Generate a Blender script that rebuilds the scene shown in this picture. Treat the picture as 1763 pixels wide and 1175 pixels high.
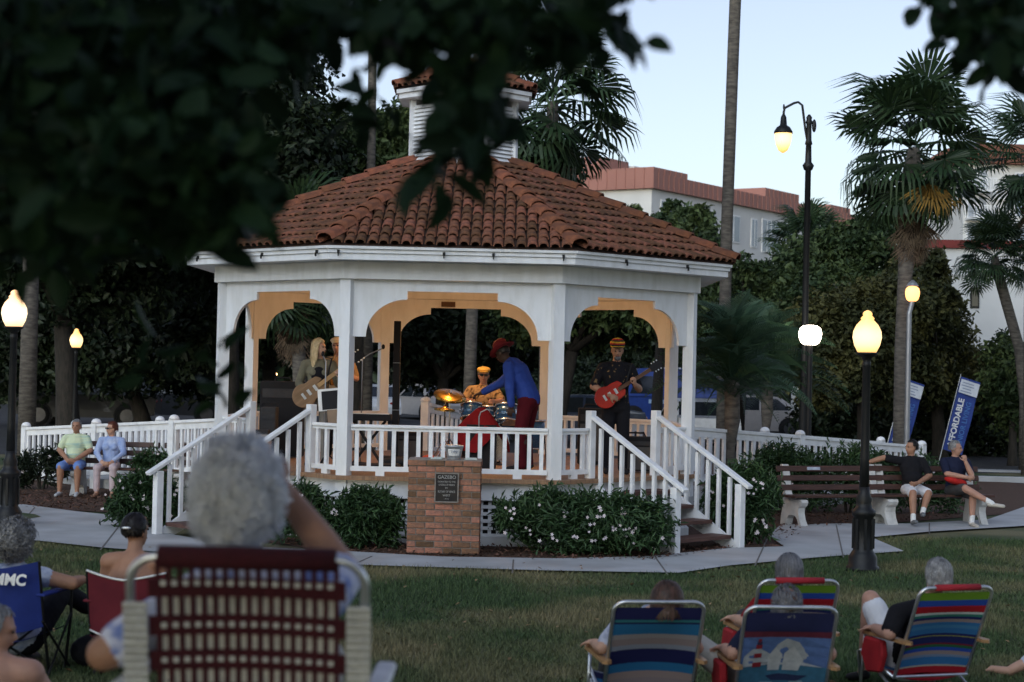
import bpy, bmesh, math, random
import numpy as np
from mathutils import Vector, Matrix

# ---------------------------------------------------------------- camera, sky, sun, exposure
for o in list(bpy.data.objects):
    bpy.data.objects.remove(o)
SC = bpy.context.scene
COL = SC.collection
PI = math.pi
FPX, PIT, ROL, CAMZ = 3000.0, 0.014, 0.0228, 2.25      # focal length (photo pixels), pitch, roll, eye height
PW, PH = 1763.0, 1175.0
cam = bpy.data.cameras.new('camera')
camo = bpy.data.objects.new('camera', cam)
COL.objects.link(camo)
cam.sensor_width = 36
cam.lens = FPX / PW * 36
cam.clip_end = 2000
cam.clip_start = 0.1
camo.matrix_world = Matrix.Translation((0, 0, CAMZ)) @ Matrix.Rotation(PI / 2 + PIT, 4, 'X') @ Matrix.Rotation(ROL, 4, 'Z')
cam.dof.use_dof = True
cam.dof.focus_distance = 22.5
cam.dof.aperture_fstop = 3.0
SC.camera = camo

SUN_EL, SUN_AZ = math.radians(13), math.radians(205)      # low evening light from behind the camera's left shoulder
world = bpy.data.worlds.new('World')
SC.world = world
world.use_nodes = True
wn = world.node_tree
sky = wn.nodes.new('ShaderNodeTexSky')
sky.sky_type = 'NISHITA'
sky.sun_disc = False
sky.sun_elevation = SUN_EL
sky.sun_rotation = SUN_AZ
sky.air_density = 1.0
sky.dust_density = 1.0
sky.ozone_density = 2.5
hsv = wn.nodes.new('ShaderNodeHueSaturation')
hsv.inputs['Saturation'].default_value = 0.66
hsv.inputs['Hue'].default_value = 0.522
wn.links.new(sky.outputs[0], hsv.inputs['Color'])
wn.links.new(hsv.outputs[0], wn.nodes['Background'].inputs[0])
wn.nodes['Background'].inputs[1].default_value = 0.142
sund = bpy.data.lights.new('sun', 'SUN')
sund.energy = 1.1
sund.angle = math.radians(60)
sund.color = (0.75, 0.88, 1.0)
suno = bpy.data.objects.new('sun', sund)
COL.objects.link(suno)
sd = Vector((math.sin(SUN_AZ) * math.cos(SUN_EL), math.cos(SUN_AZ) * math.cos(SUN_EL), math.sin(math.radians(36))))
suno.rotation_euler = sd.to_track_quat('Z', 'Y').to_euler()
suno.location = (0, -5, 12)
SC.view_settings.view_transform = 'Standard'
SC.view_settings.look = 'None'
SC.view_settings.exposure = 0.45
SC.view_settings.gamma = 1.0
SC.view_settings.use_curve_mapping = False
SC.render.engine = 'CYCLES'
SC.cycles.use_denoising = True
SC.cycles.max_bounces = 6
SC.cycles.diffuse_bounces = 3
SC.cycles.glossy_bounces = 3
SC.cycles.transparent_max_bounces = 6
SC.cycles.sample_clamp_indirect = 4.0

# ---------------------------------------------------------------- helpers
def ray(px, py):
    x, y = px - PW / 2, py - PH / 2
    c, s = math.cos(ROL), math.sin(ROL)
    xr, yr = x * c + y * s, -x * s + y * c
    up = -yr / FPX
    return Vector((xr / FPX, math.cos(PIT) - up * math.sin(PIT), math.sin(PIT) + up * math.cos(PIT)))
def U(px, py, Y):                    # the place at distance Y that the photograph shows at (px, py)
    d = ray(px, py)
    return Vector((d.x / d.y * Y, Y, CAMZ + d.z / d.y * Y))
def G(px, py, z=0.0):                # the place on the ground
    d = ray(px, py)
    t = (z - CAMZ) / d.z
    return Vector((d.x * t, d.y * t, z))

def setp(o, label=None, cat=None, group=None, kind=None):
    if label: o['label'] = label
    if cat: o['category'] = cat
    if group: o['group'] = group
    if kind: o['kind'] = kind
    return o
def empty(name, loc=(0, 0, 0), rz=0.0, label=None, cat=None, group=None):
    o = bpy.data.objects.new(name, None)
    COL.objects.link(o)
    o.location = loc
    o.rotation_euler = (0, 0, rz)
    o.empty_display_size = 0.1
    return setp(o, label, cat, group)
def link(name, me, parent=None, mtx=None):
    o = bpy.data.objects.new(name, me)
    COL.objects.link(o)
    if parent is not None: o.parent = parent
    if mtx is not None: o.matrix_basis = mtx
    return o

class MB:
    def __init__(s): s.v = []; s.f = []; s.m = []
    def add(s, vs, fs, mi=0):
        b = len(s.v)
        s.v += [tuple(v) for v in vs]
        s.f += [tuple(i + b for i in f) for f in fs]
        s.m += [mi] * len(fs)
        return s
    def box(s, c, d, R=None, mi=0):
        x, y, z = d[0] / 2, d[1] / 2, d[2] / 2
        vs = [Vector((a * x, b * y, e * z)) for e in (-1, 1) for a, b in ((-1, -1), (1, -1), (1, 1), (-1, 1))]
        c = Vector(c)
        vs = [(R @ v if R is not None else v) + c for v in vs]
        return s.add(vs, [(3, 2, 1, 0), (4, 5, 6, 7), (0, 1, 5, 4), (1, 2, 6, 5), (2, 3, 7, 6), (3, 0, 4, 7)], mi)
    def bar(s, a, b, w, h, up=(0, 0, 1), mi=0):          # rectangular bar, w sideways, h along up
        a, b = Vector(a), Vector(b)
        d = (b - a); L = d.length; d.normalize()
        u = Vector(up); sd_ = d.cross(u)
        if sd_.length < 1e-4: sd_ = d.cross(Vector((1, 0, 0)))
        sd_.normalize(); u = sd_.cross(d)
        R = Matrix((d, sd_, u)).transposed()
        return s.box((a + b) / 2, (L, w, h), R, mi)
    def tube(s, pts, rad, n=8, mi=0, cap=True):
        pts = [Vector(p) for p in pts]
        if not hasattr(rad, '__len__'): rad = [rad] * len(pts)
        vs, fs = [], []
        ref = Vector((0, 0, 1))
        prev = None
        for i, p in enumerate(pts):
            if i == 0: d = pts[1] - p
            elif i == len(pts) - 1: d = p - pts[i - 1]
            else: d = pts[i + 1] - pts[i - 1]
            d.normalize()
            if prev is None:
                a = d.cross(ref)
                if a.length < 0.05: a = d.cross(Vector((1, 0, 0)))
            else:
                a = prev - d * prev.dot(d)
                if a.length < 1e-4: a = d.cross(Vector((1, 0, 0)))
            a.normalize(); b = d.cross(a); prev = a
            for k in range(n):
                t = 2 * PI * k / n
                vs.append(p + (a * math.cos(t) + b * math.sin(t)) * rad[i])
        for i in range(len(pts) - 1):
            for k in range(n):
                fs.append((i * n + k, i * n + (k + 1) % n, (i + 1) * n + (k + 1) % n, (i + 1) * n + k))
        if cap:
            fs.append(tuple(range(n - 1, -1, -1)))
            fs.append(tuple(range((len(pts) - 1) * n, len(pts) * n)))
        return s.add(vs, fs, mi)
    def lathe(s, prof, n=16, o=(0, 0, 0), R=None, mi=0, sx=1.0, sy=1.0):   # prof: (radius, z) from bottom to top
        vs, fs = [], []
        o = Vector(o)
        for r, z in prof:
            for k in range(n):
                t = 2 * PI * k / n
                v = Vector((r * math.cos(t) * sx, r * math.sin(t) * sy, z))
                vs.append((R @ v if R is not None else v) + o)
        for i in range(len(prof) - 1):
            for k in range(n):
                fs.append((i * n + k, i * n + (k + 1) % n, (i + 1) * n + (k + 1) % n, (i + 1) * n + k))
        fs.append(tuple(range(n - 1, -1, -1)))
        fs.append(tuple(range((len(prof) - 1) * n, len(prof) * n)))
        return s.add(vs, fs, mi)
    def ball(s, c, r, n=10, R=None, mi=0):
        if not hasattr(r, '__len__'): r = (r, r, r)
        pr = [(max(1e-4, math.sin(PI * i / 8)), -math.cos(PI * i / 8)) for i in range(9)]
        m = MB().lathe(pr, n)
        vs = []
        for v in m.v:
            q = Vector((v[0] * r[0], v[1] * r[1], v[2] * r[2]))
            vs.append((R @ q if R is not None else q) + Vector(c))
        return s.add(vs, m.f, mi)
    def prism(s, poly, t, mtx=None, mi=0):               # 2D polygon in local x,z ; thickness t along y
        n = len(poly)
        vs = [Vector((x, -t / 2, z)) for x, z in poly] + [Vector((x, t / 2, z)) for x, z in poly]
        if mtx is not None: vs = [mtx @ v for v in vs]
        fs = [tuple(range(n)), tuple(range(2 * n - 1, n - 1, -1))]
        fs += [((i + 1) % n, i, i + n, (i + 1) % n + n) for i in range(n)]
        return s.add(vs, fs, mi)
    def mesh(s, name, mats, smooth=False):
        me = bpy.data.meshes.new(name)
        me.from_pydata(s.v, [], s.f)
        for m in (mats if isinstance(mats, (list, tuple)) else [mats]): me.materials.append(m)
        if max(s.m, default=0) > 0: me.polygons.foreach_set('material_index', s.m)
        if smooth:
            me.polygons.foreach_set('use_smooth', [True] * len(me.polygons))
        me.update()
        return me
    def build(s, name, mats, parent=None, smooth=False, mtx=None, bevel=0.0):
        me = s.mesh(name, mats, smooth)
        if bevel > 0:
            bm = bmesh.new(); bm.from_mesh(me)
            bmesh.ops.bevel(bm, geom=bm.edges[:], offset=bevel, segments=1, affect='EDGES', clamp_overlap=True)
            bm.to_mesh(me); bm.free()
        return link(name, me, parent, mtx)

def np_mesh(name, V, Fq, mats):       # V (n,3), Fq (m,k)
    me = bpy.data.meshes.new(name)
    V = np.ascontiguousarray(V, dtype=np.float32); Fq = np.ascontiguousarray(Fq, dtype=np.int32)
    k = Fq.shape[1]
    me.vertices.add(len(V)); me.vertices.foreach_set('co', V.ravel())
    me.loops.add(Fq.size); me.loops.foreach_set('vertex_index', Fq.ravel())
    me.polygons.add(len(Fq)); me.polygons.foreach_set('loop_start', np.arange(0, Fq.size, k, dtype=np.int32))
    for m in (mats if isinstance(mats, (list, tuple)) else [mats]): me.materials.append(m)
    me.update(calc_edges=True)
    return me

# ---------------------------------------------------------------- materials
MATS = {}
def mat(name, c, c2=None, scale=6.0, rough=0.65, metal=0.0, bump=0.0, bscale=40.0, rnd=0.0, spec=0.3, coat=0.0, stretch=None, lo=0.35, hi=0.65, isl=0.0, trans=0.0):
    if name in MATS: return MATS[name]
    m = bpy.data.materials.new(name); m.use_nodes = True
    nt = m.node_tree; N = nt.nodes; L = nt.links
    P = N['Principled BSDF']
    P.inputs['Roughness'].default_value = rough
    P.inputs['Metallic'].default_value = metal
    P.inputs['Specular IOR Level'].default_value = spec
    P.inputs['Coat Weight'].default_value = coat
    tc = N.new('ShaderNodeTexCoord')
    src = tc.outputs['Object']
    if stretch:
        mp = N.new('ShaderNodeMapping'); mp.inputs['Scale'].default_value = stretch
        L.new(src, mp.inputs['Vector']); src = mp.outputs[0]
    c2 = c2 or tuple(x * 0.82 for x in c)
    nz = N.new('ShaderNodeTexNoise'); nz.inputs['Scale'].default_value = scale; nz.inputs['Detail'].default_value = 5
    L.new(src, nz.inputs['Vector'])
    cr = N.new('ShaderNodeValToRGB')
    cr.color_ramp.elements[0].position = lo; cr.color_ramp.elements[1].position = hi
    cr.color_ramp.elements[0].color = (*c, 1); cr.color_ramp.elements[1].color = (*c2, 1)
    L.new(nz.outputs['Fac'], cr.inputs[0])
    out = cr.outputs[0]
    if rnd or isl:
        if isl:
            g = N.new('ShaderNodeNewGeometry'); ro = g.outputs['Random Per Island']; amt = isl
        else:
            oi = N.new('ShaderNodeObjectInfo'); ro = oi.outputs['Random']; amt = rnd
        mr = N.new('ShaderNodeMapRange'); mr.inputs['To Min'].default_value = 1 - amt; mr.inputs['To Max'].default_value = 1 + amt
        L.new(ro, mr.inputs['Value'])
        hs = N.new('ShaderNodeHueSaturation')
        L.new(out, hs.inputs['Color']); L.new(mr.outputs[0], hs.inputs['Value'])
        mh = N.new('ShaderNodeMapRange'); mh.inputs['To Min'].default_value = 0.5 + amt * 0.03; mh.inputs['To Max'].default_value = 0.5 - amt * 0.03
        L.new(ro, mh.inputs['Value']); L.new(mh.outputs[0], hs.inputs['Hue'])
        out = hs.outputs[0]
    L.new(out, P.inputs['Base Color'])
    if bump:
        nb = N.new('ShaderNodeTexNoise'); nb.inputs['Scale'].default_value = bscale; nb.inputs['Detail'].default_value = 4
        L.new(src, nb.inputs['Vector'])
        bp = N.new('ShaderNodeBump'); bp.inputs['Strength'].default_value = bump; bp.inputs['Distance'].default_value = 0.02
        L.new(nb.outputs['Fac'], bp.inputs['Height']); L.new(bp.outputs[0], P.inputs['Normal'])
    if trans:
        tr = N.new('ShaderNodeBsdfTranslucent'); L.new(out, tr.inputs['Color'])
        mx = N.new('ShaderNodeMixShader'); mx.inputs[0].default_value = trans
        L.new(P.outputs[0], mx.inputs[1]); L.new(tr.outputs[0], mx.inputs[2])
        L.new(mx.outputs[0], N['Material Output'].inputs['Surface'])
    MATS[name] = m
    return m
def emit(name, c, s):
    m = bpy.data.materials.new(name); m.use_nodes = True
    P = m.node_tree.nodes['Principled BSDF']
    P.inputs['Base Color'].default_value = (*c, 1); P.inputs['Emission Color'].default_value = (*c, 1)
    P.inputs['Emission Strength'].default_value = s
    MATS[name] = m
    return m
def stripes(name, stops, length, rough=0.85):             # woven stripes along local Y
    m = bpy.data.materials.new(name); m.use_nodes = True
    N = m.node_tree.nodes; L = m.node_tree.links; P = N['Principled BSDF']
    P.inputs['Roughness'].default_value = rough; P.inputs['Specular IOR Level'].default_value = 0.15
    tc = N.new('ShaderNodeTexCoord'); sp = N.new('ShaderNodeSeparateXYZ'); L.new(tc.outputs['Object'], sp.inputs[0])
    dv = N.new('ShaderNodeMath'); dv.operation = 'DIVIDE'; dv.inputs[1].default_value = length
    nz = N.new('ShaderNodeTexNoise'); nz.inputs['Scale'].default_value = 180
    L.new(tc.outputs['Object'], nz.inputs['Vector'])
    ad = N.new('ShaderNodeMath'); ad.operation = 'MULTIPLY_ADD'; ad.inputs[1].default_value = 0.012; L.new(nz.outputs['Fac'], ad.inputs[0])
    L.new(sp.outputs['Y'], dv.inputs[0]); L.new(dv.outputs[0], ad.inputs[2])
    cr = N.new('ShaderNodeValToRGB'); cr.color_ramp.interpolation = 'CONSTANT'
    e = cr.color_ramp.elements
    e[0].position = 0; e[0].color = (*stops[0][1], 1); e[1].position = stops[1][0]; e[1].color = (*stops[1][1], 1)
    for p, c in stops[2:]:
        q = e.new(p); q.color = (*c, 1)
    L.new(ad.outputs[0], cr.inputs[0]); L.new(cr.outputs[0], P.inputs['Base Color'])
    return m

m_white = mat('white_paint', (0.80, 0.81, 0.82), (0.64, 0.64, 0.62), scale=3.0, rough=0.6, bump=0.18, bscale=25, lo=0.42, hi=0.9, stretch=(2.5, 2.5, 0.7))
m_white2 = mat('white_rail_paint', (0.82, 0.83, 0.84), (0.60, 0.60, 0.59), scale=6, rough=0.55, bump=0.12, bscale=30, lo=0.42, hi=0.9)
m_tile = mat('terracotta_tile', (0.225, 0.090, 0.044), (0.085, 0.043, 0.030), scale=14, rough=0.85, bump=0.35, bscale=60, rnd=0.38, lo=0.3, hi=0.72)
m_tilej = mat('terracotta_tile_mass', (0.215, 0.086, 0.043), (0.085, 0.043, 0.03), scale=9, rough=0.85, bump=0.35, bscale=60, isl=0.35, lo=0.3, hi=0.7)
m_cap = mat('terracotta_ridge', (0.26, 0.092, 0.044), (0.14, 0.056, 0.034), scale=9, rough=0.85, bump=0.3, bscale=50, rnd=0.2)
m_pan = mat('roof_pan', (0.09, 0.05, 0.035), (0.05, 0.035, 0.03), scale=12, rough=0.95)
m_deck = mat('deck_wood', (0.34, 0.20, 0.11), (0.22, 0.13, 0.08), scale=5, rough=0.6, stretch=(14, 1, 1))
m_tread = mat('stained_tread', (0.13, 0.065, 0.05), (0.08, 0.042, 0.035), scale=6, rough=0.6, stretch=(1, 12, 6))
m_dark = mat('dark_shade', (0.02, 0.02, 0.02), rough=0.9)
m_brick = mat('brick', (0.34, 0.16, 0.09), (0.19, 0.11, 0.075), scale=16, rough=0.9, bump=0.4, bscale=70, rnd=0.5)
m_mortar = mat('mortar', (0.27, 0.24, 0.21), (0.19, 0.17, 0.15), scale=30, rough=0.95)
m_plaque = mat('bronze_plaque', (0.025, 0.024, 0.028), (0.04, 0.036, 0.034), rough=0.4, metal=0.6)
m_plaquetext = mat('plaque_lettering', (0.42, 0.42, 0.42), rough=0.4, metal=0.3)
m_galv = mat('galvanised', (0.62, 0.64, 0.66), (0.45, 0.47, 0.5), scale=18, rough=0.35, metal=0.7)
m_paper = mat('paper_white', (0.78, 0.78, 0.76), rough=0.8)
m_ink = mat('ink', (0.10, 0.12, 0.2), rough=0.8)
m_black = mat('black_iron', (0.007, 0.008, 0.009), (0.011, 0.011, 0.011), rough=0.45, spec=0.3)
m_blackm = mat('black_matte', (0.015, 0.015, 0.017), rough=0.8)
m_alu = mat('aluminium_tube', (0.68, 0.70, 0.72), (0.56, 0.58, 0.6), scale=20, rough=0.3, metal=0.85)
m_steel = mat('grey_steel', (0.33, 0.34, 0.36), rough=0.45, metal=0.6)
m_conc = mat('concrete_walk', (0.44, 0.45, 0.455), (0.27, 0.27, 0.265), scale=1.1, rough=0.9, bump=0.25, bscale=60, lo=0.38, hi=0.78)
m_concw = mat('cast_concrete', (0.62, 0.61, 0.58), (0.48, 0.47, 0.45), scale=8, rough=0.85, bump=0.2, bscale=40)
m_mulch = mat('bark_mulch', (0.115, 0.062, 0.038), (0.05, 0.03, 0.022), scale=30, rough=0.95, bump=1.0, bscale=45)
m_asph = mat('asphalt', (0.055, 0.056, 0.058), (0.04, 0.04, 0.042), scale=3, rough=0.9, bump=0.3, bscale=90)
m_slat = mat('brown_slat', (0.085, 0.04, 0.03), (0.05, 0.026, 0.02), scale=4, rough=0.5, stretch=(1, 10, 10))
m_leaf = mat('oleander_leaf', (0.035, 0.075, 0.028), (0.05, 0.10, 0.038), scale=2, rough=0.45, isl=0.4, trans=0.15)
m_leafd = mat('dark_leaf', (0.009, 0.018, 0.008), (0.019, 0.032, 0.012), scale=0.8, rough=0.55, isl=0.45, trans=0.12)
m_leafm = mat('mid_leaf', (0.034, 0.062, 0.024), (0.10, 0.14, 0.046), scale=0.7, lo=0.42, hi=0.66, rough=0.55, isl=0.45, trans=0.2)
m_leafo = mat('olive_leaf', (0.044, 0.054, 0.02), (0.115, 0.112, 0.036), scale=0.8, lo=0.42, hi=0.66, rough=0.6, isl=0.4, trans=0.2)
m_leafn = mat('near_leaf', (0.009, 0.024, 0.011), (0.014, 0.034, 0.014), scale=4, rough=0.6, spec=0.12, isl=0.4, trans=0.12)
m_palm = mat('fan_palm_leaf', (0.026, 0.056, 0.026), (0.044, 0.074, 0.030), scale=2, rough=0.45, rnd=0.3, trans=0.18)
m_palmy = mat('yellowed_frond', (0.30, 0.17, 0.03), (0.16, 0.10, 0.03), scale=4, rough=0.7, trans=0.2)
m_dead = mat('dead_frond', (0.14, 0.10, 0.065), (0.085, 0.06, 0.042), scale=5, rough=0.9, rnd=0.3)
m_feather = mat('date_palm_leaf', (0.034, 0.08, 0.046), (0.052, 0.098, 0.05), scale=2, rough=0.5, rnd=0.25, trans=0.15)
m_ptrunk = mat('palm_bark', (0.15, 0.135, 0.115), (0.07, 0.062, 0.055), scale=3, rough=0.95, bump=0.7, bscale=14, stretch=(2, 2, 7))
m_bark = mat('tree_bark', (0.04, 0.033, 0.027), (0.022, 0.02, 0.016), scale=6, rough=0.95, bump=0.8, bscale=16, stretch=(3, 3, 0.8))
m_flower = mat('white_blossom', (0.78, 0.72, 0.72), (0.7, 0.6, 0.62), scale=9, rough=0.7)
m_glass = mat('dark_glass', (0.02, 0.025, 0.03), rough=0.08, spec=0.6)
m_winglass = mat('window_glass', (0.16, 0.20, 0.26), (0.24, 0.28, 0.34), scale=1.2, rough=0.15, spec=0.6)
m_rubber = mat('tyre_rubber', (0.012, 0.012, 0.012), rough=0.85)
m_rimm = mat('alloy_rim', (0.12, 0.12, 0.13), rough=0.35, metal=0.7)
def globe_mat(name, core, rim, R):                  # frosted acorn: hottest round the bulb at its middle, deeper colour towards the ends
    m = emit(name, core, 1.0); N = m.node_tree.nodes; L = m.node_tree.links; P = N['Principled BSDF']
    tc = N.new('ShaderNodeTexCoord'); sp = N.new('ShaderNodeSeparateXYZ'); L.new(tc.outputs['Object'], sp.inputs[0])
    ab = N.new('ShaderNodeMath'); ab.operation = 'ABSOLUTE'; L.new(sp.outputs['Z'], ab.inputs[0])
    mr = N.new('ShaderNodeMapRange'); mr.interpolation_type = 'SMOOTHSTEP'; mr.inputs['From Min'].default_value = 0.0; mr.inputs['From Max'].default_value = R; L.new(ab.outputs[0], mr.inputs['Value'])
    cr = N.new('ShaderNodeValToRGB'); cr.color_ramp.elements[0].color = (*core, 1); cr.color_ramp.elements[1].color = (*rim, 1); L.new(mr.outputs[0], cr.inputs[0]); L.new(cr.outputs[0], P.inputs['Emission Color'])
    P.inputs['Emission Strength'].default_value = 1.25
    return m
m_globe = globe_mat('lit_globe', (1.0, 0.74, 0.36), (0.80, 0.36, 0.07), 0.24)
m_globew = globe_mat('lit_globe_pale', (1.0, 0.80, 0.52), (0.95, 0.48, 0.18), 0.26)
m_hot = emit('lit_lantern_white', (1.0, 0.86, 0.72), 9.0)
m_amber = emit('lit_lantern_amber', (1.0, 0.44, 0.14), 2.2)
m_warmbulb = emit('warm_bulb', (1.0, 0.55, 0.22), 12.0)
def mg_ground():
    m = mat('lawn', (0.046, 0.072, 0.030), (0.17, 0.155, 0.085), scale=0.5, rough=0.95, bump=0.6, bscale=120, lo=0.40, hi=0.62)
    return m
m_lawn = mg_ground()
m_blade = mat('grass_blade', (0.062, 0.104, 0.040), (0.22, 0.195, 0.10), scale=0.5, rough=0.7, isl=0.5, trans=0.15, lo=0.45, hi=0.66)
# ---------------------------------------------------------------- the setting
def sstep(t): t = min(1, max(0, t)); return t * t * (3 - 2 * t)
def gz(x, y): return 0.8 * sstep((9.6 - y) / 4.2)
def ground():
    xs = np.concatenate([[-400, -150, -60, -30], np.linspace(-16, 16, 65), [30, 60, 150, 400]])
    ys = np.concatenate([[-200, -60, -20, -6], np.linspace(0, 30, 91), [36, 50, 80, 160, 400, 900]])
    V = [(x, y, gz(x, y)) for y in ys for x in xs]
    nx = len(xs)
    Fq = [(j * nx + i, j * nx + i + 1, (j + 1) * nx + i + 1, (j + 1) * nx + i) for j in range(len(ys) - 1) for i in range(nx - 1)]
    o = link('ground', np_mesh('ground', np.array(V), np.array(Fq), m_lawn)); setp(o, 'patchy park lawn of green and straw dry grass', 'lawn', kind='structure')
ground()
def sheet(name, pts, z, m, label, cat, thick=0.0):
    bm = bmesh.new()
    vs = [bm.verts.new((p[0], p[1], z)) for p in pts]
    f = bm.faces.new(vs)
    if f.normal.z < 0: f.normal_flip()
    bmesh.ops.triangulate(bm, faces=[f])
    me = bpy.data.meshes.new(name); bm.to_mesh(me); bm.free(); me.materials.append(m)
    o = link(name, me); setp(o, label, cat, kind='structure')
    return o
def gp(*pp): return [G(x, y)[:2] for x, y in pp]
# mulch beds, then the walk above them
sheet('mulch_bed', gp((-60, 872), (60, 877), (150, 882), (240, 886), (330, 905), (420, 930), (600, 955), (840, 964), (1110, 970), (1260, 948), (1345, 945), (1390, 912), (1560, 900), (1763, 884), (1850, 880), (1800, 838), (1600, 818), (1320, 800), (900, 800), (420, 795), (60, 822), (-60, 826)), 0.012, m_mulch, 'brown bark mulch around the bandstand and benches', 'mulch')
walk_pts = gp((-120, 872), (40, 872), (130, 884), (215, 893), (300, 925), (420, 945), (590, 953), (760, 963), (960, 966), (1120, 962), (1250, 948), (1350, 945), (1322, 925), (1345, 907), (1440, 905), (1560, 905), (1700, 898), (1763, 876), (1900, 868), (1900, 905), (1763, 909), (1600, 919), (1500, 929), (1556, 953), (1407, 964), (1257, 978), (1169, 991), (940, 987), (640, 978), (420, 966), (173, 947), (63, 935), (-20, 930), (-120, 925))
sheet('pavement', walk_pts, 0.03, m_conc, 'pale concrete walk curving in front of the bandstand', 'pavement')
jm = MB()
for a, b in (((215, 893), (173, 947)), ((884, 964), (882, 987)), ((640, 958), (600, 976)), ((1322, 925), (1300, 974)), ((1440, 905), (1452, 960)), ((1600, 901), (1600, 919)), ((420, 945), (350, 961)), ((60, 874), (10, 931)), ((1130, 962), (1150, 990))):
    jm.bar(G(*a, 0.0312), G(*b, 0.0312), 0.018, 0.006)
o = jm.build('pavement_joint', mat('joint_dirt', (0.16, 0.15, 0.14), rough=0.95)); setp(o, 'dark score joints across the pale concrete walk', 'joint', kind='structure')
island = sheet('grass_island', gp((-60, 886), (20, 885), (60, 890), (70, 894), (40, 899), (-60, 903)), 0.036, m_lawn, 'small tuft of lawn round the foot of the lamp post', 'lawn')
sheet('road', [(6.9, 32.7), (40, 30.5), (40, 35.2), (7.4, 37.2)], 0.008, m_asph, 'grey street seen past the benches', 'road')
sheet('parking_lot', [(-45, 39), (7.5, 39), (40, 52), (40, 78), (-45, 78)], 0.006, m_asph, 'dark asphalt parking area behind the bandstand', 'road')
o = MB().bar((7.4, 37.3, 0.06), (40, 35.3, 0.06), 0.16, 0.13).build('kerb', m_conc, bevel=0.01); setp(o, 'pale concrete kerb along the far side of the street', 'kerb', kind='structure')
o = MB().bar((8.5, 41.3, 0.02), (40, 39.6, 0.02), 0.5, 0.05).build('path', m_conc); setp(o, 'thin pale path across the far verge', 'path', kind='structure')

# ---------------------------------------------------------------- the gazebo
GX, GY = -0.748, 24.742
SP, SBM, SE = 2.6, 2.706, 3.012            # octagon sides: posts, beam, eave
ZD, ZR, ZB, ZEB, ZE = 0.846, 1.478, 3.278, 3.492, 3.655
T8 = math.tan(PI / 8)
gaz = empty('gazebo', (GX, GY, 0), 0, 'white octagonal bandstand gazebo with terracotta tiled roof and louvred cupola', 'gazebo')
def ov(k, s, z):
    R = s / 2 / math.sin(PI / 8); a = -PI / 2 - PI / 8 + k * PI / 4
    return Vector((R * math.cos(a), R * math.sin(a), z))
def face(k, apo, z=0.0):                    # local x along the face, y outward, z up
    a = -PI / 2 + k * PI / 4
    n = Vector((math.cos(a), math.sin(a), 0)); t = Vector((-math.sin(a), math.cos(a), 0))
    return Matrix.Translation(n * apo + Vector((0, 0, z))) @ Matrix(((t.x, n.x, 0, 0), (t.y, n.y, 0, 0), (0, 0, 1, 0), (0, 0, 0, 1)))
def octring(mb, s0, s1, z0, z1):            # closed ring, s0 inner side, s1 outer side
    n = 8
    vs = [ov(k, s, z) for s, z in ((s0, z0), (s1, z0), (s1, z1), (s0, z1)) for k in range(n)]
    fs = []
    for a, b in ((0, 1), (1, 2), (2, 3), (3, 0)):
        for k in range(n):
            fs.append((a * n + k, a * n + (k + 1) % n, b * n + (k + 1) % n, b * n + k))
    return mb.add(vs, fs)
def octslab(mb, s, z0, z1):
    vs = [ov(k, s, z0) for k in range(8)] + [ov(k, s, z1) for k in range(8)]
    return mb.add(vs, [tuple(range(7, -1, -1)), tuple(range(8, 16))] + [(k, (k + 1) % 8, (k + 1) % 8 + 8, k + 8) for k in range(8)])
AP = SP / 2 / T8                            # apothem of the post ring
octslab(MB(), SP + 0.14, ZD - 0.05, ZD).build('deck_floor', m_deck, gaz)
octring(MB(), SP - 0.1, SP + 0.05, ZD - 0.27, ZD - 0.052).build('skirt_board', m_white, gaz)
octring(MB(), SP - 0.1, SP + 0.03, 0.0, 0.13).build('base_board', m_white, gaz)
octslab(MB(), SP - 0.14, 0.02, ZD - 0.06).build('underdeck_shade', m_dark, gaz)  # dark block whose colour stands in for shade behind the lattice
# lattice panels of square holes
lat = MB()
w2 = SP / 2 - 0.05
nx = 24
for i in range(nx + 1): lat.box((-w2 + 2 * w2 * i / nx, 0, 0.36), (0.042, 0.012, 0.47))
for j in range(6): lat.box((0, 0.013, 0.14 + 0.088 * j), (2 * w2, 0.012, 0.042))
lme = lat.mesh('lattice', m_white2)
for k in (7, 0, 1, 2, 6): link('lattice', lme, gaz, face(k, AP - 0.02))
# posts, arched headers, beam, eave
pme = MB().box((0, 0, (ZD - 0.3 + ZB) / 2), (0.145, 0.145, ZB - ZD + 0.3)).mesh('post', m_white)
for k in range(8):
    p = ov(k, SP, 0)
    link('post', pme, gaz, Matrix.Translation(p) @ Matrix.Rotation(math.atan2(p.y, p.x), 4, 'Z'))
hw = SP / 2 - 0.045
def arch_poly():
    L = []
    xi = 1.065; xt = 0.56; z0, z1, z2 = 2.565, 3.035, 3.14
    pts = [(-hw, ZB - 0.003), (-hw, z0), (-xi, z0)]
    for i in range(15):
        t = PI / 2 * i / 14
        pts.append((-xi + (xi - xt) * (1 - math.cos(t)), z0 + 0.015 + (z1 - z0 - 0.015) * math.sin(t)))
    pts += [(-xt, z2)]
    return pts + [(-x, z) for x, z in pts[::-1]]
def strip_prism(left, t, zt):               # the arch outline as quads against its top line
    mb = MB()
    n = len(left)
    for i in range(n - 1):
        (x0, z0), (x1, z1) = left[i], left[i + 1]
        mb.add([(x0, -t / 2, z0), (x1, -t / 2, z1), (x1, t / 2, z1), (x0, t / 2, z0)], [(0, 1, 2, 3)])
        if abs(x1 - x0) > 1e-6:
            for y, fl in ((-t / 2, 0), (t / 2, 1)):
                q = [(x0, y, z0), (x1, y, z1), (x1, y, zt), (x0, y, zt)]
                mb.add(q, [(0, 1, 2, 3) if fl else (3, 2, 1, 0)])
    return mb
ame = strip_prism(arch_poly()[1:-1], 0.04, ZB - 0.003).mesh('arched_header', m_white)
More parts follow.
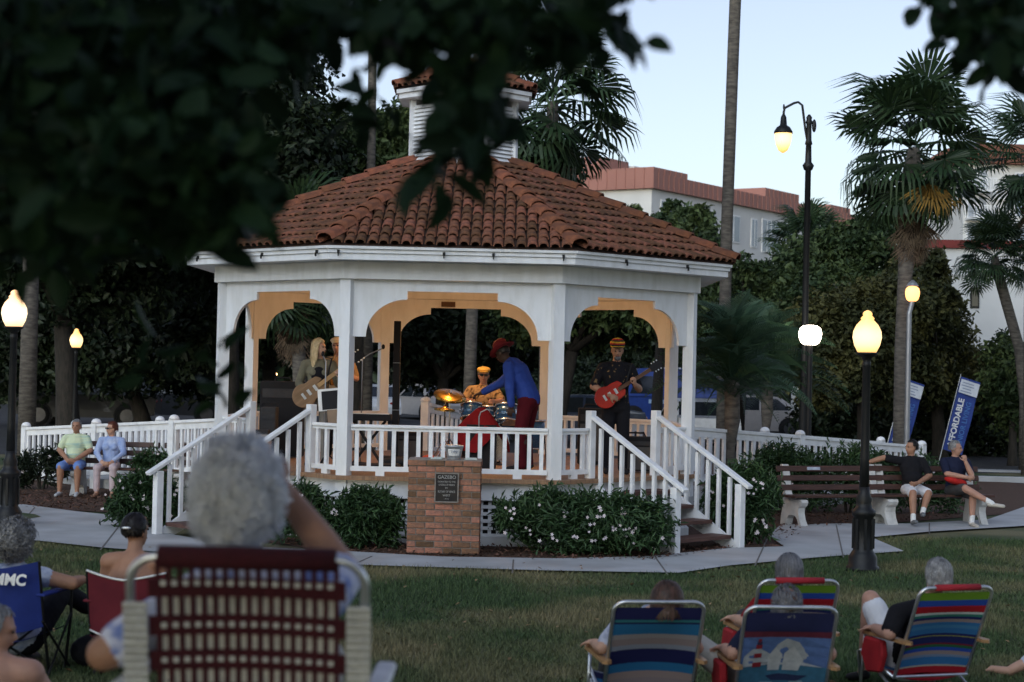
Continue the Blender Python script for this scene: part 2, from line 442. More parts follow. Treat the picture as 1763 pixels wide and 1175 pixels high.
for k in range(8): link('arched_header', ame, gaz, face(k, AP - 0.01))
for k in range(8):
    mb = MB()
    a, b = ov(k, SBM, 0), ov((k + 1) % 8, SBM, 0); ai, bi = ov(k, SBM - 0.2, 0), ov((k + 1) % 8, SBM - 0.2, 0)
    vs = [v + Vector((0, 0, z)) for z in (ZB, ZEB) for v in (a, b, bi, ai)]
    mb.add(vs, [(3, 2, 1, 0), (4, 5, 6, 7), (0, 1, 5, 4), (1, 2, 6, 5), (2, 3, 7, 6), (3, 0, 4, 7)])
    mb.build('beam', m_white, gaz)
    for s, z0, z1 in ((SE - 0.02, ZEB, ZEB + 0.078), (SE, ZEB + 0.08, ZEB + 0.128), (SE + 0.025, ZEB + 0.13, ZE)):
        mb = MB()
        a, b = ov(k, s, 0), ov((k + 1) % 8, s, 0); ai, bi = ov(k, s - 0.08, 0), ov((k + 1) % 8, s - 0.08, 0)
        vs = [v + Vector((0, 0, z)) for z in (z0, z1) for v in (a, b, bi, ai)]
        mb.add(vs, [(3, 2, 1, 0), (4, 5, 6, 7), (0, 1, 5, 4), (1, 2, 6, 5), (2, 3, 7, 6), (3, 0, 4, 7)])
        mb.build('eave_board', m_white, gaz)
octring(MB(), SBM - 0.3, SE - 0.05, ZEB + 0.004, ZEB + 0.03).build('soffit', m_white, gaz)
octslab(MB(), SBM - 0.22, ZEB + 0.034, ZEB + 0.06).build('ceiling', m_white, gaz)
# small fittings on the eave
hk = MB().box((0, 0, 0), (0.03, 0.02, 0.045)).box((0, 0.015, -0.03), (0.014, 0.02, 0.05)).mesh('hook', m_black)
for k, u in ((0, -1.38), (0, -0.1), (0, 0.5), (0, 1.35), (1, -0.6), (1, 0.6), (7, -1.2), (7, -0.5), (7, 0.2), (7, 1.3)):
    link('hook', hk, gaz, face(k, SE / 2 / T8 + 0.012, ZEB + 0.09) @ Matrix.Translation((u, 0, 0)))
MB().box((0, 0, 0), (0.22, 0.08, 0.08)).build('speaker_box', mat('brown_box', (0.10, 0.05, 0.025)), gaz, mtx=face(4, AP - 0.1, 3.2) @ Matrix.Translation((0.28, 0, 0)))
# ceiling lamp (hidden from the photograph behind the front header, seen by its glow)
cl = MB().lathe([(0.03, ZEB + 0.03), (0.16, ZEB + 0.02), (0.17, ZEB - 0.02), (0.12, ZEB - 0.08), (0.02, ZEB - 0.1)], 16).build('ceiling_lamp', m_warmbulb, gaz, smooth=True)
def warm(loc, e, r=0.12):
    l = bpy.data.lights.new('stage_lamp_light', 'POINT'); l.energy = e; l.color = (1.0, 0.50, 0.17); l.shadow_soft_size = r
    o = bpy.data.objects.new('stage_lamp_light', l); COL.objects.link(o); o.location = loc; o.parent = gaz
warm((0, 0, ZEB - 0.30), 60)

# roof
SLOPE = math.atan(0.462)
AE = SE / 2 / T8 + 0.03
A1 = 0.70
ZR0 = ZE + 0.012
roof = MB()
def zr(a): return ZR0 + (AE - a) * math.tan(SLOPE)
vs = [ov(k, 2 * AE * T8, ZR0) for k in range(8)] + [ov(k, 2 * A1 * T8, zr(A1)) for k in range(8)] + [ov(k, 2 * AE * T8, ZR0 - 0.012) for k in range(8)]
roof.add(vs, [(k, (k + 1) % 8, (k + 1) % 8 + 8, k + 8) for k in range(8)] + [tuple(range(8, 16))] + [((k + 1) % 8, k, k + 16, (k + 1) % 8 + 16) for k in range(8)])
roof_o = roof.build('roof', m_pan, gaz)
def tile_mesh(r, h, L, nseg=7):
    vs, fs = [], []
    for i, (y, g) in enumerate(((0, 1.0), (L, 0.9))):
        for k in range(nseg + 1):
            t = PI * k / nseg
            vs.append((-r * g * math.cos(t), y, h * g * math.sin(t) ** 0.85 + (0.036 if i == 0 else 0.0)))
        for k in range(nseg + 1):
            t = PI * k / nseg
            vs.append((-(r - 0.014) * g * math.cos(t), y, (h - 0.014) * g * math.sin(t) ** 0.85 + (0.036 if i == 0 else 0.0) - 0.004))
    n = nseg + 1
    for k in range(nseg):
        fs.append((k, k + 1, 2 * n + k + 1, 2 * n + k))
        fs.append((n + k + 1, n + k, k, k + 1)[::-1])
    fs.append((0, n, 3 * n, 2 * n)); fs.append((n - 1, 2 * n - 1, 4 * n - 1, 3 * n - 1)[::-1])
    mb = MB(); mb.add(vs, fs)
    return mb
TP, EXPO = 0.1385, 0.275
tmb = tile_mesh(0.063, 0.055, 0.33)
tme = tmb.mesh('tile', m_tile, True)
cands = []
rng = random.Random(5)
def slope_m(k, ae, z0, sl):
    return face(k, ae, z0) @ Matrix.Rotation(PI, 4, 'Z') @ Matrix.Rotation(sl, 4, 'X')   # y now runs up the slope
def lay_tiles(ae, a1, z0, sl, tp, expo, store, tag):
    for k in range(8):
        Mx = slope_m(k, ae, z0, sl)
        nrow = int((ae - a1) / math.cos(sl) / expo) + 1
        for i in range(nrow):
            s = i * expo - 0.04
            hwid = (ae - (s + expo * 0.5) * math.cos(sl)) * T8
            nmax = int((hwid + 0.01) / tp) + 1
            for j in range(-nmax, nmax + 1):
                u = j * tp
                if abs(u) > hwid + 0.01: continue
                m = Mx @ Matrix.Translation((u + rng.uniform(-.004, .004), s + rng.uniform(-.012, .012), 0.004 + rng.uniform(0, .008))) @ Matrix.Rotation(rng.uniform(-.03, .03), 4, 'Z')
                store.append((k, i, j, m, tag))
lay_tiles(AE, A1, ZR0, SLOPE, TP, EXPO, cands, 0)
solo, rest = [], []
for c in cands:
    k, i = c[0], c[1]
    (solo if (k == 0 or (k in (1, 7) and i < 6)) else rest).append(c)
solo.sort(key=lambda c: (c[0] != 0, c[1])); rest += solo[262:]; solo = solo[:262]
for c in solo: link('tile', tme, roof_o, c[3])
def join_tiles(name, lst, mb0, parent, m, label):
    V0 = np.array(mb0.v); F0 = mb0.f
    V = []; Fl = []
    for q, c in enumerate(lst):
        A = np.array(c[3]); V.append(V0 @ A[:3, :3].T + A[:3, 3]); Fl += [tuple(i + q * len(V0) for i in f) for f in F0]
    o = link(name, np_mesh(name, np.concatenate(V), np.array(Fl), m), parent); setp(o, kind='stuff')
join_tiles('roof_tiling', rest, tmb, roof_o, m_tilej, '')
# ridge tiles up every hip
def ridges(parent, ae, a1, z0, sl, r, step, over=0.05):
    me = tile_mesh(r, r * 0.8, step * 1.18, 7).mesh('ridge_tile', m_cap, True)
    for k in range(8):
        p0 = ov(k, 2 * (ae + over) * T8, z0 - over * math.tan(sl) * 0.3 + 0.035); p1 = ov(k, 2 * a1 * T8, z0 + (ae - a1) * math.tan(sl) + 0.05)
        d = (p1 - p0); L = d.length; d.normalize()
        x = d.cross(Vector((0, 0, 1))).normalized(); z = x.cross(d)
        n = max(1, round(L / step))
        for i in range(n):
            p = p0 + d * (L * i / n)
            Mx = Matrix.Translation(p) @ Matrix((x, d, z)).transposed().to_4x4() @ Matrix.Rotation(rng.uniform(-.03, .03), 4, 'Z')
            link('ridge_tile', me, parent, Mx)
ridges(roof_o, AE, A1, ZR0, SLOPE, 0.115, 0.36)

# cupola
SCU = 0.595
ZC0, ZC1 = zr(0.75) - 0.05, 5.95
cup = octslab(MB(), SCU - 0.14, ZC0, ZC1).build('cupola', m_dark, gaz)  # dark core: shade behind the louvres is put into its colour
AC = SCU / 2 / T8
cpm = MB().box((0, 0, (ZC0 + ZC1) / 2), (0.075, 0.075, ZC1 - ZC0)).mesh('corner_post', m_white)
slm = MB().box((0, 0, 0), (SCU - 0.06, 0.012, 0.062), Matrix.Rotation(math.radians(38), 3, 'X')).mesh('slat', m_white2)
for k in range(8):
    p = ov(k, SCU, 0)
    link('corner_post', cpm, cup, Matrix.Translation(p) @ Matrix.Rotation(math.atan2(p.y, p.x), 4, 'Z'))
    MB().box((0, 0, 0), (SCU - 0.04, 0.03, 0.10)).build('bottom_rail', m_white2, cup, mtx=face(k, AC, ZC0 + 0.06))
    if k in (0, 1, 2, 6, 7):
        for i in range(14): link('slat', slm, cup, face(k, AC - 0.005, ZC0 + 0.15 + i * 0.056))
    else:
        lv = MB()
        for i in range(14): lv.box((0, 0, ZC0 + 0.15 + i * 0.056), (SCU - 0.06, 0.012, 0.062), Matrix.Rotation(math.radians(38), 3, 'X'))
        lv.build('louvre', m_white2, cup, mtx=face(k, AC - 0.005))
SCE = 0.755
octring(MB(), SCU - 0.1, SCE - 0.05, ZC1 - 0.001, ZC1 + 0.02).build('soffit', m_white, cup)
octring(MB(), SCE - 0.1, SCE, ZC1 + 0.0, ZC1 + 0.07).build('fascia', m_white, cup)
octring(MB(), SCE - 0.1, SCE + 0.03, ZC1 + 0.072, ZC1 + 0.125).build('fascia', m_white, cup)
ACE = SCE / 2 / T8 + 0.03; ZC2 = ZC1 + 0.13; SLC = math.radians(25)
apex = Vector((0, 0, ZC2 + ACE * math.tan(SLC)))
vs = [ov(k, 2 * ACE * T8, ZC2) for k in range(8)] + [apex]
MB().add(vs, [(k, (k + 1) % 8, 8) for k in range(8)] + [tuple(range(7, -1, -1))]).build('cupola_roof', m_pan, cup)
ct = []
tmb2 = tile_mesh(0.06, 0.058, 0.33)
lay_tiles(ACE, 0.12, ZC2, SLC, 0.13, 0.27, ct, 1)
tme2 = tmb2.mesh('tile', m_tile, True)
for c in ct:
    if c[0] in (0, 1, 7) and c[1] < 3: link('tile', tme2, cup, c[3])
join_tiles('cupola_tiling', [c for c in ct if not (c[0] in (0, 1, 7) and c[1] < 3)], tmb2, cup, m_tilej, '')
ridges(cup, ACE, 0.03, ZC2, SLC, 0.085, 0.31, 0.03)
MB().lathe([(0.09, apex.z - 0.01), (0.08, apex.z + 0.05), (0.03, apex.z + 0.09)], 12).build('roof_cap', m_cap, cup, True)

# railings
def railing(k, u0, u1, n, feet=()):
    r = empty('railing'); r.parent = gaz; r.matrix_basis = face(k, AP)
    L = u1 - u0; c = (u0 + u1) / 2
    MB().box((c, 0, ZR - 0.02), (L, 0.085, 0.04)).build('top_rail', m_white2, r, bevel=0.006)
    MB().box((c, 0, ZR - 0.058), (L, 0.04, 0.035)).build('under_rail', m_white2, r)
    MB().box((c, 0, ZD + 0.085), (L, 0.06, 0.06)).build('bottom_rail', m_white2, r)
    bm_ = MB().box((0, 0, (ZD + 0.115 + ZR - 0.076) / 2), (0.05, 0.04, ZR - ZD - 0.191)).mesh('baluster', m_white2)
    for i in range(n):
        link('baluster', bm_, r, Matrix.Translation((u0 + L * (i + 0.5) / n, 0, 0)))
    for f in feet:
        MB().box((f, 0, ZD + 0.012), (0.11, 0.06, 0.086)).build('rail_foot', m_white2, r)
    return r
w = SP / 2 - 0.08
railing(0, -w, w, 16, (-0.85, 0.85))
for k in (2, 6): railing(k, -w, w, 16, (0,))
for k in (3, 5): railing(k, -w, w, 16, (0,))
SW = 0.635                                   # half width of the stair opening
def stair(k):
    railing(k, -w, -SW - 0.06, 3, (-0.95,)); railing(k, SW + 0.06, w, 3, (0.95,))
    st = empty('staircase'); st.parent = gaz; st.matrix_basis = face(k, AP)
    NT, RUN = 4, 1.34
    y0 = 0.06
    tr = MB().box((0, 0, 0), (2 * SW - 0.06, 0.31, 0.045)).mesh('tread', m_tread)
    rise = ZD / 5
    for i in range(NT):
        link('tread', tr, st, Matrix.Translation((0, y0 + RUN * (i + 0.55) / (NT + 0.35), ZD - rise * (i + 1) - 0.02)))
    MB().box((0, y0 + 0.0, ZD - 0.1), (2 * SW - 0.06, 0.03, 0.14)).build('riser', m_white2, st)
    slope = (ZD - 0.03) / RUN
    for s in (-1, 1):
        mb = MB()
        poly = [(y0, ZD - 0.02), (y0 + RUN, 0.06), (y0 + RUN, 0.0), (y0 + RUN - 0.22, 0.0), (y0, ZD - 0.36)]
        for x in (s * (SW - 0.02), s * (SW + 0.02)): mb.add([(x, a, b) for a, b in poly], [tuple(range(5))])
        for i in range(5):
            a, b = poly[i], poly[(i + 1) % 5]
            mb.add([(s * (SW - .02), *a), (s * (SW + .02), *a), (s * (SW + .02), *b), (s * (SW - .02), *b)], [(0, 1, 2, 3)])
        mb.build('stringer', m_white2, st)
        MB().box((s * SW, 0.0, (ZD + 1.70) / 2 - 0.14), (0.10, 0.10, 1.70 - ZD + 0.28)).build('newel_post', m_white2, st, bevel=0.006)
        yb = y0 + RUN + 0.01
        MB().box((s * SW, yb, 0.41), (0.10, 0.10, 0.82)).build('newel_post', m_white2, st, bevel=0.006)
        a = Vector((s * SW, 0.05, 1.615)); b = Vector((s * SW, yb + 0.16, 0.835 - 0.16 * 0.55))
        b.z = 0.845 - 0.11 * (1.615 - 0.845) / (yb - 0.0)
        MB().bar(a, b, 0.10, 0.045).build('handrail', m_white2, st, bevel=0.006)
        for i in range(7):
            y = 0.05 + (yb - 0.1) * (i + 0.75) / 7.4
            zt = 1.60 - (1.615 - 0.845) * y / yb - 0.02; zb = ZD - 0.05 - slope * (y - y0)
            MB().box((s * SW, y, (zt + zb) / 2), (0.042, 0.045, zt - zb)).build('baluster', m_white2, st)
stair(1); stair(7)

# white ramp fences to either side, each with posts, rails and balusters
def fence(name, a, b, za, zb, ha, hb, posts, n, label, grp):
    r = empty(name, (a[0], a[1], 0), 0, label, 'fence', grp)
    a3 = Vector((0, 0, za)); b3 = Vector((b[0] - a[0], b[1] - a[1], zb))
    A = Vector((0, 0, ha)); B = Vector((b3.x, b3.y, hb))
    d = (b3 - a3); d.z = 0; yaw = math.atan2(d.y, d.x)
    MB().bar(A, B, 0.10, 0.045).build('top_rail', m_white2, r)
    MB().bar(A - Vector((0, 0, .075)), B - Vector((0, 0, .075)), 0.04, 0.10).build('under_rail', m_white2, r)
    o1 = Vector((0, 0, 0.1))
    MB().bar(a3 + o1, b3 + o1, 0.05, 0.07).build('bottom_rail', m_white2, r)
    bmesh_ = MB().box((0, 0, 0.5), (0.055, 0.04, 1.0)).mesh('baluster', m_white2)
    for i in range(n):
        t = (i + 0.5) / n
        z0 = za + (zb - za) * t + 0.13; z1 = ha + (hb - ha) * t - 0.12
        link('baluster', bmesh_, r, Matrix.Translation((b3.x * t, b3.y * t, z0)) @ Matrix.Rotation(yaw, 4, 'Z') @ Matrix.Diagonal((1, 1, z1 - z0, 1)))
    for t in posts:
        h = ha + (hb - ha) * t + 0.04
        pz = za + (zb - za) * t - 0.2
        p = MB().box((0, 0, (h + pz) / 2), (0.125, 0.125, h - pz)).build('fence_post', m_white2, r, mtx=Matrix.Translation((b3.x * t, b3.y * t, 0)) @ Matrix.Rotation(yaw, 4, 'Z'))
        MB().lathe([(0.085, h), (0.085, h + 0.025), (0.06, h + 0.06), (0.02, h + 0.075)], 10).build('post_cap', m_white2, p, True)
    return r
LA, LB = (-4.0, 26.6), (-8.6, 31.0)
RA, RB = (2.6, 26.4), (7.42, 31.4)
fence('ramp_fence', LA, LB, 0.5, 0.0, 1.35, 0.93, (0.30, 0.65, 1.0), 36, 'white ramp fence behind the bench with the seated couple, nearer of two', 'white ramp fences')
fence('ramp_fence', (LA[0] + .7, LA[1] + 1.6), (LB[0] + 0.5, LB[1] + 1.5), 0.5, 0.0, 1.35, 0.93, (0.25, 0.6, 1.0), 36, 'white ramp fence on the left, farther of the two parallel ones', 'white ramp fences')
fence('ramp_fence', RA, RB, 0.5, 0.0, 1.37, 0.95, (0.45, 1.0), 36, 'white ramp fence behind the benches with two men, nearer of two', 'white ramp fences')
fence('ramp_fence', (RA[0] - .7, RA[1] + 1.6), (RB[0] - .42, RB[1] + 1.5), 0.5, 0.0, 1.37, 0.95, (0.5, 1.0), 36, 'white ramp fence on the right, farther of the two parallel ones', 'white ramp fences')
fence('ramp_fence', (GX - 0.62, GY + 3.35), (GX + 0.35, GY + 7.2), 0.80, 0.4, 1.60, 1.25, (0.0, 1.0), 14, 'white ramp fence leaving the back of the bandstand behind the drum kit', 'white ramp fences')
def ramp(a, b, off, label):
    mb = MB()
    A = Vector((a[0], a[1], 0)); B = Vector((b[0], b[1], 0)); O = Vector((off[0], off[1], 0))
    vs = []
    for p, z in ((A, 0.40), (B, 0.02), (B + O, 0.02), (A + O, 0.40)): vs.append(p + Vector((0, 0, z)))
    vs += [Vector((v.x, v.y, -0.02)) for v in vs]
    mb.add(vs, [(0, 1, 2, 3), (4, 5, 1, 0), (5, 6, 2, 1), (6, 7, 3, 2), (7, 4, 0, 3)])
    o = mb.build('ramp', m_conc); setp(o, label, 'ramp')
ramp((LA[0] - .1, LA[1] + .25), (LB[0] + .05, LB[1] + .2), (0.68, 1.5), 'low grey concrete ramp between the left white fences')
ramp((RA[0] + .1, RA[1] + .25), (RB[0] - .05, RB[1] + .15), (-0.62, 1.4), 'low grey concrete ramp between the right white fences')
# ---------------------------------------------------------------- vegetation
def leaf_cloud(name, P, Nrm, size, aspect, m, parent=None, rs=0, fold=0.18, jitter=0.35, rounded=False):
    r = np.random.default_rng(rs)
    n = len(P)
    d = r.normal(size=(n, 3)); nn = Nrm / (np.linalg.norm(Nrm, axis=1, keepdims=True) + 1e-9)
    d -= nn * (d * nn).sum(1, keepdims=True); d /= np.linalg.norm(d, axis=1, keepdims=True) + 1e-9
    s = np.cross(nn, d)
    L = size * (1 + jitter * r.normal(size=(n, 1)).clip(-1.5, 1.5)); Wd = L * aspect
    a = P; b = P + d * L * 0.5 + s * Wd * 0.5 + nn * L * fold; c = P + d * L; e = P + d * L * 0.5 - s * Wd * 0.5 + nn * L * fold
    if rounded:
        f1 = nn * L * fold
        ring = [P, P + d * L * .22 + s * Wd * .40 + f1, P + d * L * .5 + s * Wd * .5 + f1, P + d * L * .78 + s * Wd * .34 + f1 * .5, P + d * L - f1 * .8, P + d * L * .78 - s * Wd * .34 + f1 * .5, P + d * L * .5 - s * Wd * .5 + f1, P + d * L * .22 - s * Wd * .40 + f1, P + d * L * .5]
        V = np.stack(ring, 1).reshape(-1, 3); i = np.arange(n)[:, None] * 9
        Fq = np.concatenate([i + [[8, k, (k + 1) % 8]] for k in range(8)], 1).reshape(-1, 3)
        return link(name, np_mesh(name, V, Fq, m), parent)
    V = np.stack([a, b, c, e], 1).reshape(-1, 3)
    i = np.arange(n)[:, None] * 4
    Fq = np.concatenate([i + [[0, 1, 2]], i + [[0, 2, 3]]], 1).reshape(-1, 3)
    return link(name, np_mesh(name, V, Fq, m), parent)
def blob_points(blobs, n, rs, clump=0.16, per=26):
    r = np.random.default_rng(rs)
    B = np.array([[*b[0], *b[1]] for b in blobs], float)
    w = (B[:, 3] * B[:, 4] * B[:, 5]) ** 0.75; w /= w.sum()
    nc = max(4, n // per)
    bi = r.choice(len(B), nc, p=w)
    dr = r.normal(size=(nc, 3)); dr /= np.linalg.norm(dr, axis=1, keepdims=True)
    rad = r.random((nc, 1)) ** 0.33 * 0.55 + 0.45
    rad = np.where(r.random((nc, 1)) < 0.25, rad * 0.7, rad)
    C = B[bi, :3] + dr * rad * B[bi, 3:]
    ci = r.integers(0, nc, n)
    cs = clump * B[bi[ci], 3:].mean(1, keepdims=True)
    P = C[ci] + r.normal(size=(n, 3)) * cs * np.array([1, 1, 0.7])
    Nn = dr[ci] * 0.8 + r.normal(size=(n, 3)) * 0.8 + np.array([0, 0, 0.7])
    return P, Nn
def tree(name, label, base, blobs, n, size, m, aspect=0.5, trunk_r=0.18, rs=0, cat='tree', grp=None, limbs=True, clump=0.16, lean=(0, 0), per=26):
    t = empty(name, base, 0, label, cat, grp)
    b = Vector(base)
    lb = [((c[0] - b.x, c[1] - b.y, c[2] - b.z), r) for c, r in blobs]
    P, Nn = blob_points(lb, n, rs, clump, per)
    leaf_cloud('crown', P, Nn, size, aspect, m, t, rs)
    mb = MB()
    zt = min(c[2] for c, r in lb)
    cx = sum(c[0] for c, r in lb) / len(lb); cy = sum(c[1] for c, r in lb) / len(lb)
    fork = Vector((cx * 0.35, cy * 0.35, max(0.5, zt * 0.75)))
    mb.tube([(0, 0, -0.1), (0, 0, 0.15), (fork.x * 0.4, fork.y * 0.4, fork.z * 0.5), fork], [trunk_r * 1.4, trunk_r * 1.1, trunk_r * 0.9, trunk_r * 0.75], 8)
    if limbs:
        for c, r in lb:
            c = Vector(c); mid = fork.lerp(c, 0.5) + Vector((0, 0, 0.25))
            mb.tube([fork, mid, c], [trunk_r * 0.5, trunk_r * 0.32, trunk_r * 0.08], 6)
    mb.build('trunk', m_bark, t, True)
    return t
def blobs_px(lst, Y, dj=1.2, rs=0):                  # (px, py, rx, ry) ellipses at distance about Y
    r = random.Random(rs); out = []
    for px, py, rx, ry in lst:
        y = Y + r.uniform(-dj, dj); c = U(px, py, y); s = y / FPX
        out.append(((c.x, y, c.z), (rx * s, min(rx, ry) * s * 1.1, ry * s)))
    return out
def base_px(px, Y): p = U(px, 700, Y); return (p.x, Y, 0)
# dark evergreens behind and to the left of the bandstand
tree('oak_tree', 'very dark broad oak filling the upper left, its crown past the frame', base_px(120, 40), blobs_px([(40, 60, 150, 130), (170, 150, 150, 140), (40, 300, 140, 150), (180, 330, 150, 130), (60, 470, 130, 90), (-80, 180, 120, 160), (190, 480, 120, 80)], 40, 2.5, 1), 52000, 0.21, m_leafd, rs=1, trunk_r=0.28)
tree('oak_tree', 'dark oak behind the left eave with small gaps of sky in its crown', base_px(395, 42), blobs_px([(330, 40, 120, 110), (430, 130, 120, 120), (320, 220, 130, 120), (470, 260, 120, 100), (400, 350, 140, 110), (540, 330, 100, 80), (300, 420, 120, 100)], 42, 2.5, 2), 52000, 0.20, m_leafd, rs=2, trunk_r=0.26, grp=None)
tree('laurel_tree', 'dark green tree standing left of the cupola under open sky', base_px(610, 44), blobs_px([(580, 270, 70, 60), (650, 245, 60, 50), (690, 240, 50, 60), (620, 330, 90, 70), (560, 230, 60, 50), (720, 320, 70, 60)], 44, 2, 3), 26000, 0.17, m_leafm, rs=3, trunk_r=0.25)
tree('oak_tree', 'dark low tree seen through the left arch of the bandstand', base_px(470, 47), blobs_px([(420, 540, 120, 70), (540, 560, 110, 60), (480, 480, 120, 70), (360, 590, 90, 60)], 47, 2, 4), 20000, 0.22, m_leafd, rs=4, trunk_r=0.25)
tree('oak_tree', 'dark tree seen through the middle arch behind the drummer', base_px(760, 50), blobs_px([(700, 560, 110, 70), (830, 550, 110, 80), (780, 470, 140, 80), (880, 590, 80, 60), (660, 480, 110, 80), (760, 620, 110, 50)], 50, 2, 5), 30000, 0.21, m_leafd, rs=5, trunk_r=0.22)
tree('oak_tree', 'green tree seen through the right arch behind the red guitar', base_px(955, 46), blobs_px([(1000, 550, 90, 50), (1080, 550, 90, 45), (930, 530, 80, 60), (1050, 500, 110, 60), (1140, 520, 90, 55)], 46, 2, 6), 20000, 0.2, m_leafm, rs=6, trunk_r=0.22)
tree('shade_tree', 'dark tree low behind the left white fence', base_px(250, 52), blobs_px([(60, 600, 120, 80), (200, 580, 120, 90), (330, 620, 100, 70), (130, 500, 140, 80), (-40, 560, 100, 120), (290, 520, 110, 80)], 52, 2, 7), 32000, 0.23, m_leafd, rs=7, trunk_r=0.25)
# the wooded right side
tree('broadleaf_tree', 'bushy green tree in front of the pink roofed building', base_px(1130, 60), blobs_px([(1135, 410, 48, 36), (1185, 395, 45, 34), (1085, 430, 30, 30), (1215, 450, 45, 40), (1150, 480, 90, 55), (1092, 365, 10, 12), (1165, 362, 22, 16), (1205, 372, 18, 16)], 60, 2, 8), 20000, 0.22, m_leafm, rs=8, trunk_r=0.2)
tree('broadleaf_tree', 'dark green tree right behind the tall bare palm trunk', base_px(1270, 52), blobs_px([(1225, 500, 60, 50), (1310, 520, 75, 55), (1260, 590, 100, 75), (1340, 570, 90, 75), (1280, 460, 35, 22), (1345, 470, 40, 28)], 52, 2, 9), 30000, 0.18, m_leafm, rs=9, trunk_r=0.2)
tree('broadleaf_tree', 'rounded green tree behind the tall hooked street lamp', base_px(1430, 50), blobs_px([(1420, 450, 80, 50), (1480, 420, 70, 42), (1510, 392, 42, 35), (1440, 530, 110, 75), (1500, 490, 90, 70), (1390, 500, 60, 55)], 50, 2, 10), 32000, 0.17, m_leafm, rs=10, trunk_r=0.22)
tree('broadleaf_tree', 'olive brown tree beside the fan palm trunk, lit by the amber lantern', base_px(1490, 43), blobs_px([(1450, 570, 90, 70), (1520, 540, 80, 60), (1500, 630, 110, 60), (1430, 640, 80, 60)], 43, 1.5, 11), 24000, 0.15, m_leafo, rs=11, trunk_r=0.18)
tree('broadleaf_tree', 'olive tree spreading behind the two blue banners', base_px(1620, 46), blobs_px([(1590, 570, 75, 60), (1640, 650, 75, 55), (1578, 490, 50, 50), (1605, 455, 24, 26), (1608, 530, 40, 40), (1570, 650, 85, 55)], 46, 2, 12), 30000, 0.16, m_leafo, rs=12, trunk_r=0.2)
tree('broadleaf_tree', 'small leafy tree at the right edge before the white wall', base_px(1745, 44), blobs_px([(1740, 640, 45, 55), (1763, 690, 60, 60), (1730, 600, 30, 30)], 44, 1, 13), 7000, 0.16, m_leafm, rs=13, trunk_r=0.12)
tree('hedge', 'dark clipped hedge running behind the blue banners', base_px(1680, 49), blobs_px([(1580, 730, 80, 60), (1660, 720, 80, 70), (1740, 720, 80, 70), (1800, 700, 60, 90), (1500, 730, 80, 50), (1430, 720, 60, 60)], 49, 0.8, 14), 24000, 0.17, m_leafd, rs=14, trunk_r=0.1, cat='hedge')
tree('hedge', 'dark shrub row behind the silver car', base_px(1330, 77), blobs_px([(1240, 680, 70, 50), (1320, 680, 70, 50), (1400, 680, 70, 60), (1180, 670, 70, 60), (1060, 670, 90, 55), (960, 670, 90, 55)], 77, 0.8, 15), 16000, 0.22, m_leafd, rs=15, trunk_r=0.1, cat='hedge')
# far wood that closes the view under the crowns
def far_wood():
    r = np.random.default_rng(77); n = 110000
    X = r.uniform(-34, 24, n); Y = r.uniform(82, 92, n)
    top = 13 + 2.2 * np.sin(X * 0.35) + 1.6 * np.sin(X * 0.9 + 1)
    top = np.where(X > -2, 5.8 + 0.7 * np.sin(X * 0.7), top)
    Z = r.random(n) ** 0.9 * top
    Nn = r.normal(size=(n, 3)) + np.array([0, -0.6, 0.5])
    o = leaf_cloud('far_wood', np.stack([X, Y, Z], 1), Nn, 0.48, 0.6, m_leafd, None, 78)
    setp(o, 'dark far wood closing the view behind the parked cars', 'woodland', kind='stuff')
far_wood()

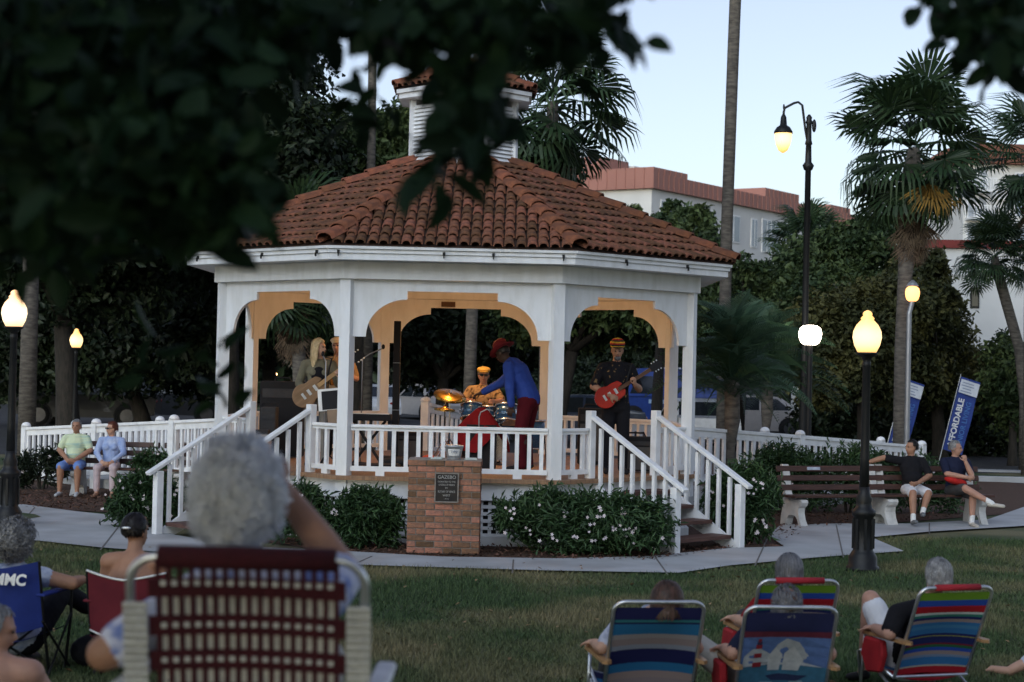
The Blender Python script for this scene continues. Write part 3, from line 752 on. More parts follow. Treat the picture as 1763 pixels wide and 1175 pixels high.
# oleander bushes with white flowers
def bush(label, px, py0, py1, rx, Y, n, m=None, fl=14, rs=0, grp='flowering bushes round the bandstand', size=0.10, low=0.0):
    c = U(px, (py0 + py1) / 2, Y); s = Y / FPX
    h = max(0.3, U(px, py0, Y).z)
    W = rx * s
    t = empty('flowering_bush', (c.x, Y, 0), 0, label, 'bush', grp)
    r = np.random.default_rng(rs)
    bl = []
    for i in range(9):
        a = r.uniform(-0.75, 0.75); hh = h * (1 - 0.28 * abs(a) ** 1.5 * r.uniform(0.4, 1))
        bl.append(((a * W, r.uniform(-0.35, 0.35) * W * 0.6, hh * r.uniform(0.42, 0.6)), (W * 0.42, W * 0.38, hh * 0.42)))
    P, Nn = blob_points(bl, n, rs, 0.2, 30)
    P[:, 2] = np.abs(P[:, 2]) + 0.02
    # upright shoots on top
    k = n // 5
    sx = r.uniform(-0.85, 0.85, k // 12 + 1)
    S = []
    for x in sx:
        bx, by = x * W, r.uniform(-0.4, 0.4) * W * 0.6; zt = h * (1 - 0.35 * abs(x) ** 2) * r.uniform(0.85, 1.1)
        for q in range(12): S.append((bx + r.normal() * 0.03, by + r.normal() * 0.03, zt - q * 0.022))
    S = np.array(S); SN = np.stack([r.normal(size=len(S)), r.normal(size=len(S)), np.full(len(S), 0.25)], 1)
    leaf_cloud('foliage', np.concatenate([P, S]), np.concatenate([Nn, SN]), size, 0.2, m or m_leaf, t, rs)
    mb = MB()
    for i in range(7):
        a = r.uniform(-0.5, 0.5) * W
        mb.tube([(a * 0.3, 0, -0.02), (a * 0.7, r.uniform(-.1, .1), h * 0.4), (a, r.uniform(-.2, .2), h * 0.8)], [0.018, 0.012, 0.005], 5)
    mb.build('stem', m_bark, t)
    fm = MB()
    for q in range(5):
        a = q * 2 * PI / 5; d = Vector((math.cos(a), 0, math.sin(a))); e = Vector((math.cos(a + 0.5), 0, math.sin(a + 0.5))); g = Vector((math.cos(a - 0.5), 0, math.sin(a - 0.5)))
        fm.add([(0, 0, 0), e * 0.018 + Vector((0, -.004, 0)), d * 0.032 + Vector((0, -0.01, 0)), g * 0.018 + Vector((0, -.004, 0))], [(0, 1, 2, 3)])
    fme = fm.mesh('flower', m_flower)
    for i in range(fl):
        b = bl[r.integers(0, 9)]; th = r.uniform(0, PI)
        p = Vector((b[0][0] + b[1][0] * math.cos(th) * 0.95, b[0][1] - b[1][1] * 1.2, b[0][2] + b[1][2] * r.uniform(-0.6, 1.0)))
        for q in range(r.integers(1, 4)):
            link('flower', fme, t, Matrix.Translation(p + Vector((r.normal() * 0.03, r.normal() * 0.02, r.normal() * 0.03))) @ Matrix.Rotation(r.uniform(-.6, .6), 4, 'Z') @ Matrix.Rotation(r.uniform(-.7, .3), 4, 'X') @ Matrix.Scale(r.uniform(.55, .95), 4))
bush('large dark bush with white flowers between brick pedestal and right stairs', 985, 845, 955, 150, 20.9, 12000, fl=26, rs=21)
bush('green bush left of the brick pedestal with few blossoms', 630, 845, 945, 72, 21.0, 6500, fl=3, rs=22)
bush('small green bush half hidden behind the white haired woman', 520, 835, 945, 48, 21.2, 2400, fl=6, rs=23)
bush('bush with white flowers outside the left stair rail, by the seated couple', 250, 815, 922, 62, 22.8, 5500, fl=11, rs=24)
bush('bush with white flowers right of the right stair rail', 1285, 800, 935, 68, 22.6, 6000, fl=15, rs=25)
bush('low bush with pale blossoms behind the bench, at the fence middle', 1345, 768, 850, 75, 27.8, 5200, fl=5, rs=26)
bush('low bush with pale blossoms behind the bench, under the fence end', 1460, 768, 850, 85, 28.0, 6000, fl=6, rs=27)
bush('low bush behind the two seated men near the fence end posts', 1580, 790, 850, 90, 28.2, 4600, fl=5, rs=28)
bush('dark bush against the white fence left of the seated couple', 70, 775, 850, 48, 29.0, 2200, m_leafd, fl=2, rs=29)
bush('leafy bush with blossoms behind the bench right of the seated couple', 262, 775, 840, 40, 28.0, 1600, fl=4, rs=30)

# fan palms
def fan_mesh(name, m, R=1.0, nl=30, pet=0.9, droop=0.35, spread=2.35, rs=0):
    r = random.Random(rs); mb = MB()
    mb.tube([(0, 0, 0), (0, pet * 0.5, 0.04), (0, pet, 0)], [0.022, 0.016, 0.012], 4)
    for i in range(nl):
        a = -spread / 1 + 2 * spread * i / (nl - 1); da = spread / (nl - 1)
        L = R * (0.82 + 0.18 * math.cos(a * 0.6)) * r.uniform(0.92, 1.05)
        def pt(rad, ang, z): return (rad * math.sin(ang), pet + rad * math.cos(ang), z)
        zz = 0.03 * (1 if i % 2 else -1)
        m1 = 0.55 * L
        dz = -droop * 0.12 * R
        mb.add([pt(0.02, a, 0), pt(m1, a - da, dz + zz), pt(m1, a, dz - zz), pt(m1, a + da, dz + zz)], [(0, 1, 2), (0, 2, 3)])
        t = a + r.uniform(-.03, .03)
        d2 = dz - droop * 0.25 * R * r.uniform(.6, 1.4); d3 = dz - droop * R * r.uniform(0.5, 1.5)
        mb.add([pt(m1, a - da, dz + zz), pt(m1, a + da, dz + zz), pt(0.8 * L, t + da * 0.5, d2), pt(0.8 * L, t - da * 0.5, d2), pt(L * 0.96, t, d3)], [(0, 1, 2, 3), (3, 2, 4)])
    return mb.mesh(name, m)
fanA = [fan_mesh('frond', m_palm, 1.0, 30, 0.95, 0.35, 2.2, 1), fan_mesh('frond', m_palm, 1.05, 28, 0.8, 0.55, 2.0, 2), fan_mesh('frond', m_palm, 0.92, 30, 1.1, 0.2, 2.4, 3)]
fanD = fan_mesh('dead_frond', m_dead, 0.95, 24, 0.7, 0.25, 0.75, 4)
fanY = fan_mesh('yellow_frond', m_palmy, 1.05, 26, 0.5, 0.2, 1.1, 5)
def basis(d, up=Vector((0, 0, 1))):
    d = d.normalized(); x = d.cross(up)
    if x.length < 1e-3: x = Vector((1, 0, 0))
    x.normalize(); z = x.cross(d)
    return Matrix((x, d, z)).transposed().to_4x4()
def fan_palm(label, base, pts, rad, crown_scale, n, skirt, rs=0, el0=78, el1=-58, grp=None, yellow=0, name='fan_palm', meshes=None, dead=None):
    t = empty(name, base, 0, label, 'palm', grp); r = random.Random(rs)
    P = [Vector(p) for p in pts]
    tr = MB(); tr.tube(P, rad, 12)
    tr.build('trunk', m_ptrunk, t, True)
    top = P[-1]
    for i in range(n):
        f = i / (n - 1)
        el = math.radians(el0 + (el1 - el0) * f + r.uniform(-9, 9)); az = i * 2.399 + r.uniform(-.3, .3)
        d = Vector((math.cos(az) * math.cos(el), math.sin(az) * math.cos(el), math.sin(el)))
        ms = meshes or fanA
        s = crown_scale * r.uniform(0.85, 1.1)
        Mx = Matrix.Translation(top + Vector((0, 0, 0.25 * crown_scale * (1 - f) - 0.3 * f * crown_scale)) + d * 0.06) @ basis(d) @ Matrix.Rotation(r.uniform(-.5, .5), 4, 'Y') @ Matrix.Scale(s, 4)
        link('frond', ms[i % len(ms)], t, Mx)
    for i in range(skirt):
        az = i * 2.399; el = math.radians(-74 - r.uniform(0, 10))
        d = Vector((math.cos(az) * math.cos(el), math.sin(az) * math.cos(el), math.sin(el)))
        z = -0.55 - 1.25 * (i / max(1, skirt)) * crown_scale
        Mx = Matrix.Translation(top + Vector((0, 0, z * 0.8)) + Vector((d.x, d.y, 0)) * 0.3) @ basis(d) @ Matrix.Rotation(r.uniform(-.7, .7), 4, 'Y') @ Matrix.Scale(crown_scale * 0.75 * r.uniform(.8, 1.1), 4)
        link('dead_frond', dead or fanD, t, Mx)
    for i in range(yellow):
        d = Vector((0.16 + 0.25 * i, -0.62, -0.75))
        link('yellow_frond', fanY, t, Matrix.Translation(top + Vector((0.08, -0.55, -0.5))) @ basis(d) @ Matrix.Scale(crown_scale * 0.85, 4))
    return t
def trunk_px(lst, Y, base):
    return [(U(x, y, Y).x - base[0], 0, U(x, y, Y).z) for x, y in lst]
Y = 36.0; b = U(1551, 770, Y); b = (b.x, Y, 0)
fan_palm('tall fan palm with brown skirt and one yellowed frond, right of street lamp', b, [(0, 0, -0.1)] + trunk_px([(1551, 770), (1553, 600), (1558, 480), (1564, 400), (1570, 300), (1574, 255)], Y, b), [0.21, 0.172, 0.155, 0.15, 0.19, 0.20, 0.12], 0.98, 38, 30, rs=31, yellow=1)
Y = 33.5; b = U(945, 760, Y); b = (b.x, Y, 0)
fan_palm('fan palm with hanging dry threads behind the cupola', b, [(0, 0, -0.1)] + trunk_px([(945, 700), (945, 500), (948, 300), (952, 175)], Y, b), [0.24, 0.2, 0.17, 0.18, 0.10], 0.95, 36, 14, rs=32, el1=-72)
Y = 40.0; b = U(1775, 760, Y); b = (b.x, Y, 0)
fan_palm('fan palm cut off by the right edge above the white building', b, [(0, 0, -0.1)] + trunk_px([(1775, 700), (1776, 500), (1778, 270)], Y, b), [0.22, 0.18, 0.17, 0.1], 0.78, 26, 6, rs=33)
Y = 42.0; b = U(1765, 760, Y); b = (b.x, Y, 0)
fan_palm('small leaning palm before the low white building', b, [(0, 0, -0.1)] + trunk_px([(1765, 690), (1755, 600), (1735, 530), (1718, 470), (1712, 440)], Y, b), [0.15, 0.14, 0.13, 0.13, 0.13, 0.08], 0.55, 36, 0, rs=34, el1=-40)
Y = 55.0; b = U(1385, 760, Y); b = (b.x, Y, 0)
fan_palm('shaggy grey green palm behind the tall lamp pole, below the pink roof', b, [(0, 0, -0.1)] + trunk_px([(1385, 700), (1386, 425)], Y, b), [0.2, 0.18, 0.12], 0.75, 34, 10, rs=35)
Y = 38.0; b = U(518, 760, Y); b = (b.x, Y, 0)
fan_palm('skirted palm seen through the left arch behind the blonde musician', b, [(0, 0, -0.1)] + trunk_px([(518, 740), (515, 620), (510, 500), (508, 440)], Y, b), [0.2, 0.16, 0.15, 0.15, 0.1], 0.9, 26, 26, rs=36, el1=-80)
def tall_palm(label, lst, Y, r0, zt, rs):
    b = U(*lst[0], Y); b = (b.x, Y, 0)
    pts = trunk_px(lst, Y, b); tp = pts[-1]; dx = (pts[-1][0] - pts[0][0]) / max(0.1, pts[-1][2] - pts[0][2])
    pts = [(pts[0][0], 0, -0.1)] + pts[1:] + [(tp[0] + dx * (zt - tp[2]), 0, zt)]
    fan_palm(label, b, pts, [r0 * 1.15] + [r0] * (len(pts) - 2) + [r0 * 0.7], 1.0, 22, 8, rs=rs, grp='tall bare palms')
tall_palm('very tall bare palm trunk rising between bandstand and street lamp', [(1243, 760), (1247, 580), (1251, 400), (1262, 100), (1266, 0)], 37.0, 0.125, 17, 41)
tall_palm('slim tall palm trunk left of the cupola', [(632, 760), (640, 200), (643, 0)], 41.0, 0.10, 17.5, 42)
tall_palm('slim palm trunk seen behind the drummer, its top above the cupola', [(806, 700), (812, 560), (826, 40), (828, 0)], 39.0, 0.13, 18, 43)
tall_palm('palm trunk at the left by the globe lamp in front of the oak', [(45, 780), (52, 520), (60, 200)], 34.0, 0.16, 16, 44)

# feathery date palms beside the right ramp
def feather_mesh(name, m, L=1.15, rs=0):
    r = random.Random(rs); mb = MB()
    pts = []
    for i in range(13):
        t = i / 12; pts.append(Vector((0, L * (t - 0.12 * t * t), 0.55 * L * t - 0.95 * L * t * t)))
    mb.tube(pts, [0.014 * (1 - 0.8 * i / 12) for i in range(13)], 4)
    for i in range(2, 44):
        t = i / 44; k = t * 12; a = int(k); p = pts[a].lerp(pts[min(12, a + 1)], k - a)
        ll = 0.30 * L * math.sin(PI * min(1, t * 0.85 + 0.18)) + 0.04
        for s in (-1, 1):
            d = Vector((s * 0.8, 0.55, 0.12 + r.uniform(-.1, .1))).normalized(); wv = Vector((0, 0.009, 0))
            e = p + d * ll + Vector((0, 0, -0.12 * ll)); q = p + d * ll * 0.55 + Vector((0, 0, 0.02))
            mb.add([p - wv, p + wv, q + wv, q - wv, e], [(0, 1, 2, 3), (3, 2, 4)])
    return mb.mesh(name, m)
fea = [feather_mesh('frond', m_feather, 1.25, 1), feather_mesh('frond', m_feather, 1.1, 2)]
def date_palm(label, px, Y, ptop, n, rs, sc):
    b = U(px, 760, Y); b = (b.x, Y, 0); z = U(px, ptop, Y).z
    fan_palm(label, b, [(0, 0, -0.1), (0, 0, z * 0.5), (0.02, 0, z * 0.7), (0, 0, z)], [0.085, 0.07, 0.12, 0.12], sc, n, 0, rs=rs, el0=82, el1=8, grp='feathery date palms', name='date_palm', meshes=fea)
date_palm('feathery date palm with swollen trunk right of the bandstand post', 1258, 27.2, 655, 46, 51, 1.05)
date_palm('feathery date palm farther right with thin trunk, nearer the lit lantern', 1318, 34.5, 655, 46, 52, 1.25)

# near trees whose leaves hang blurred into the top of the view
def near_tree(label, base, lst, limbs, rs, size=0.078):
    t = empty('overhanging_tree', base, 0, label, 'tree'); r = np.random.default_rng(rs); b = np.array(base)
    P = []
    for px, py, rx, ry, y0, y1, n in lst:
        # leaves come in small sprays
        ns = max(1, n // 7)
        for _ in range(ns):
            while True:
                a, c = r.uniform(-1, 1, 2)
                if a * a + c * c < 1: break
            y = r.uniform(y0, y1); ctr = np.array(U(px + a * rx, py + c * ry, y))
            for q in range(7): P.append(ctr + r.normal(size=3) * np.array([0.032, 0.05, 0.032]) - b)
    P = np.array(P); Nn = r.normal(size=P.shape) + np.array([0, -0.5, 0.3])
    leaf_cloud('leaves', P, Nn, size, 0.50, m_leafn, t, rs, fold=0.1, jitter=0.3, rounded=True)
    mb = MB()
    for pts, rad in limbs: mb.tube([np.array(p) - b for p in pts], rad, 7)
    mb.build('branches', m_bark, t, True)
    return t
def up(px, py, y): return tuple(U(px, py, y))
bx = (-2.7, 4.4, 0.75)
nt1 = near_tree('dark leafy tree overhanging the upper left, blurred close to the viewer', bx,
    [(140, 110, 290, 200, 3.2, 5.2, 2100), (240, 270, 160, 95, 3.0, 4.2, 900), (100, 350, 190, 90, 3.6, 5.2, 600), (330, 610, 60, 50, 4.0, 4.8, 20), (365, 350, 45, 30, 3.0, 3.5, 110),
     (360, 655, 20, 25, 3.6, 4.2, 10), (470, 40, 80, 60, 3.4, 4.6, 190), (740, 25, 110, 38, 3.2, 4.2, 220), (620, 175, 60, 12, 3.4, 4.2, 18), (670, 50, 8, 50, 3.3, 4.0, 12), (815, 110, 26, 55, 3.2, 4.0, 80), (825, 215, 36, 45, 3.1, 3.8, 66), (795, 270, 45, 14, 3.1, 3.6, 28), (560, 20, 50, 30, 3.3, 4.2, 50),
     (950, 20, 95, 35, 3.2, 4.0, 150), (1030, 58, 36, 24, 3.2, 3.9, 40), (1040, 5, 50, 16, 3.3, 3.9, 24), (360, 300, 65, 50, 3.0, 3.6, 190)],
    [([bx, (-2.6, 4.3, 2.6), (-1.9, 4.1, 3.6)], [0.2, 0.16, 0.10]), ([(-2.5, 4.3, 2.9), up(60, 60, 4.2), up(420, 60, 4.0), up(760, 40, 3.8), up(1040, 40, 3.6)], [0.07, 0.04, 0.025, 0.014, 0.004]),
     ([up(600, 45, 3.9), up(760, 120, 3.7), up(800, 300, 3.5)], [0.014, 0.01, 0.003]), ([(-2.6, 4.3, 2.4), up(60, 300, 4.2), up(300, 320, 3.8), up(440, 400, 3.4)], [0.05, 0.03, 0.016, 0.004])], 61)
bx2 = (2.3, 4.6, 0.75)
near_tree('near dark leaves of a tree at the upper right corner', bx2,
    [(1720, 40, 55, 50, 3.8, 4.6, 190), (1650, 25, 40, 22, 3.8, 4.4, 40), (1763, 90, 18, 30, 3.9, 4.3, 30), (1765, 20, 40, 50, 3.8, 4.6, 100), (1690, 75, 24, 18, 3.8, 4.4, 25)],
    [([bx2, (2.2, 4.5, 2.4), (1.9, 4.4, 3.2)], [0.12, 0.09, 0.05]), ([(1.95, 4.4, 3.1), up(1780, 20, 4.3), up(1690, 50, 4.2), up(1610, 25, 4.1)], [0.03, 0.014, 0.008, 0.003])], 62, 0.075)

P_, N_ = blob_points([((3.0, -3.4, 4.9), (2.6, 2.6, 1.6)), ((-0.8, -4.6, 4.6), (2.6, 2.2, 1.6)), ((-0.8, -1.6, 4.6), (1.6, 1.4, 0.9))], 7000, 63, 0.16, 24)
leaf_cloud('added_shading_crown', P_ + np.array([-3.0, 0, 0]), N_, 0.15, 0.5, m_leafd, nt1, 64)  # crown out of view, added to shade the near leaves
# unseen trees added around the viewer to dim the front light
for i, (x, y, h, label) in enumerate(((-11, -9, 11, 'unseen broad tree added behind the viewer on the left to dim the light'), (-2, -13, 12, 'unseen broad tree added straight behind the viewer to dim the light'), (8, -10, 11, 'unseen broad tree added behind the viewer on the right to dim the light'), (-16, 3, 11, 'unseen tree added outside the left edge of the lawn to dim the light'))):
    tree('added_shading_tree', label, (x, y, 0.3), [((x + a, y + b, h * c), (3.2, 3.2, 2.4)) for a, b, c in ((0, 0, .78), (2.6, .5, .6), (-2.6, -.5, .6), (.5, 2.4, .55), (-.4, -2.4, .6), (0, 0, .42))], 9000, 0.42, m_leafd, rs=90 + i, trunk_r=.35, grp='unseen trees added to dim the front light')
# grass blades over the visible lawn
def grass():
    r = np.random.default_rng(9); n = 260000
    y = 9.5 + (24 - 9.5) * r.random(n) ** 1.25; x = r.uniform(-1, 1, n) * (y * 0.31 + 0.3)
    from_walk = np.array([p for p in walk_pts])
    def inside(px, py, poly):
        ins = np.zeros(len(px), bool); j = len(poly) - 1
        for i in range(len(poly)):
            xi, yi = poly[i]; xj, yj = poly[j]
            c = ((yi > py) != (yj > py)) & (px < (xj - xi) * (py - yi) / (yj - yi + 1e-12) + xi); ins ^= c; j = i
        return ins
    # lawn lies in front of the walk (nearer the viewer) or in the right hand corner
    fx = np.array([p[0] for p in gp((1556, 953), (1407, 964), (1257, 978), (1169, 991), (940, 987), (640, 978), (420, 966), (173, 947), (63, 935), (-20, 930), (-120, 925))]); fy = np.array([p[1] for p in gp((1556, 953), (1407, 964), (1257, 978), (1169, 991), (940, 987), (640, 978), (420, 966), (173, 947), (63, 935), (-20, 930), (-120, 925))])
    lim = np.interp(x, fx[::-1], fy[::-1])
    rt = gp((1556, 953), (1500, 929), (1600, 919), (1763, 909))
    lim = np.where(x > fx[0], 99, lim)
    keep = (y < lim - 0.02) & ~inside(x, y, walk_pts)
    lim2 = np.interp(x, [p[0] for p in rt], [p[1] for p in rt]); keep &= ~((x > fx[0]) & (y > lim2))
    x, y = x[keep], y[keep]; n = len(x)
    z = np.array([0.8 * min(1, max(0, (9.6 - q) / 4.2)) ** 2 for q in y]); z = np.zeros(n) if True else z
    h = 0.035 + 0.03 * r.random(n) * (1 + 0.8 * np.sin(x * 1.7) * np.sin(y * 1.3)); a = r.uniform(0, 2 * PI, n); wd = 0.006
    lean = r.normal(size=(n, 2)) * 0.025
    A = np.stack([x - wd * np.cos(a), y - wd * np.sin(a), z], 1); B = np.stack([x + wd * np.cos(a), y + wd * np.sin(a), z], 1); C = np.stack([x + lean[:, 0], y + lean[:, 1], z + h], 1)
    V = np.stack([A, B, C], 1).reshape(-1, 3)
    o = link('grass', np_mesh('grass', V, np.arange(3 * n).reshape(-1, 3), m_blade)); setp(o, 'short patchy grass blades of the park lawn', 'grass', kind='stuff')
grass()
def mulch_chips():
    r = np.random.default_rng(19); n = 14000
    xs, ys = [], []
    for (a, b, c, d, k) in ((-9, -4.2, 24.5, 28.6, 4500), (-4.5, 3.2, 20.2, 22, 5000), (2.6, 9, 22, 28, 4500)):
        xs.append(r.uniform(a, b, k)); ys.append(r.uniform(c, d, k))
    x, y = np.concatenate(xs), np.concatenate(ys)
    poly = gp((-60, 872), (60, 877), (150, 882), (240, 886), (330, 905), (420, 930), (600, 955), (840, 964), (1110, 970), (1260, 948), (1345, 945), (1390, 912), (1560, 900), (1763, 884), (1800, 838), (1600, 818), (1320, 800), (900, 800), (420, 795), (60, 822), (-60, 826))
    ins = np.zeros(len(x), bool); j = len(poly) - 1
    for i in range(len(poly)):
        xi, yi = poly[i]; xj, yj = poly[j]
        c = ((yi > y) != (yj > y)) & (x < (xj - xi) * (y - yi) / (yj - yi + 1e-12) + xi); ins ^= c; j = i
    P = np.stack([x[ins], y[ins], np.full(ins.sum(), 0.028)], 1)
    o = leaf_cloud('bark_chips', P, np.stack([r.normal(size=len(P)) * .4, r.normal(size=len(P)) * .4, np.ones(len(P))], 1), 0.06, 0.35, mat('bark_chip', (0.15, 0.08, 0.05), (0.07, 0.04, 0.03), scale=3, rough=0.95, isl=0.5), None, 20, 0.05)
    setp(o, 'loose bark chips on the planting beds', 'mulch', kind='stuff')
mulch_chips()

def litter():
    r = np.random.default_rng(41); n = 260
    y = r.uniform(11, 20.3, n); x = r.uniform(-1, 1, n) * y * 0.3
    P = np.stack([x, y, np.full(n, 0.045)], 1)
    o = leaf_cloud('fallen_leaves', P, np.stack([r.normal(size=n) * .3, r.normal(size=n) * .3, np.ones(n)], 1), 0.055, 0.5, mat('fallen_leaf', (0.20, 0.12, 0.06), (0.28, 0.2, 0.1), scale=3, rough=0.9, isl=0.4), None, 42, 0.1)
    setp(o, 'scattered dry fallen leaves on lawn and walk', 'leaves', kind='stuff')
litter()
# ---------------------------------------------------------------- text
def text(name, body, size, m, parent, mtx, align='CENTER', extrude=0.0, bold=0.0, xs=1.0):
    cu = bpy.data.curves.new(name, 'FONT'); cu.body = body; cu.size = size; cu.align_x = align; cu.align_y = 'CENTER'; cu.extrude = extrude; cu.offset = bold; cu.resolution_u = 3
    to = bpy.data.objects.new(name, cu); COL.objects.link(to)
    dg = bpy.context.evaluated_depsgraph_get(); me = bpy.data.meshes.new_from_object(to.evaluated_get(dg)); bpy.data.objects.remove(to)
    me.materials.clear(); me.materials.append(m)
    return link(name, me, parent, mtx @ Matrix.Diagonal((xs, 1, 1, 1)))
RX90 = Matrix.Rotation(PI / 2, 4, 'X')           # text plane upright, facing -Y

# ---------------------------------------------------------------- brick pedestal
pc = G(762, 957); PEDX, PEDY = pc.x, pc.y + 0.25
ped = empty('brick_pedestal', (PEDX, PEDY, 0.0), 0, 'square brick pedestal with dark plaque at the bandstand front', 'pedestal')
PWD, PDP, PHT = 0.86, 0.5, 1.10
MB().box((0, 0, PHT / 2 + 0.01), (PWD - 0.022, PDP - 0.022, PHT - 0.02)).build('mortar_core', m_mortar, ped)
NC = 15; ch = PHT / NC
bk = {}
rb = random.Random(3)
def brick(L, D, H):
    k = (round(L, 3), round(D, 3))
    if k not in bk:
        mb = MB().box((0, 0, 0), (L, D, H)); me = mb.mesh('brick', m_brick)
        bm = bmesh.new(); bm.from_mesh(me); bmesh.ops.bevel(bm, geom=bm.edges[:], offset=0.004, segments=1, affect='EDGES'); bm.to_mesh(me); bm.free(); bk[k] = me
    return bk[k]
for i in range(NC):
    z = ch * (i + 0.5) + 0.02
    top = i == NC - 1
    for s, half, axis in ((-1, PWD / 2, 'x'), (1, PWD / 2, 'x'), (-1, PDP / 2, 'y'), (1, PDP / 2, 'y')):
        tot = 2 * half - (0.0 if axis == 'x' else 0.2)
        n = 4 if axis == 'x' else 1
        BL = tot / n
        cuts = [-tot / 2 + BL * j for j in range(n + 1)] if i % 2 == 0 else [-tot / 2] + [-tot / 2 + BL * (j + 0.5) for j in range(n)] + [tot / 2]
        for j in range(len(cuts) - 1):
            L = cuts[j + 1] - cuts[j]; c = (cuts[j] + cuts[j + 1]) / 2
            pr = rb.uniform(0, 0.006) + (0.012 if top else 0)
            if axis == 'x':
                me = brick(L - 0.012, 0.095, ch - 0.012); p = (c, s * (PDP / 2 - 0.0475 + pr), z); R = Matrix.Identity(4)
            else:
                me = brick(L - 0.012, 0.095, ch - 0.012); p = (s * (PWD / 2 - 0.0475 + pr * 0.5), c, z); R = Matrix.Rotation(PI / 2, 4, 'Z')
            link('brick', me, ped, Matrix.Translation(p) @ R)
MB().box((0, 0, PHT + 0.016), (PWD + 0.0, PDP + 0.0, 0.012)).build('cap_mortar', m_mortar, ped)
plq = MB().box((0, 0, 0), (0.27, 0.03, 0.335)).build('plaque', m_plaque, ped, mtx=Matrix.Translation((0.03, -PDP / 2 - 0.026, 0.80)))
fr = MB()
for a, b in (((-.135, .1675), (.135, .1675)), ((-.135, -.1675), (.135, -.1675)), ((-.135, -.1675), (-.135, .1675)), ((.135, -.1675), (.135, .1675))):
    fr.bar((a[0], -0.018, a[1]), (b[0], -0.018, b[1]), 0.012, 0.014)
fr.build('plaque_rim', m_mortar, plq)
for s, body, z in ((0.055, 'GAZEBO', 0.122), (0.028, 'DONATED TO THE', 0.068), (0.028, 'CITIZENS OF VENICE', 0.032), (0.026, 'BY', -0.004), (0.036, 'ROTARY OF VENICE', -0.048), (0.034, 'WEST', -0.092), (0.022, '1 9 8 5', -0.132)):
    wd = {'CITIZENS OF VENICE': 0.72, 'ROTARY OF VENICE': 0.62, 'DONATED TO THE': 0.85}.get(body, 1.0)
    text('lettering', body, s, m_plaquetext, plq, Matrix.Translation((0, -0.0175, z)) @ RX90, xs=wd)
bkt = empty('tip_bucket', (PEDX + 0.10, PEDY - 0.05, PHT + 0.022), 0, 'small galvanised tip bucket with paper label on the brick pedestal', 'bucket')
MB().lathe([(0.075, 0), (0.078, 0.008), (0.105, 0.15), (0.112, 0.152), (0.112, 0.165), (0.102, 0.163), (0.075, 0.02)], 20).build('pail', m_galv, bkt, True)
lb = MB()
for i in range(8):
    t0, t1 = -PI / 2 - 0.75 + 1.5 * i / 8, -PI / 2 - 0.75 + 1.5 * (i + 1) / 8
    lb.add([(0.089 * math.cos(t0), 0.089 * math.sin(t0), 0.045), (0.089 * math.cos(t1), 0.089 * math.sin(t1), 0.045), (0.102 * math.cos(t1), 0.102 * math.sin(t1), 0.125), (0.102 * math.cos(t0), 0.102 * math.sin(t0), 0.125)], [(0, 1, 2, 3)])
lb.build('paper_label', m_paper, bkt)
text('lettering', '"TIPS"', 0.045, m_ink, bkt, Matrix.Translation((0, -0.106, 0.09)) @ RX90)
MB().tube([(0.11 * math.cos(t), 0.11 * math.sin(t) * 0.3 - 0.09, 0.15 - 0.04 * math.sin(t)) for t in [PI * i / 10 for i in range(11)]], 0.004, 5).build('handle', m_steel, bkt)
o = MB().box((0, 0, 0), (0.14, 0.09, 0.012), Matrix.Rotation(0.2, 3, 'Z')).box((0.01, 0.01, 0.011), (0.12, 0.08, 0.008), Matrix.Rotation(-0.1, 3, 'Z')).build('leaflet', mat('pale_card', (0.55, 0.62, 0.6)), mtx=Matrix.Translation((PEDX + 0.30, PEDY - 0.1, PHT + 0.03))); setp(o, 'pale leaflets lying on the pedestal right of the bucket', 'leaflet')
o = MB().box((0, 0, 0), (0.13, 0.09, 0.014), Matrix.Rotation(-0.15, 3, 'Z')).box((0.02, 0, 0.013), (0.10, 0.08, 0.01), Matrix.Rotation(0.2, 3, 'Z')).build('leaflet', mat('pale_card', (0.55, 0.62, 0.6)), mtx=Matrix.Translation((PEDX - 0.10, PEDY - 0.1, PHT + 0.031))); setp(o, 'pale leaflets lying on the pedestal left of the bucket', 'leaflet')

# ---------------------------------------------------------------- street lamps
def globe_lamp(label, base, H, gm, rs=0, lean=0.0):
    t = empty('globe_lamp', base, rs, label, 'street lamp', 'acorn globe lamps'); t.rotation_euler[1] = lean
    zb = H - 0.50
    MB().lathe([(0.19, 0), (0.19, 0.05), (0.165, 0.07), (0.165, 0.16), (0.13, 0.22), (0.115, 0.24), (0.115, 0.62), (0.135, 0.64), (0.135, 0.69), (0.10, 0.72), (0.085, 0.78), (0.095, 0.82), (0.07, 0.88), (0.06, 0.96)], 16).build('lamp_base', m_black, t, True)
    fl = MB()
    for i in range(8):
        a = i * PI / 4; fl.box((0.118 * math.cos(a), 0.118 * math.sin(a), 0.43), (0.02, 0.03, 0.34), Matrix.Rotation(a, 3, 'Z'))
    fl.build('base_fluting', m_black, t)
    MB().lathe([(0.058, 0.9), (0.052, 1.3), (0.045, zb - 0.15), (0.05, zb - 0.14), (0.05, zb - 0.10), (0.042, zb - 0.08), (0.06, zb - 0.04), (0.10, zb - 0.015), (0.125, zb + 0.0), (0.125, zb + 0.02)], 14).build('pole', m_black, t, True)
    MB().lathe([(0.105, -0.159), (0.145, -0.08), (0.165, 0.01), (0.158, 0.08), (0.125, 0.15), (0.085, 0.195), (0.07, 0.21), (0.078, 0.23), (0.05, 0.26), (0.055, 0.28), (0.04, 0.305), (0.01, 0.32)], 20).build('globe', gm, t, True, Matrix.Translation((0, 0, zb + 0.18)))
    return t
globe_lamp('black lamp post with glowing yellow acorn globe before the right benches', tuple(G(1485, 984)), 2.97, m_globe)
globe_lamp('black lamp post with pale glowing acorn globe at the left edge', tuple(G(15, 903, 0.03)), 3.06, m_globew)
p = U(132, 566, 33.0)
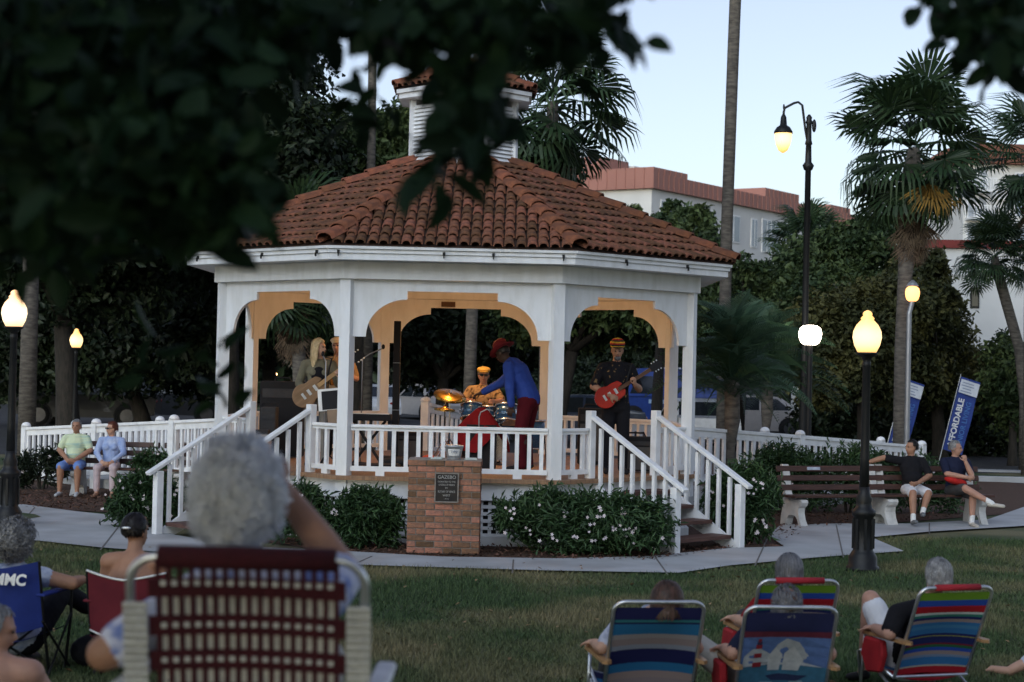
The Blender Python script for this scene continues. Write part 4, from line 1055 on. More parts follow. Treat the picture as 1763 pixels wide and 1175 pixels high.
fl_ = globe_lamp('small yellow lamp glowing under the dark oak at left', (p.x, 33, 0), p.z / 0.75, m_globe); fl_.scale = (0.75, 0.75, 0.75)
# tall hooked street lamp
Y = 34.0; p = U(1383, 700, Y); hz = U(1388, 215, Y).z
tl = empty('hooked_street_lamp', (p.x, Y, 0), 0, 'tall dark street lamp with a hooked arm and hanging yellow lamp', 'street lamp')
tl.rotation_euler[1] = 0.0
MB().lathe([(0.16, 0), (0.16, 0.4), (0.10, 0.5), (0.075, 0.9), (0.065, 3.2), (0.058, hz - 0.9), (0.085, hz - 0.88), (0.115, hz - 0.80), (0.065, hz - 0.73), (0.055, hz - 0.4), (0.075, hz - 0.38), (0.055, hz - 0.3), (0.05, hz + 0.0), (0.07, hz + 0.05), (0.05, hz + 0.10), (0.06, hz + 0.14), (0.02, hz + 0.2)], 14).build('pole', m_black, tl, True)
MB().ball((0.10, 0, hz - 0.02), (0.045, 0.045, 0.13)).build('finial', m_black, tl, True)
zt = U(1365, 176, Y).z; xl = U(1349, 210, Y).x - p.x
arm = [(-0.02, 0, hz - 0.35), (-0.07, 0, hz - 0.1), (-0.14, 0, zt - 0.06), (-0.22, 0, zt), (-0.30, 0, zt - 0.02), (xl + 0.02, 0, zt - 0.12), (xl, 0, zt - 0.20), (xl, 0, zt - 0.3)]
MB().tube(arm, 0.024, 8).build('hook_arm', m_black, tl, True)
MB().ball((xl, 0, zt - 0.10), (0.02, 0.02, 0.06)).build('finial', m_black, tl, True)
MB().lathe([(0.185, zt - 0.62), (0.18, zt - 0.58), (0.13, zt - 0.50), (0.07, zt - 0.46), (0.055, zt - 0.30), (0.03, zt - 0.25)], 16, (xl, 0, 0)).build('lamp_hood', m_black, tl, True)
MB().lathe([(0.02, -0.25), (0.09, -0.2), (0.14, -0.09), (0.165, 0.03), (0.17, 0.129)], 16).build('globe', m_globe, tl, True, Matrix.Translation((xl, 0, zt - 0.75)))
def lantern(label, px, py, Y, wpx, hpx, m, polem, pole_px=None, cap=True):
    c = U(px, py, Y); s = Y / FPX; w = wpx * s; h = hpx * s
    t = empty('post_lantern', (c.x, Y, 0), 0, label, 'street lamp')
    z0, z1 = c.z - h / 2, c.z + h / 2
    MB().lathe([(w * 0.26, z0), (w * 0.40, z0 + h * 0.12), (w * 0.48, z0 + h * 0.35), (w * 0.5, z0 + h * 0.62), (w * 0.44, z1 - h * 0.16), (w * 0.30, z1 - h * 0.04), (w * 0.12, z1 - 0.004)], 16).build('lamp_glass', m, t, True)
    if cap: MB().lathe([(w * 0.43, z1), (w * 0.3, z1 + h * 0.2), (w * 0.08, z1 + h * 0.4)], 12).build('lamp_cap', polem, t)
    px2 = (pole_px - px) * s if pole_px else 0
    MB().tube([(px2, 0, 0), (px2, 0, z0 - 0.25), (0, 0, z0 - 0.002)], [0.06, 0.05, 0.05], 8).build('pole', polem, t)
    return t
lantern('bright white lantern glaring above the date palms', 1395, 577, 33.0, 40, 34, m_hot, m_black, cap=False)
lantern('bright orange white lantern on a grey pole beside the fan palm', 1571, 506, 35.2, 25, 26, m_amber, m_steel, pole_px=1566)
lantern('tiny distant white lamp on a bollard past the silver car', 1425, 652, 60.0, 7, 8, m_hot, m_dark)
lantern('tiny orange lit lamp far off left of the bandstand post', 354, 580, 70.0, 5, 16, m_amber, m_dark)
lantern('tiny orange lamp glowing far behind the blonde musician', 473, 645, 75.0, 8, 6, m_warmbulb, m_dark)
lantern('tiny reddish lamp glowing high behind the drummer', 775, 547, 72.0, 7, 6, m_warmbulb, m_dark)

# ---------------------------------------------------------------- benches
def bench(label, loc, rz, L=1.85, grp='slatted park benches', plate=False):
    t = empty('park_bench', loc, rz, label, 'bench', grp)       # sits facing -Y
    side = [(-0.30, 0), (-0.21, 0.0), (-0.17, 0.10), (-0.10, 0.155), (0.06, 0.155), (0.12, 0.10), (0.15, 0.0), (0.30, 0.0), (0.285, 0.12), (0.235, 0.30), (0.245, 0.44), (0.30, 0.62), (0.345, 0.84), (0.335, 0.875), (0.285, 0.875), (0.25, 0.80), (0.17, 0.47), (0.13, 0.425), (-0.20, 0.40), (-0.27, 0.39), (-0.285, 0.355), (-0.26, 0.31), (-0.20, 0.27), (-0.19, 0.2), (-0.22, 0.11)]
    for s in (-1, 1):
        mb = MB(); n = len(side); x0, x1 = s * (L / 2 - 0.16) - 0.055, s * (L / 2 - 0.16) + 0.055
        bmx = bmesh.new()
        va = [bmx.verts.new((x0, a, b)) for a, b in side]; vb = [bmx.verts.new((x1, a, b)) for a, b in side]
        fa = bmx.faces.new(va); fb = bmx.faces.new(vb[::-1])
        for i in range(n): bmx.faces.new((va[(i + 1) % n], va[i], vb[i], vb[(i + 1) % n]))
        bmesh.ops.recalc_face_normals(bmx, faces=bmx.faces[:])
        bmesh.ops.triangulate(bmx, faces=[fa, fb])
        me = bpy.data.meshes.new('concrete_leg'); bmx.to_mesh(me); bmx.free(); me.materials.append(m_concw)
        link('concrete_leg', me, t)
    R = Matrix.Rotation(math.radians(-16), 3, 'X')
    for i, (y, z) in enumerate(((0.195, 0.54), (0.235, 0.675), (0.27, 0.81))):
        MB().box((0, y, z), (L, 0.035, 0.085), R).build('back_slat', m_slat, t, bevel=0.005)
    for i, y in enumerate((-0.235, -0.135, -0.035, 0.065)):
        MB().box((0, y, 0.43 + 0.012 * (i == 0)), (L, 0.088, 0.035)).build('seat_slat', m_slat, t, bevel=0.005)
    if plate: MB().box((-0.28, 0.245, 0.815), (0.22, 0.012, 0.045), R).build('name_plate', m_galv, t)
    return t
BL = G(215, 856, 0.012)
bench('brown slatted bench on concrete legs with the couple seated on it', (BL.x + 0.02, BL.y + 0.25, 0.012), math.radians(-3), 2.0)
BR1 = G(1450, 908, 0.012); BR2 = G(1612, 906, 0.012)
bench('empty brown slatted bench with name plate left of two men', (BR1.x, BR1.y + 0.35, 0.012), math.radians(22), 1.8, plate=True)
bench('brown slatted bench carrying the two seated men', (BR2.x, BR2.y + 0.32, 0.012), math.radians(14), 1.8)

# ---------------------------------------------------------------- parked vehicles
def car(name, label, loc, rz, prof, W, paint, glass, lights, wheels, cat='car', wr=0.32, roof_in=0.14, roofm=None):
    # prof: side outline (x,z) clockwise from rear sill; belt height splits body and cabin
    t = empty(name, loc, rz, label, cat, 'parked vehicles')
    def shell(nm, pts, m, inset_z, zin):
        mb = MB(); n = len(pts)
        def yy(z): return W / 2 - (0.0 if z < inset_z else (z - inset_z) * zin)
        for s in (-1, 1):
            mb.add([(x, s * yy(z), z) for x, z in pts], [tuple(range(n)) if s < 0 else tuple(range(n - 1, -1, -1))])
        for i in range(n):
            (xa, za), (xb, zb) = pts[i], pts[(i + 1) % n]
            mb.add([(xa, -yy(za), za), (xa, yy(za), za), (xb, yy(zb), zb), (xb, -yy(zb), zb)], [(0, 1, 2, 3)])
        return mb.build(nm, m, t, bevel=0.03)
    shell('body', prof['body'], paint, 0.7, 0.12)
    shell('cabin', prof['cabin'], roofm or paint, prof['belt'], 0.30)
    for q in prof['glass']:
        for s in (-1, 1):
            pts = [(x, s * (W / 2 - max(0, z - prof['belt']) * 0.30 + 0.004), z) for x, z in q]
            MB().add(pts, [tuple(range(len(q))) if s < 0 else tuple(range(len(q) - 1, -1, -1))]).build('side_window', glass, t)
    for (xa, za), (xb, zb) in prof['screens']:
        y0 = W / 2 - max(0, za - prof['belt']) * 0.30 - 0.08; y1 = W / 2 - max(0, zb - prof['belt']) * 0.30 - 0.06
        dx = 0.012 * (1 if xa > 0 else -1)
        MB().add([(xa + dx, -y0, za), (xa + dx, y0, za), (xb + dx, y1, zb + .008), (xb + dx, -y1, zb + .008)], [(0, 1, 2, 3)]).build('windscreen', glass, t)
    for x in wheels:
        for s in (-1, 1):
            w = MB().lathe([(wr * 0.6, -0.1), (wr * 0.97, -0.1), (wr, -0.06), (wr, 0.06), (wr * 0.97, 0.1), (wr * 0.6, 0.1)], 18, R=Matrix.Rotation(PI / 2, 3, 'X')).build('wheel', m_rubber, t, True, Matrix.Translation((x, s * (W / 2 - 0.09), wr)))
            MB().lathe([(0.05, -0.108), (wr * 0.62, -0.104), (wr * 0.62, 0.104), (0.05, 0.108)], 14, R=Matrix.Rotation(PI / 2, 3, 'X')).build('rim', m_rimm, w)
            arch_ = MB().lathe([(wr * 1.0, -0.005), (wr * 1.18, -0.005), (wr * 1.18, 0.005), (wr * 1.0, 0.005)], 18, R=Matrix.Rotation(PI / 2, 3, 'X')).build('wheel_arch', m_blackm, t, mtx=Matrix.Translation((x, s * (W / 2 + 0.003), wr)))
    for x, z, m in lights:
        for s in (-1, 1): MB().ball((x, s * (W / 2 - 0.28), z), (0.04, 0.16, 0.06)).build('headlight' if x > 0 else 'tail_light', m, t)
    return t
SEDAN = dict(belt=0.88, body=[(-2.25, 0.35), (-2.28, 0.62), (-2.2, 0.92), (-1.75, 0.98), (0.85, 0.92), (1.9, 0.78), (2.22, 0.62), (2.25, 0.35), (1.7, 0.22), (-1.7, 0.22)],
    cabin=[(-1.8, 0.9), (-1.1, 1.36), (-0.6, 1.43), (0.1, 1.42), (0.95, 0.88)], glass=[[(-1.45, 0.93), (-1.0, 1.30), (-0.45, 1.36), (-0.42, 0.92)], [(-0.36, 0.92), (-0.38, 1.36), (0.08, 1.35), (0.72, 0.92)]], screens=[((0.95, 0.88), (0.12, 1.40)), ((-1.8, 0.9), (-1.12, 1.34))])
VAN = dict(belt=1.15, body=[(-2.5, 0.35), (-2.5, 1.2), (1.9, 1.2), (2.0, 1.12), (2.38, 0.98), (2.48, 0.6), (2.48, 0.35), (1.9, 0.25), (-2.0, 0.25)],
    cabin=[(-2.48, 1.15), (-2.44, 2.2), (-2.2, 2.28), (1.25, 2.26), (1.5, 2.15), (1.95, 1.15)], glass=[[(0.8, 1.25), (0.82, 1.95), (1.45, 1.95), (1.75, 1.25)]], screens=[((1.95, 1.15), (1.5, 2.1))])
SUV = dict(belt=1.05, body=[(-2.2, 0.4), (-2.25, 1.05), (1.0, 1.05), (2.1, 0.95), (2.25, 0.7), (2.25, 0.4), (1.7, 0.3), (-1.7, 0.3)],
    cabin=[(-2.2, 1.03), (-2.0, 1.62), (-1.7, 1.70), (0.2, 1.68), (1.05, 1.03)], glass=[[(-1.95, 1.10), (-1.8, 1.52), (-1.1, 1.55), (-1.1, 1.10)], [(-1.02, 1.10), (-1.02, 1.55), (-0.15, 1.55), (-0.15, 1.10)], [(-0.08, 1.10), (-0.08, 1.55), (0.22, 1.54), (0.82, 1.10)]], screens=[((1.05, 1.03), (0.22, 1.64)), ((-2.2, 1.03), (-2.02, 1.58))])
m_hl = mat('lamp_clear', (0.7, 0.72, 0.74), rough=0.1); m_tl = mat('lamp_red', (0.3, 0.015, 0.012), rough=0.2)
pt_silver = mat('silver_paint', (0.50, 0.47, 0.45), (0.46, 0.43, 0.42), rough=0.3, metal=0.3, coat=0.6)
pt_white = mat('white_car_paint', (0.72, 0.74, 0.76), rough=0.3, coat=0.6)
pt_blue = mat('blue_paint', (0.022, 0.055, 0.24), (0.018, 0.045, 0.2), rough=0.3, coat=0.6)
pt_dark = mat('charcoal_paint', (0.03, 0.032, 0.036), rough=0.3, coat=0.6)
pt_navy = mat('navy_paint', (0.02, 0.035, 0.075), rough=0.3, coat=0.6)
p = U(1290, 750, 60); car('parked_car', 'silver sedan parked behind the right white fence', (p.x - 0.2, 60, 0), math.radians(183), SEDAN, 1.78, pt_silver, m_glass, [(2.2, 0.68, m_hl), (-2.24, 0.75, m_tl)], (-1.4, 1.4))
p = U(1152, 740, 70); vn = car('parked_van', 'dark blue van with pale stripe parked behind the guitarist', (p.x, 70, 0), math.radians(184), VAN, 1.95, pt_blue, m_glass, [(2.42, 0.8, m_hl), (-2.49, 1.0, m_tl)], (-1.6, 1.6), cat='van', wr=0.36)
for s in (-1, 1): MB().box((-0.7, s * 0.985, 0.95), (3.4, 0.012, 0.16)).build('side_stripe', mat('stripe_pale_blue', (0.35, 0.5, 0.7)), vn)
MB().box((-0.9, 0, 2.29), (2.9, 1.25, 0.05)).build('roof_trim', pt_white, vn)
p = U(1195, 745, 50); car('parked_car', 'white car low between the bandstand post and silver sedan', (p.x, 50, 0), math.radians(95), SEDAN, 1.75, pt_white, m_glass, [(2.2, 0.68, m_hl), (-2.24, 0.75, m_tl)], (-1.4, 1.4))
p = U(1000, 740, 52); car('parked_car', 'navy car parked low behind the guitarist on the left', (p.x - 0.3, 52, 0), math.radians(176), SEDAN, 1.78, pt_navy, m_glass, [(2.2, 0.68, m_hl), (-2.24, 0.75, m_tl)], (-1.4, 1.4))
p = U(135, 740, 56); car('parked_car', 'charcoal car parked behind the left fence above the couple', (p.x + 0.3, 56, 0), math.radians(185), SUV, 1.85, pt_dark, mat('window_reflection', (0.10, 0.11, 0.12), (0.22, 0.23, 0.24), scale=1.5, rough=0.1), [(2.2, 0.75, m_hl), (-2.22, 0.85, m_tl)], (-1.35, 1.4), wr=0.36, roofm=mat('grey_roof_paint', (0.10, 0.115, 0.13), rough=0.35, coat=0.4))  # pale window colour stands in for light reflected in the glass
p = U(260, 740, 60); car('parked_car', 'dark vehicle half lost in the shade right of the charcoal car', (p.x + 0.6, 60, 0), math.radians(3), SUV, 1.85, pt_dark, m_glass, [(2.2, 0.75, m_hl), (-2.22, 0.85, m_tl)], (-1.35, 1.4), wr=0.36)
p = U(735, 690, 70); car('parked_car', 'small pale car far off behind the cymbals', (p.x, 70, 0), math.radians(120), SEDAN, 1.75, pt_silver, m_glass, [(2.2, 0.68, m_hl), (-2.24, 0.75, m_tl)], (-1.4, 1.4))
p = U(640, 700, 66); car('parked_car', 'pale car seen low between the bandstand posts beside the music stand', (p.x, 66, 0), math.radians(100), SEDAN, 1.75, pt_white, m_glass, [(2.2, 0.68, m_hl), (-2.24, 0.75, m_tl)], (-1.4, 1.4))

# ---------------------------------------------------------------- blue banners
m_ban = mat('banner_blue', (0.030, 0.062, 0.27), (0.026, 0.052, 0.22), rough=0.7, trans=0.1)
def banner(label, px, Y, lean, txt):
    b = G(px, 795); b = U(px, 795, Y)
    t = empty('feather_banner', (b.x, Y, 0), 0, label, 'banner', 'blue advertising banners'); s = Y / FPX
    Mx = Matrix.Rotation(lean, 4, 'Y')
    z0 = U(px, 772, Y).z; H = 1.72; W = 0.46
    MB().tube([Mx @ Vector((0, 0, -0.3)), Mx @ Vector((0, 0, z0 + H + 0.05))], [0.012, 0.006], 6).build('pole', m_galv, t)
    mb = MB(); nx, nz = 5, 14
    vs = [Mx @ Vector((W * i / nx + 0.02, 0.03 * math.sin(j * 0.7) * (i / nx), z0 + H * j / nz - 0.03 * (i / nx))) for j in range(nz + 1) for i in range(nx + 1)]
    mb.add(vs, [(j * (nx + 1) + i, j * (nx + 1) + i + 1, (j + 1) * (nx + 1) + i + 1, (j + 1) * (nx + 1) + i) for j in range(nz) for i in range(nx)])
    cl = mb.build('cloth', m_ban, t, True)
    hd = MB().add([Mx @ Vector(q) for q in ((0.03, -0.045, z0 + H - 0.36), (W + 0.01, -0.045, z0 + H - 0.39), (W + 0.01, -0.045, z0 + H - 0.08), (0.03, -0.045, z0 + H - 0.05))], [(0, 1, 2, 3)]).build('header_print', mat('banner_white', (0.62, 0.66, 0.72)), t)
    ln = MB()
    for k, (a, c) in enumerate(((0.08, 0.34), (0.06, 0.36), (0.10, 0.30), (0.07, 0.33))):
        ln.bar(Mx @ Vector((a, -0.048, z0 + H - 0.12 - 0.065 * k)), Mx @ Vector((c, -0.048, z0 + H - 0.13 - 0.065 * k)), 0.002, 0.022)
    ln.build('small_print', mat('banner_grey', (0.25, 0.3, 0.42)), t)
    R = Mx @ Matrix.Translation((0.15, -0.046, z0 + 0.66)) @ RX90 @ Matrix.Rotation(PI / 2, 4, 'Z')
    text('lettering', 'AFFORDABLE', 0.19, mat('banner_letter', (0.68, 0.70, 0.74)), t, R, bold=0.006, xs=1.0)
    R = Mx @ Matrix.Translation((0.335, -0.046, z0 + 0.64)) @ RX90 @ Matrix.Rotation(PI / 2, 4, 'Z')
    text('lettering', 'SENIOR LIVING', 0.165, mat('banner_letter_blue', (0.06, 0.16, 0.45)), t, R, bold=0.004, xs=0.98)
banner('leaning blue banner with white AFFORDABLE lettering near the seated man', 1612, 40, math.radians(13), True)
banner('blue banner mostly hidden behind the fan palm trunk', 1516, 41, math.radians(14), True)

# ---------------------------------------------------------------- buildings
m_salmon = mat('salmon_metal_roof', (0.37, 0.175, 0.14), (0.33, 0.155, 0.125), scale=0.5, rough=0.6)
m_wallw = mat('white_stucco', (0.68, 0.68, 0.66), (0.60, 0.60, 0.585), scale=0.7, rough=0.9)
m_redtr = mat('dark_red_trim', (0.20, 0.035, 0.03), rough=0.7)
def pink_building():
    A = Vector((7.05, 90, 0)); d = Vector((14.2, 21.0, 0)).normalized(); nrm = Vector((d.y, -d.x, 0))
    yaw = math.atan2(d.y, d.x)
    A.z = 0.0
    t = empty('apartment_building', A, yaw, 'white apartment block with salmon metal roof above the trees', 'building')
    # local x along the long front, y away from the viewer, front face at y=0
    ze = 11.55; L = 27.0; D = 9.0
    MB().box((L / 2, D / 2, ze / 2 - 0.2), (L, D, ze + 0.4)).build('wall', m_wallw, t)
    def band(x0, x1, z0, z1, y0=-0.25, nm='roof_band'):
        b = MB().box(((x0 + x1) / 2, D / 2, (z0 + z1) / 2), (x1 - x0, D + 2 * abs(y0), z1 - z0)).build(nm, m_salmon, t)
        sm = MB(); n = int((x1 - x0) / 0.55)
        for i in range(n + 1): sm.box((x0 + (x1 - x0) * i / n, y0 - 0.02, (z0 + z1) / 2), (0.05, 0.04, z1 - z0))
        m = int((D + 0.5) / 0.55)
        if x0 < 0.5:
            for i in range(m + 1): sm.box((x0 - 0.02, y0 + (D - 2 * y0) * i / m, (z0 + z1) / 2), (0.04, 0.05, z1 - z0))
        setp(sm.build('roof_seams', m_salmon, b), kind='stuff')
    band(-0.3, L + 0.3, ze + 0.01, ze + 0.8)
    band(-0.29, 3.3, ze + 0.802, ze + 1.1, -0.24)
    MB().box((1.2, 4.6, ze + 1.2), (3.0, 3.2, 1.2)).build('roof_house', m_salmon, t)
    MB().box((4.9, 4.2, ze + 1.1), (4.2, 3.0, 1.0)).build('penthouse', m_wallw, t)
    MB().box((6.5, 2.68, ze + 1.2), (0.4, 0.06, 0.4)).build('window', m_glass, t)
    band(12.8, 17.3, ze + 0.802, ze + 1.3, -0.24)
    band(22.0, 25.0, ze + 0.802, ze + 1.15, -0.24)
    MB().tube([(1.2, 4.6, ze + 1.8), (1.2, 4.6, ze + 2.1)], 0.1, 6).build('vent_pipe', m_steel, t)
    for x0, x1, z0, z1 in ((1.0, 2.6, 9.6, 11.0), (11.6, 12.2, 9.4, 10.9), (13.0, 15.1, 9.2, 11.0), (15.6, 17.6, 8.4, 11.0), (18.9, 20.6, 9.3, 10.7), (3.4, 4.6, 9.6, 10.9), (5.6, 7.0, 9.5, 10.9), (8.5, 10, 9.5, 10.9), (22, 23.5, 9.4, 10.8)):
        fr_ = MB().box(((x0 + x1) / 2, -0.02, (z0 + z1) / 2), (x1 - x0 + 0.16, 0.06, z1 - z0 + 0.16)).build('window', m_white, t)
        MB().box(((x0 + x1) / 2, -0.055, (z0 + z1) / 2), (x1 - x0, 0.02, z1 - z0)).build('pane', m_winglass, fr_)
        MB().box(((x0 + x1) / 2, -0.07, (z0 + z1) / 2), (0.07, 0.02, z1 - z0)).build('mullion', m_white, fr_)
        if x1 - x0 > 1.9: MB().box((x0 + (x1 - x0) / 4, -0.07, (z0 + z1) / 2), (0.05, 0.02, z1 - z0)).box((x0 + (x1 - x0) * 3 / 4, -0.07, (z0 + z1) / 2), (0.05, 0.02, z1 - z0)).build('mullion', m_white, fr_)
    for y0, y1 in ((3.2, 4.6),):
        fr_ = MB().box((-0.02, (y0 + y1) / 2, 10.2), (0.06, y1 - y0, 1.4)).build('window', m_white, t)
        MB().box((-0.06, (y0 + y1) / 2, 10.2), (0.02, y1 - y0 - 0.16, 1.24)).build('pane', m_winglass, fr_)
pink_building()
def white_tower():
    Y = 78.0; p = U(1654, 600, Y)
    t = empty('apartment_building', (p.x, Y, 0), math.radians(8), 'pale apartment tower with balconies at the right edge', 'building')
    zt = U(1700, 282, Y).z
    W = 7.5
    MB().box((W / 2, 4, zt / 2), (W, 8, zt)).build('wall', m_wallw, t)
    r_ = MB()
    r_.add([(-0.3, -0.4, zt), (W + .3, -0.4, zt), (W + .3, 8.4, zt), (-.3, 8.4, zt), (1.2, 2.5, zt + 1.3), (W + .3, 2.5, zt + 1.3), (W + .3, 5.5, zt + 1.3), (1.2, 5.5, zt + 1.3)], [(0, 1, 5, 4), (1, 2, 6, 5), (2, 3, 7, 6), (3, 0, 4, 7), (4, 5, 6, 7), (3, 2, 1, 0)])
    rf = r_.build('roof', m_cap, t)
    for py0, py1 in ((290, 329), (336, 376), (384, 420)):
        z0, z1 = U(1670, py1, Y).z, U(1670, py0, Y).z
        w_ = MB().box((0.62, -0.03, (z0 + z1) / 2), (0.98, 0.08, z1 - z0)).build('window', m_white, t)
        MB().box((0.38, -0.075, (z0 + z1) / 2), (0.36, 0.02, z1 - z0 - 0.12)).box((0.86, -0.075, (z0 + z1) / 2), (0.36, 0.02, z1 - z0 - 0.12)).build('pane', mat('tower_glass', (0.38, 0.41, 0.45), rough=0.2), w_)
        bl = MB().box((0.62, -0.5, z0 - 0.05), (1.1, 0.9, 0.1)).box((0.62, -0.93, z0 + 0.5), (1.1, 0.05, 0.05)).build('balcony', m_white, t)
        bs = MB()
        for i in range(9): bs.box((0.12 + i * 0.125, -0.93, z0 + 0.22), (0.03, 0.03, 0.5))
        bs.build('balustrade', m_white, bl)
        for k in range(2):
            w2_ = MB().box((3.0 + 2.4 * k, -0.02, (z0 + z1) / 2), (1.2, 0.06, (z1 - z0) * 0.8)).build('window', m_white, t)
            MB().box((3.0 + 2.4 * k, -0.06, (z0 + z1) / 2), (1.0, 0.02, (z1 - z0) * 0.68)).build('pane', m_winglass, w2_)
        MB().box((W / 2 + 0.7, -0.03, z0 - 0.3), (W - 1.5, 0.05, 0.12)).build('string_course', m_white, t)
white_tower()
def low_building():
    Y = 56.0; p = U(1602, 600, Y); zt = U(1640, 428, Y).z; zb = U(1640, 417, Y).z
    t = empty('low_building', (p.x, Y, 0), math.radians(-3), 'low white stucco building with dark red roof edge at right', 'building')
    W = 6.5
    MB().box((W / 2, 3, zt / 2), (W, 6, zt)).build('wall', m_wallw, t)
    MB().box((W / 2, 3, (zt + zb) / 2 + 0.03), (W + 0.3, 6.3, zb - zt + 0.05)).build('roof_edge', m_redtr, t)
    zd = U(1700, 478, Y).z
    MB().box((W / 2, -0.04, zd + 0.06), (W, 0.08, 0.05)).build('cornice', m_wallw, t)
    dn = MB().box((0, 0, 0), (0.045, 0.07, 0.05)).mesh('dentil', m_wallw)
    for i in range(46): link('dentil', dn, t, Matrix.Translation((1.0 + i * 0.11, -0.035, zd)))
    x = U(1677, 520, Y).x - p.x; z0, z1 = U(1677, 528, Y).z, U(1677, 498, Y).z
    w_ = MB().box((x, -0.02, (z0 + z1) / 2), (0.28, 0.06, z1 - z0 + 0.1)).build('window', m_blackm, t)
    MB().box((x, -0.055, (z0 + z1) / 2), (0.2, 0.02, z1 - z0)).build('pane', m_glass, w_)
    # shaded porch further left, with columns seen under the trees
    Y2 = 64.0
low_building()
def porch():
    Y = 68.0; p = U(1400, 700, Y)
    t = empty('porch', (p.x, Y, 0), 0, 'pale columns of a far porch under the trees', 'porch')
    MB().box((0.9, 2.2, 1.7), (2.8, 0.2, 3.4)).build('wall', m_wallw, t)
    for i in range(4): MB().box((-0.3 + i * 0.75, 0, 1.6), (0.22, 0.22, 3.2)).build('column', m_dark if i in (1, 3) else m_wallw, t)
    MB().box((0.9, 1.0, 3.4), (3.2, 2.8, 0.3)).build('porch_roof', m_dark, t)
porch()
# ---------------------------------------------------------------- people
from mathutils import noise as mnoise
def V3(*a): return Vector(a)
def skin_mat(nm, c): return mat('skin_' + nm, c, tuple(x * 0.86 for x in c), scale=9, rough=0.55, spec=0.35)
sk_fair = skin_mat('fair', (0.50, 0.29, 0.20)); sk_tan = skin_mat('tan', (0.36, 0.19, 0.12)); sk_dark = skin_mat('dark', (0.055, 0.03, 0.02)); sk_rose = skin_mat('rose', (0.44, 0.24, 0.17))
def cloth(nm, c, c2=None, scale=5, **k): return mat('cloth_' + nm, c, c2, scale=scale, rough=0.9, spec=0.12, bump=0.9, bscale=11, **k)
class Body:
    def __init__(s): s.v = []; s.f = []; s.pr = []
    def cap(s, a, b, ra, rb, m, sx=1.0, lat=None):
        a, b = Vector(a), Vector(b); d = b - a; L = d.length
        d = d / L if L > 1e-6 else V3(0, 0, 1)
        x = Vector(lat) if lat is not None else d.cross(V3(0.31, 0.2, 0.93))
        x = x - d * x.dot(d); x.normalize(); y = d.cross(x)
        n = 12; base = len(s.v); rings = []
        for k in range(4):
            t = PI / 2 * k / 4; rings.append((a - d * ra * math.cos(t), ra * math.sin(t)))
        for k in range(5): rings.append((a.lerp(b, k / 4), ra + (rb - ra) * k / 4))
        for k in range(1, 5):
            t = PI / 2 * k / 4; rings.append((b + d * rb * math.sin(t), rb * math.cos(t)))
        for c, r in rings:
            r = max(r, 1e-4)
            for q in range(n):
                t = 2 * PI * q / n; s.v.append(c + x * (r * sx * math.cos(t)) + y * (r * math.sin(t)))
        for i in range(len(rings) - 1):
            for q in range(n): s.f.append((base + i * n + q, base + i * n + (q + 1) % n, base + (i + 1) * n + (q + 1) % n, base + (i + 1) * n + q))
        s.f.append(tuple(base + q for q in range(n - 1, -1, -1))); s.f.append(tuple(base + (len(rings) - 1) * n + q for q in range(n)))
        s.pr.append(('c', np.array(a), np.array(b), ra, rb, np.array(x), sx, m))
        return s
    def ell(s, c, r, R, m):
        mb = MB().ball(c, r, 14, R); base = len(s.v)
        s.v += [Vector(v) for v in mb.v]; s.f += [tuple(i + base for i in f) for f in mb.f]
        s.pr.append(('e', np.array(c), np.array(r), np.array(R) if R is not None else np.eye(3), m))
        return s
    def mesh(s, name, mats, vox=0.011, smooth=5):
        me = bpy.data.meshes.new(name); me.from_pydata([tuple(v) for v in s.v], [], s.f)
        bm = bmesh.new(); bm.from_mesh(me); bmesh.ops.recalc_face_normals(bm, faces=bm.faces[:]); bm.to_mesh(me); bm.free()
        ob = bpy.data.objects.new('tmp', me); COL.objects.link(ob)
        md = ob.modifiers.new('r', 'REMESH'); md.mode = 'VOXEL'; md.voxel_size = vox; md.use_smooth_shade = True
        md = ob.modifiers.new('s', 'SMOOTH'); md.factor = 0.5; md.iterations = smooth
        dg = bpy.context.evaluated_depsgraph_get(); out = bpy.data.meshes.new_from_object(ob.evaluated_get(dg))
        bpy.data.objects.remove(ob); bpy.data.meshes.remove(me)
        out.materials.clear()
        for m in mats: out.materials.append(m)
        n = len(out.polygons); C = np.empty(n * 3, np.float32); out.polygons.foreach_get('center', C); C = C.reshape(-1, 3)
        best = np.full(n, 1e9); mi = np.zeros(n, np.int32)
        for p in s.pr:
            if p[0] == 'c':
                _, a, b, ra, rb, x, sx, m = p
                ab = b - a; L2 = ab @ ab + 1e-12; q = C - a
                if sx != 1.0: q = q - np.outer(q @ x, x) * (1 - 1 / sx)
                t = np.clip(q @ ab / L2, 0, 1); dd = np.linalg.norm(q - np.outer(t, ab), axis=1) - (ra + (rb - ra) * t)
            else:
                _, c, r, R, m = p
                q = (C - c) @ R / r; dd = (np.linalg.norm(q, axis=1) - 1) * r.min()
            w = dd < best; best[w] = dd[w]; mi[w] = m
        out.polygons.foreach_set('material_index', mi); out.polygons.foreach_set('use_smooth', np.ones(n, bool))
        return out
def stand():
    J = dict(pel=V3(0, 0, .93), waist=V3(0, 0.01, 1.10), chest=V3(0, 0, 1.30), neck=V3(0, -0.01, 1.47), head=V3(0, 0.03, 1.63), hd=V3(0, 1, 0))
    for s, x in (('R', 1), ('L', -1)):
        J['sh' + s] = V3(.185 * x, -.01, 1.40); J['el' + s] = V3(.235 * x, -.03, 1.12); J['wr' + s] = V3(.245 * x, .05, .88); J['ha' + s] = V3(0, .15, -1)
        J['hip' + s] = V3(.09 * x, 0, .90); J['kn' + s] = V3(.105 * x, .02, .49); J['an' + s] = V3(.11 * x, -.02, .08); J['toe' + s] = V3(.14 * x, .16, .03)
    return J
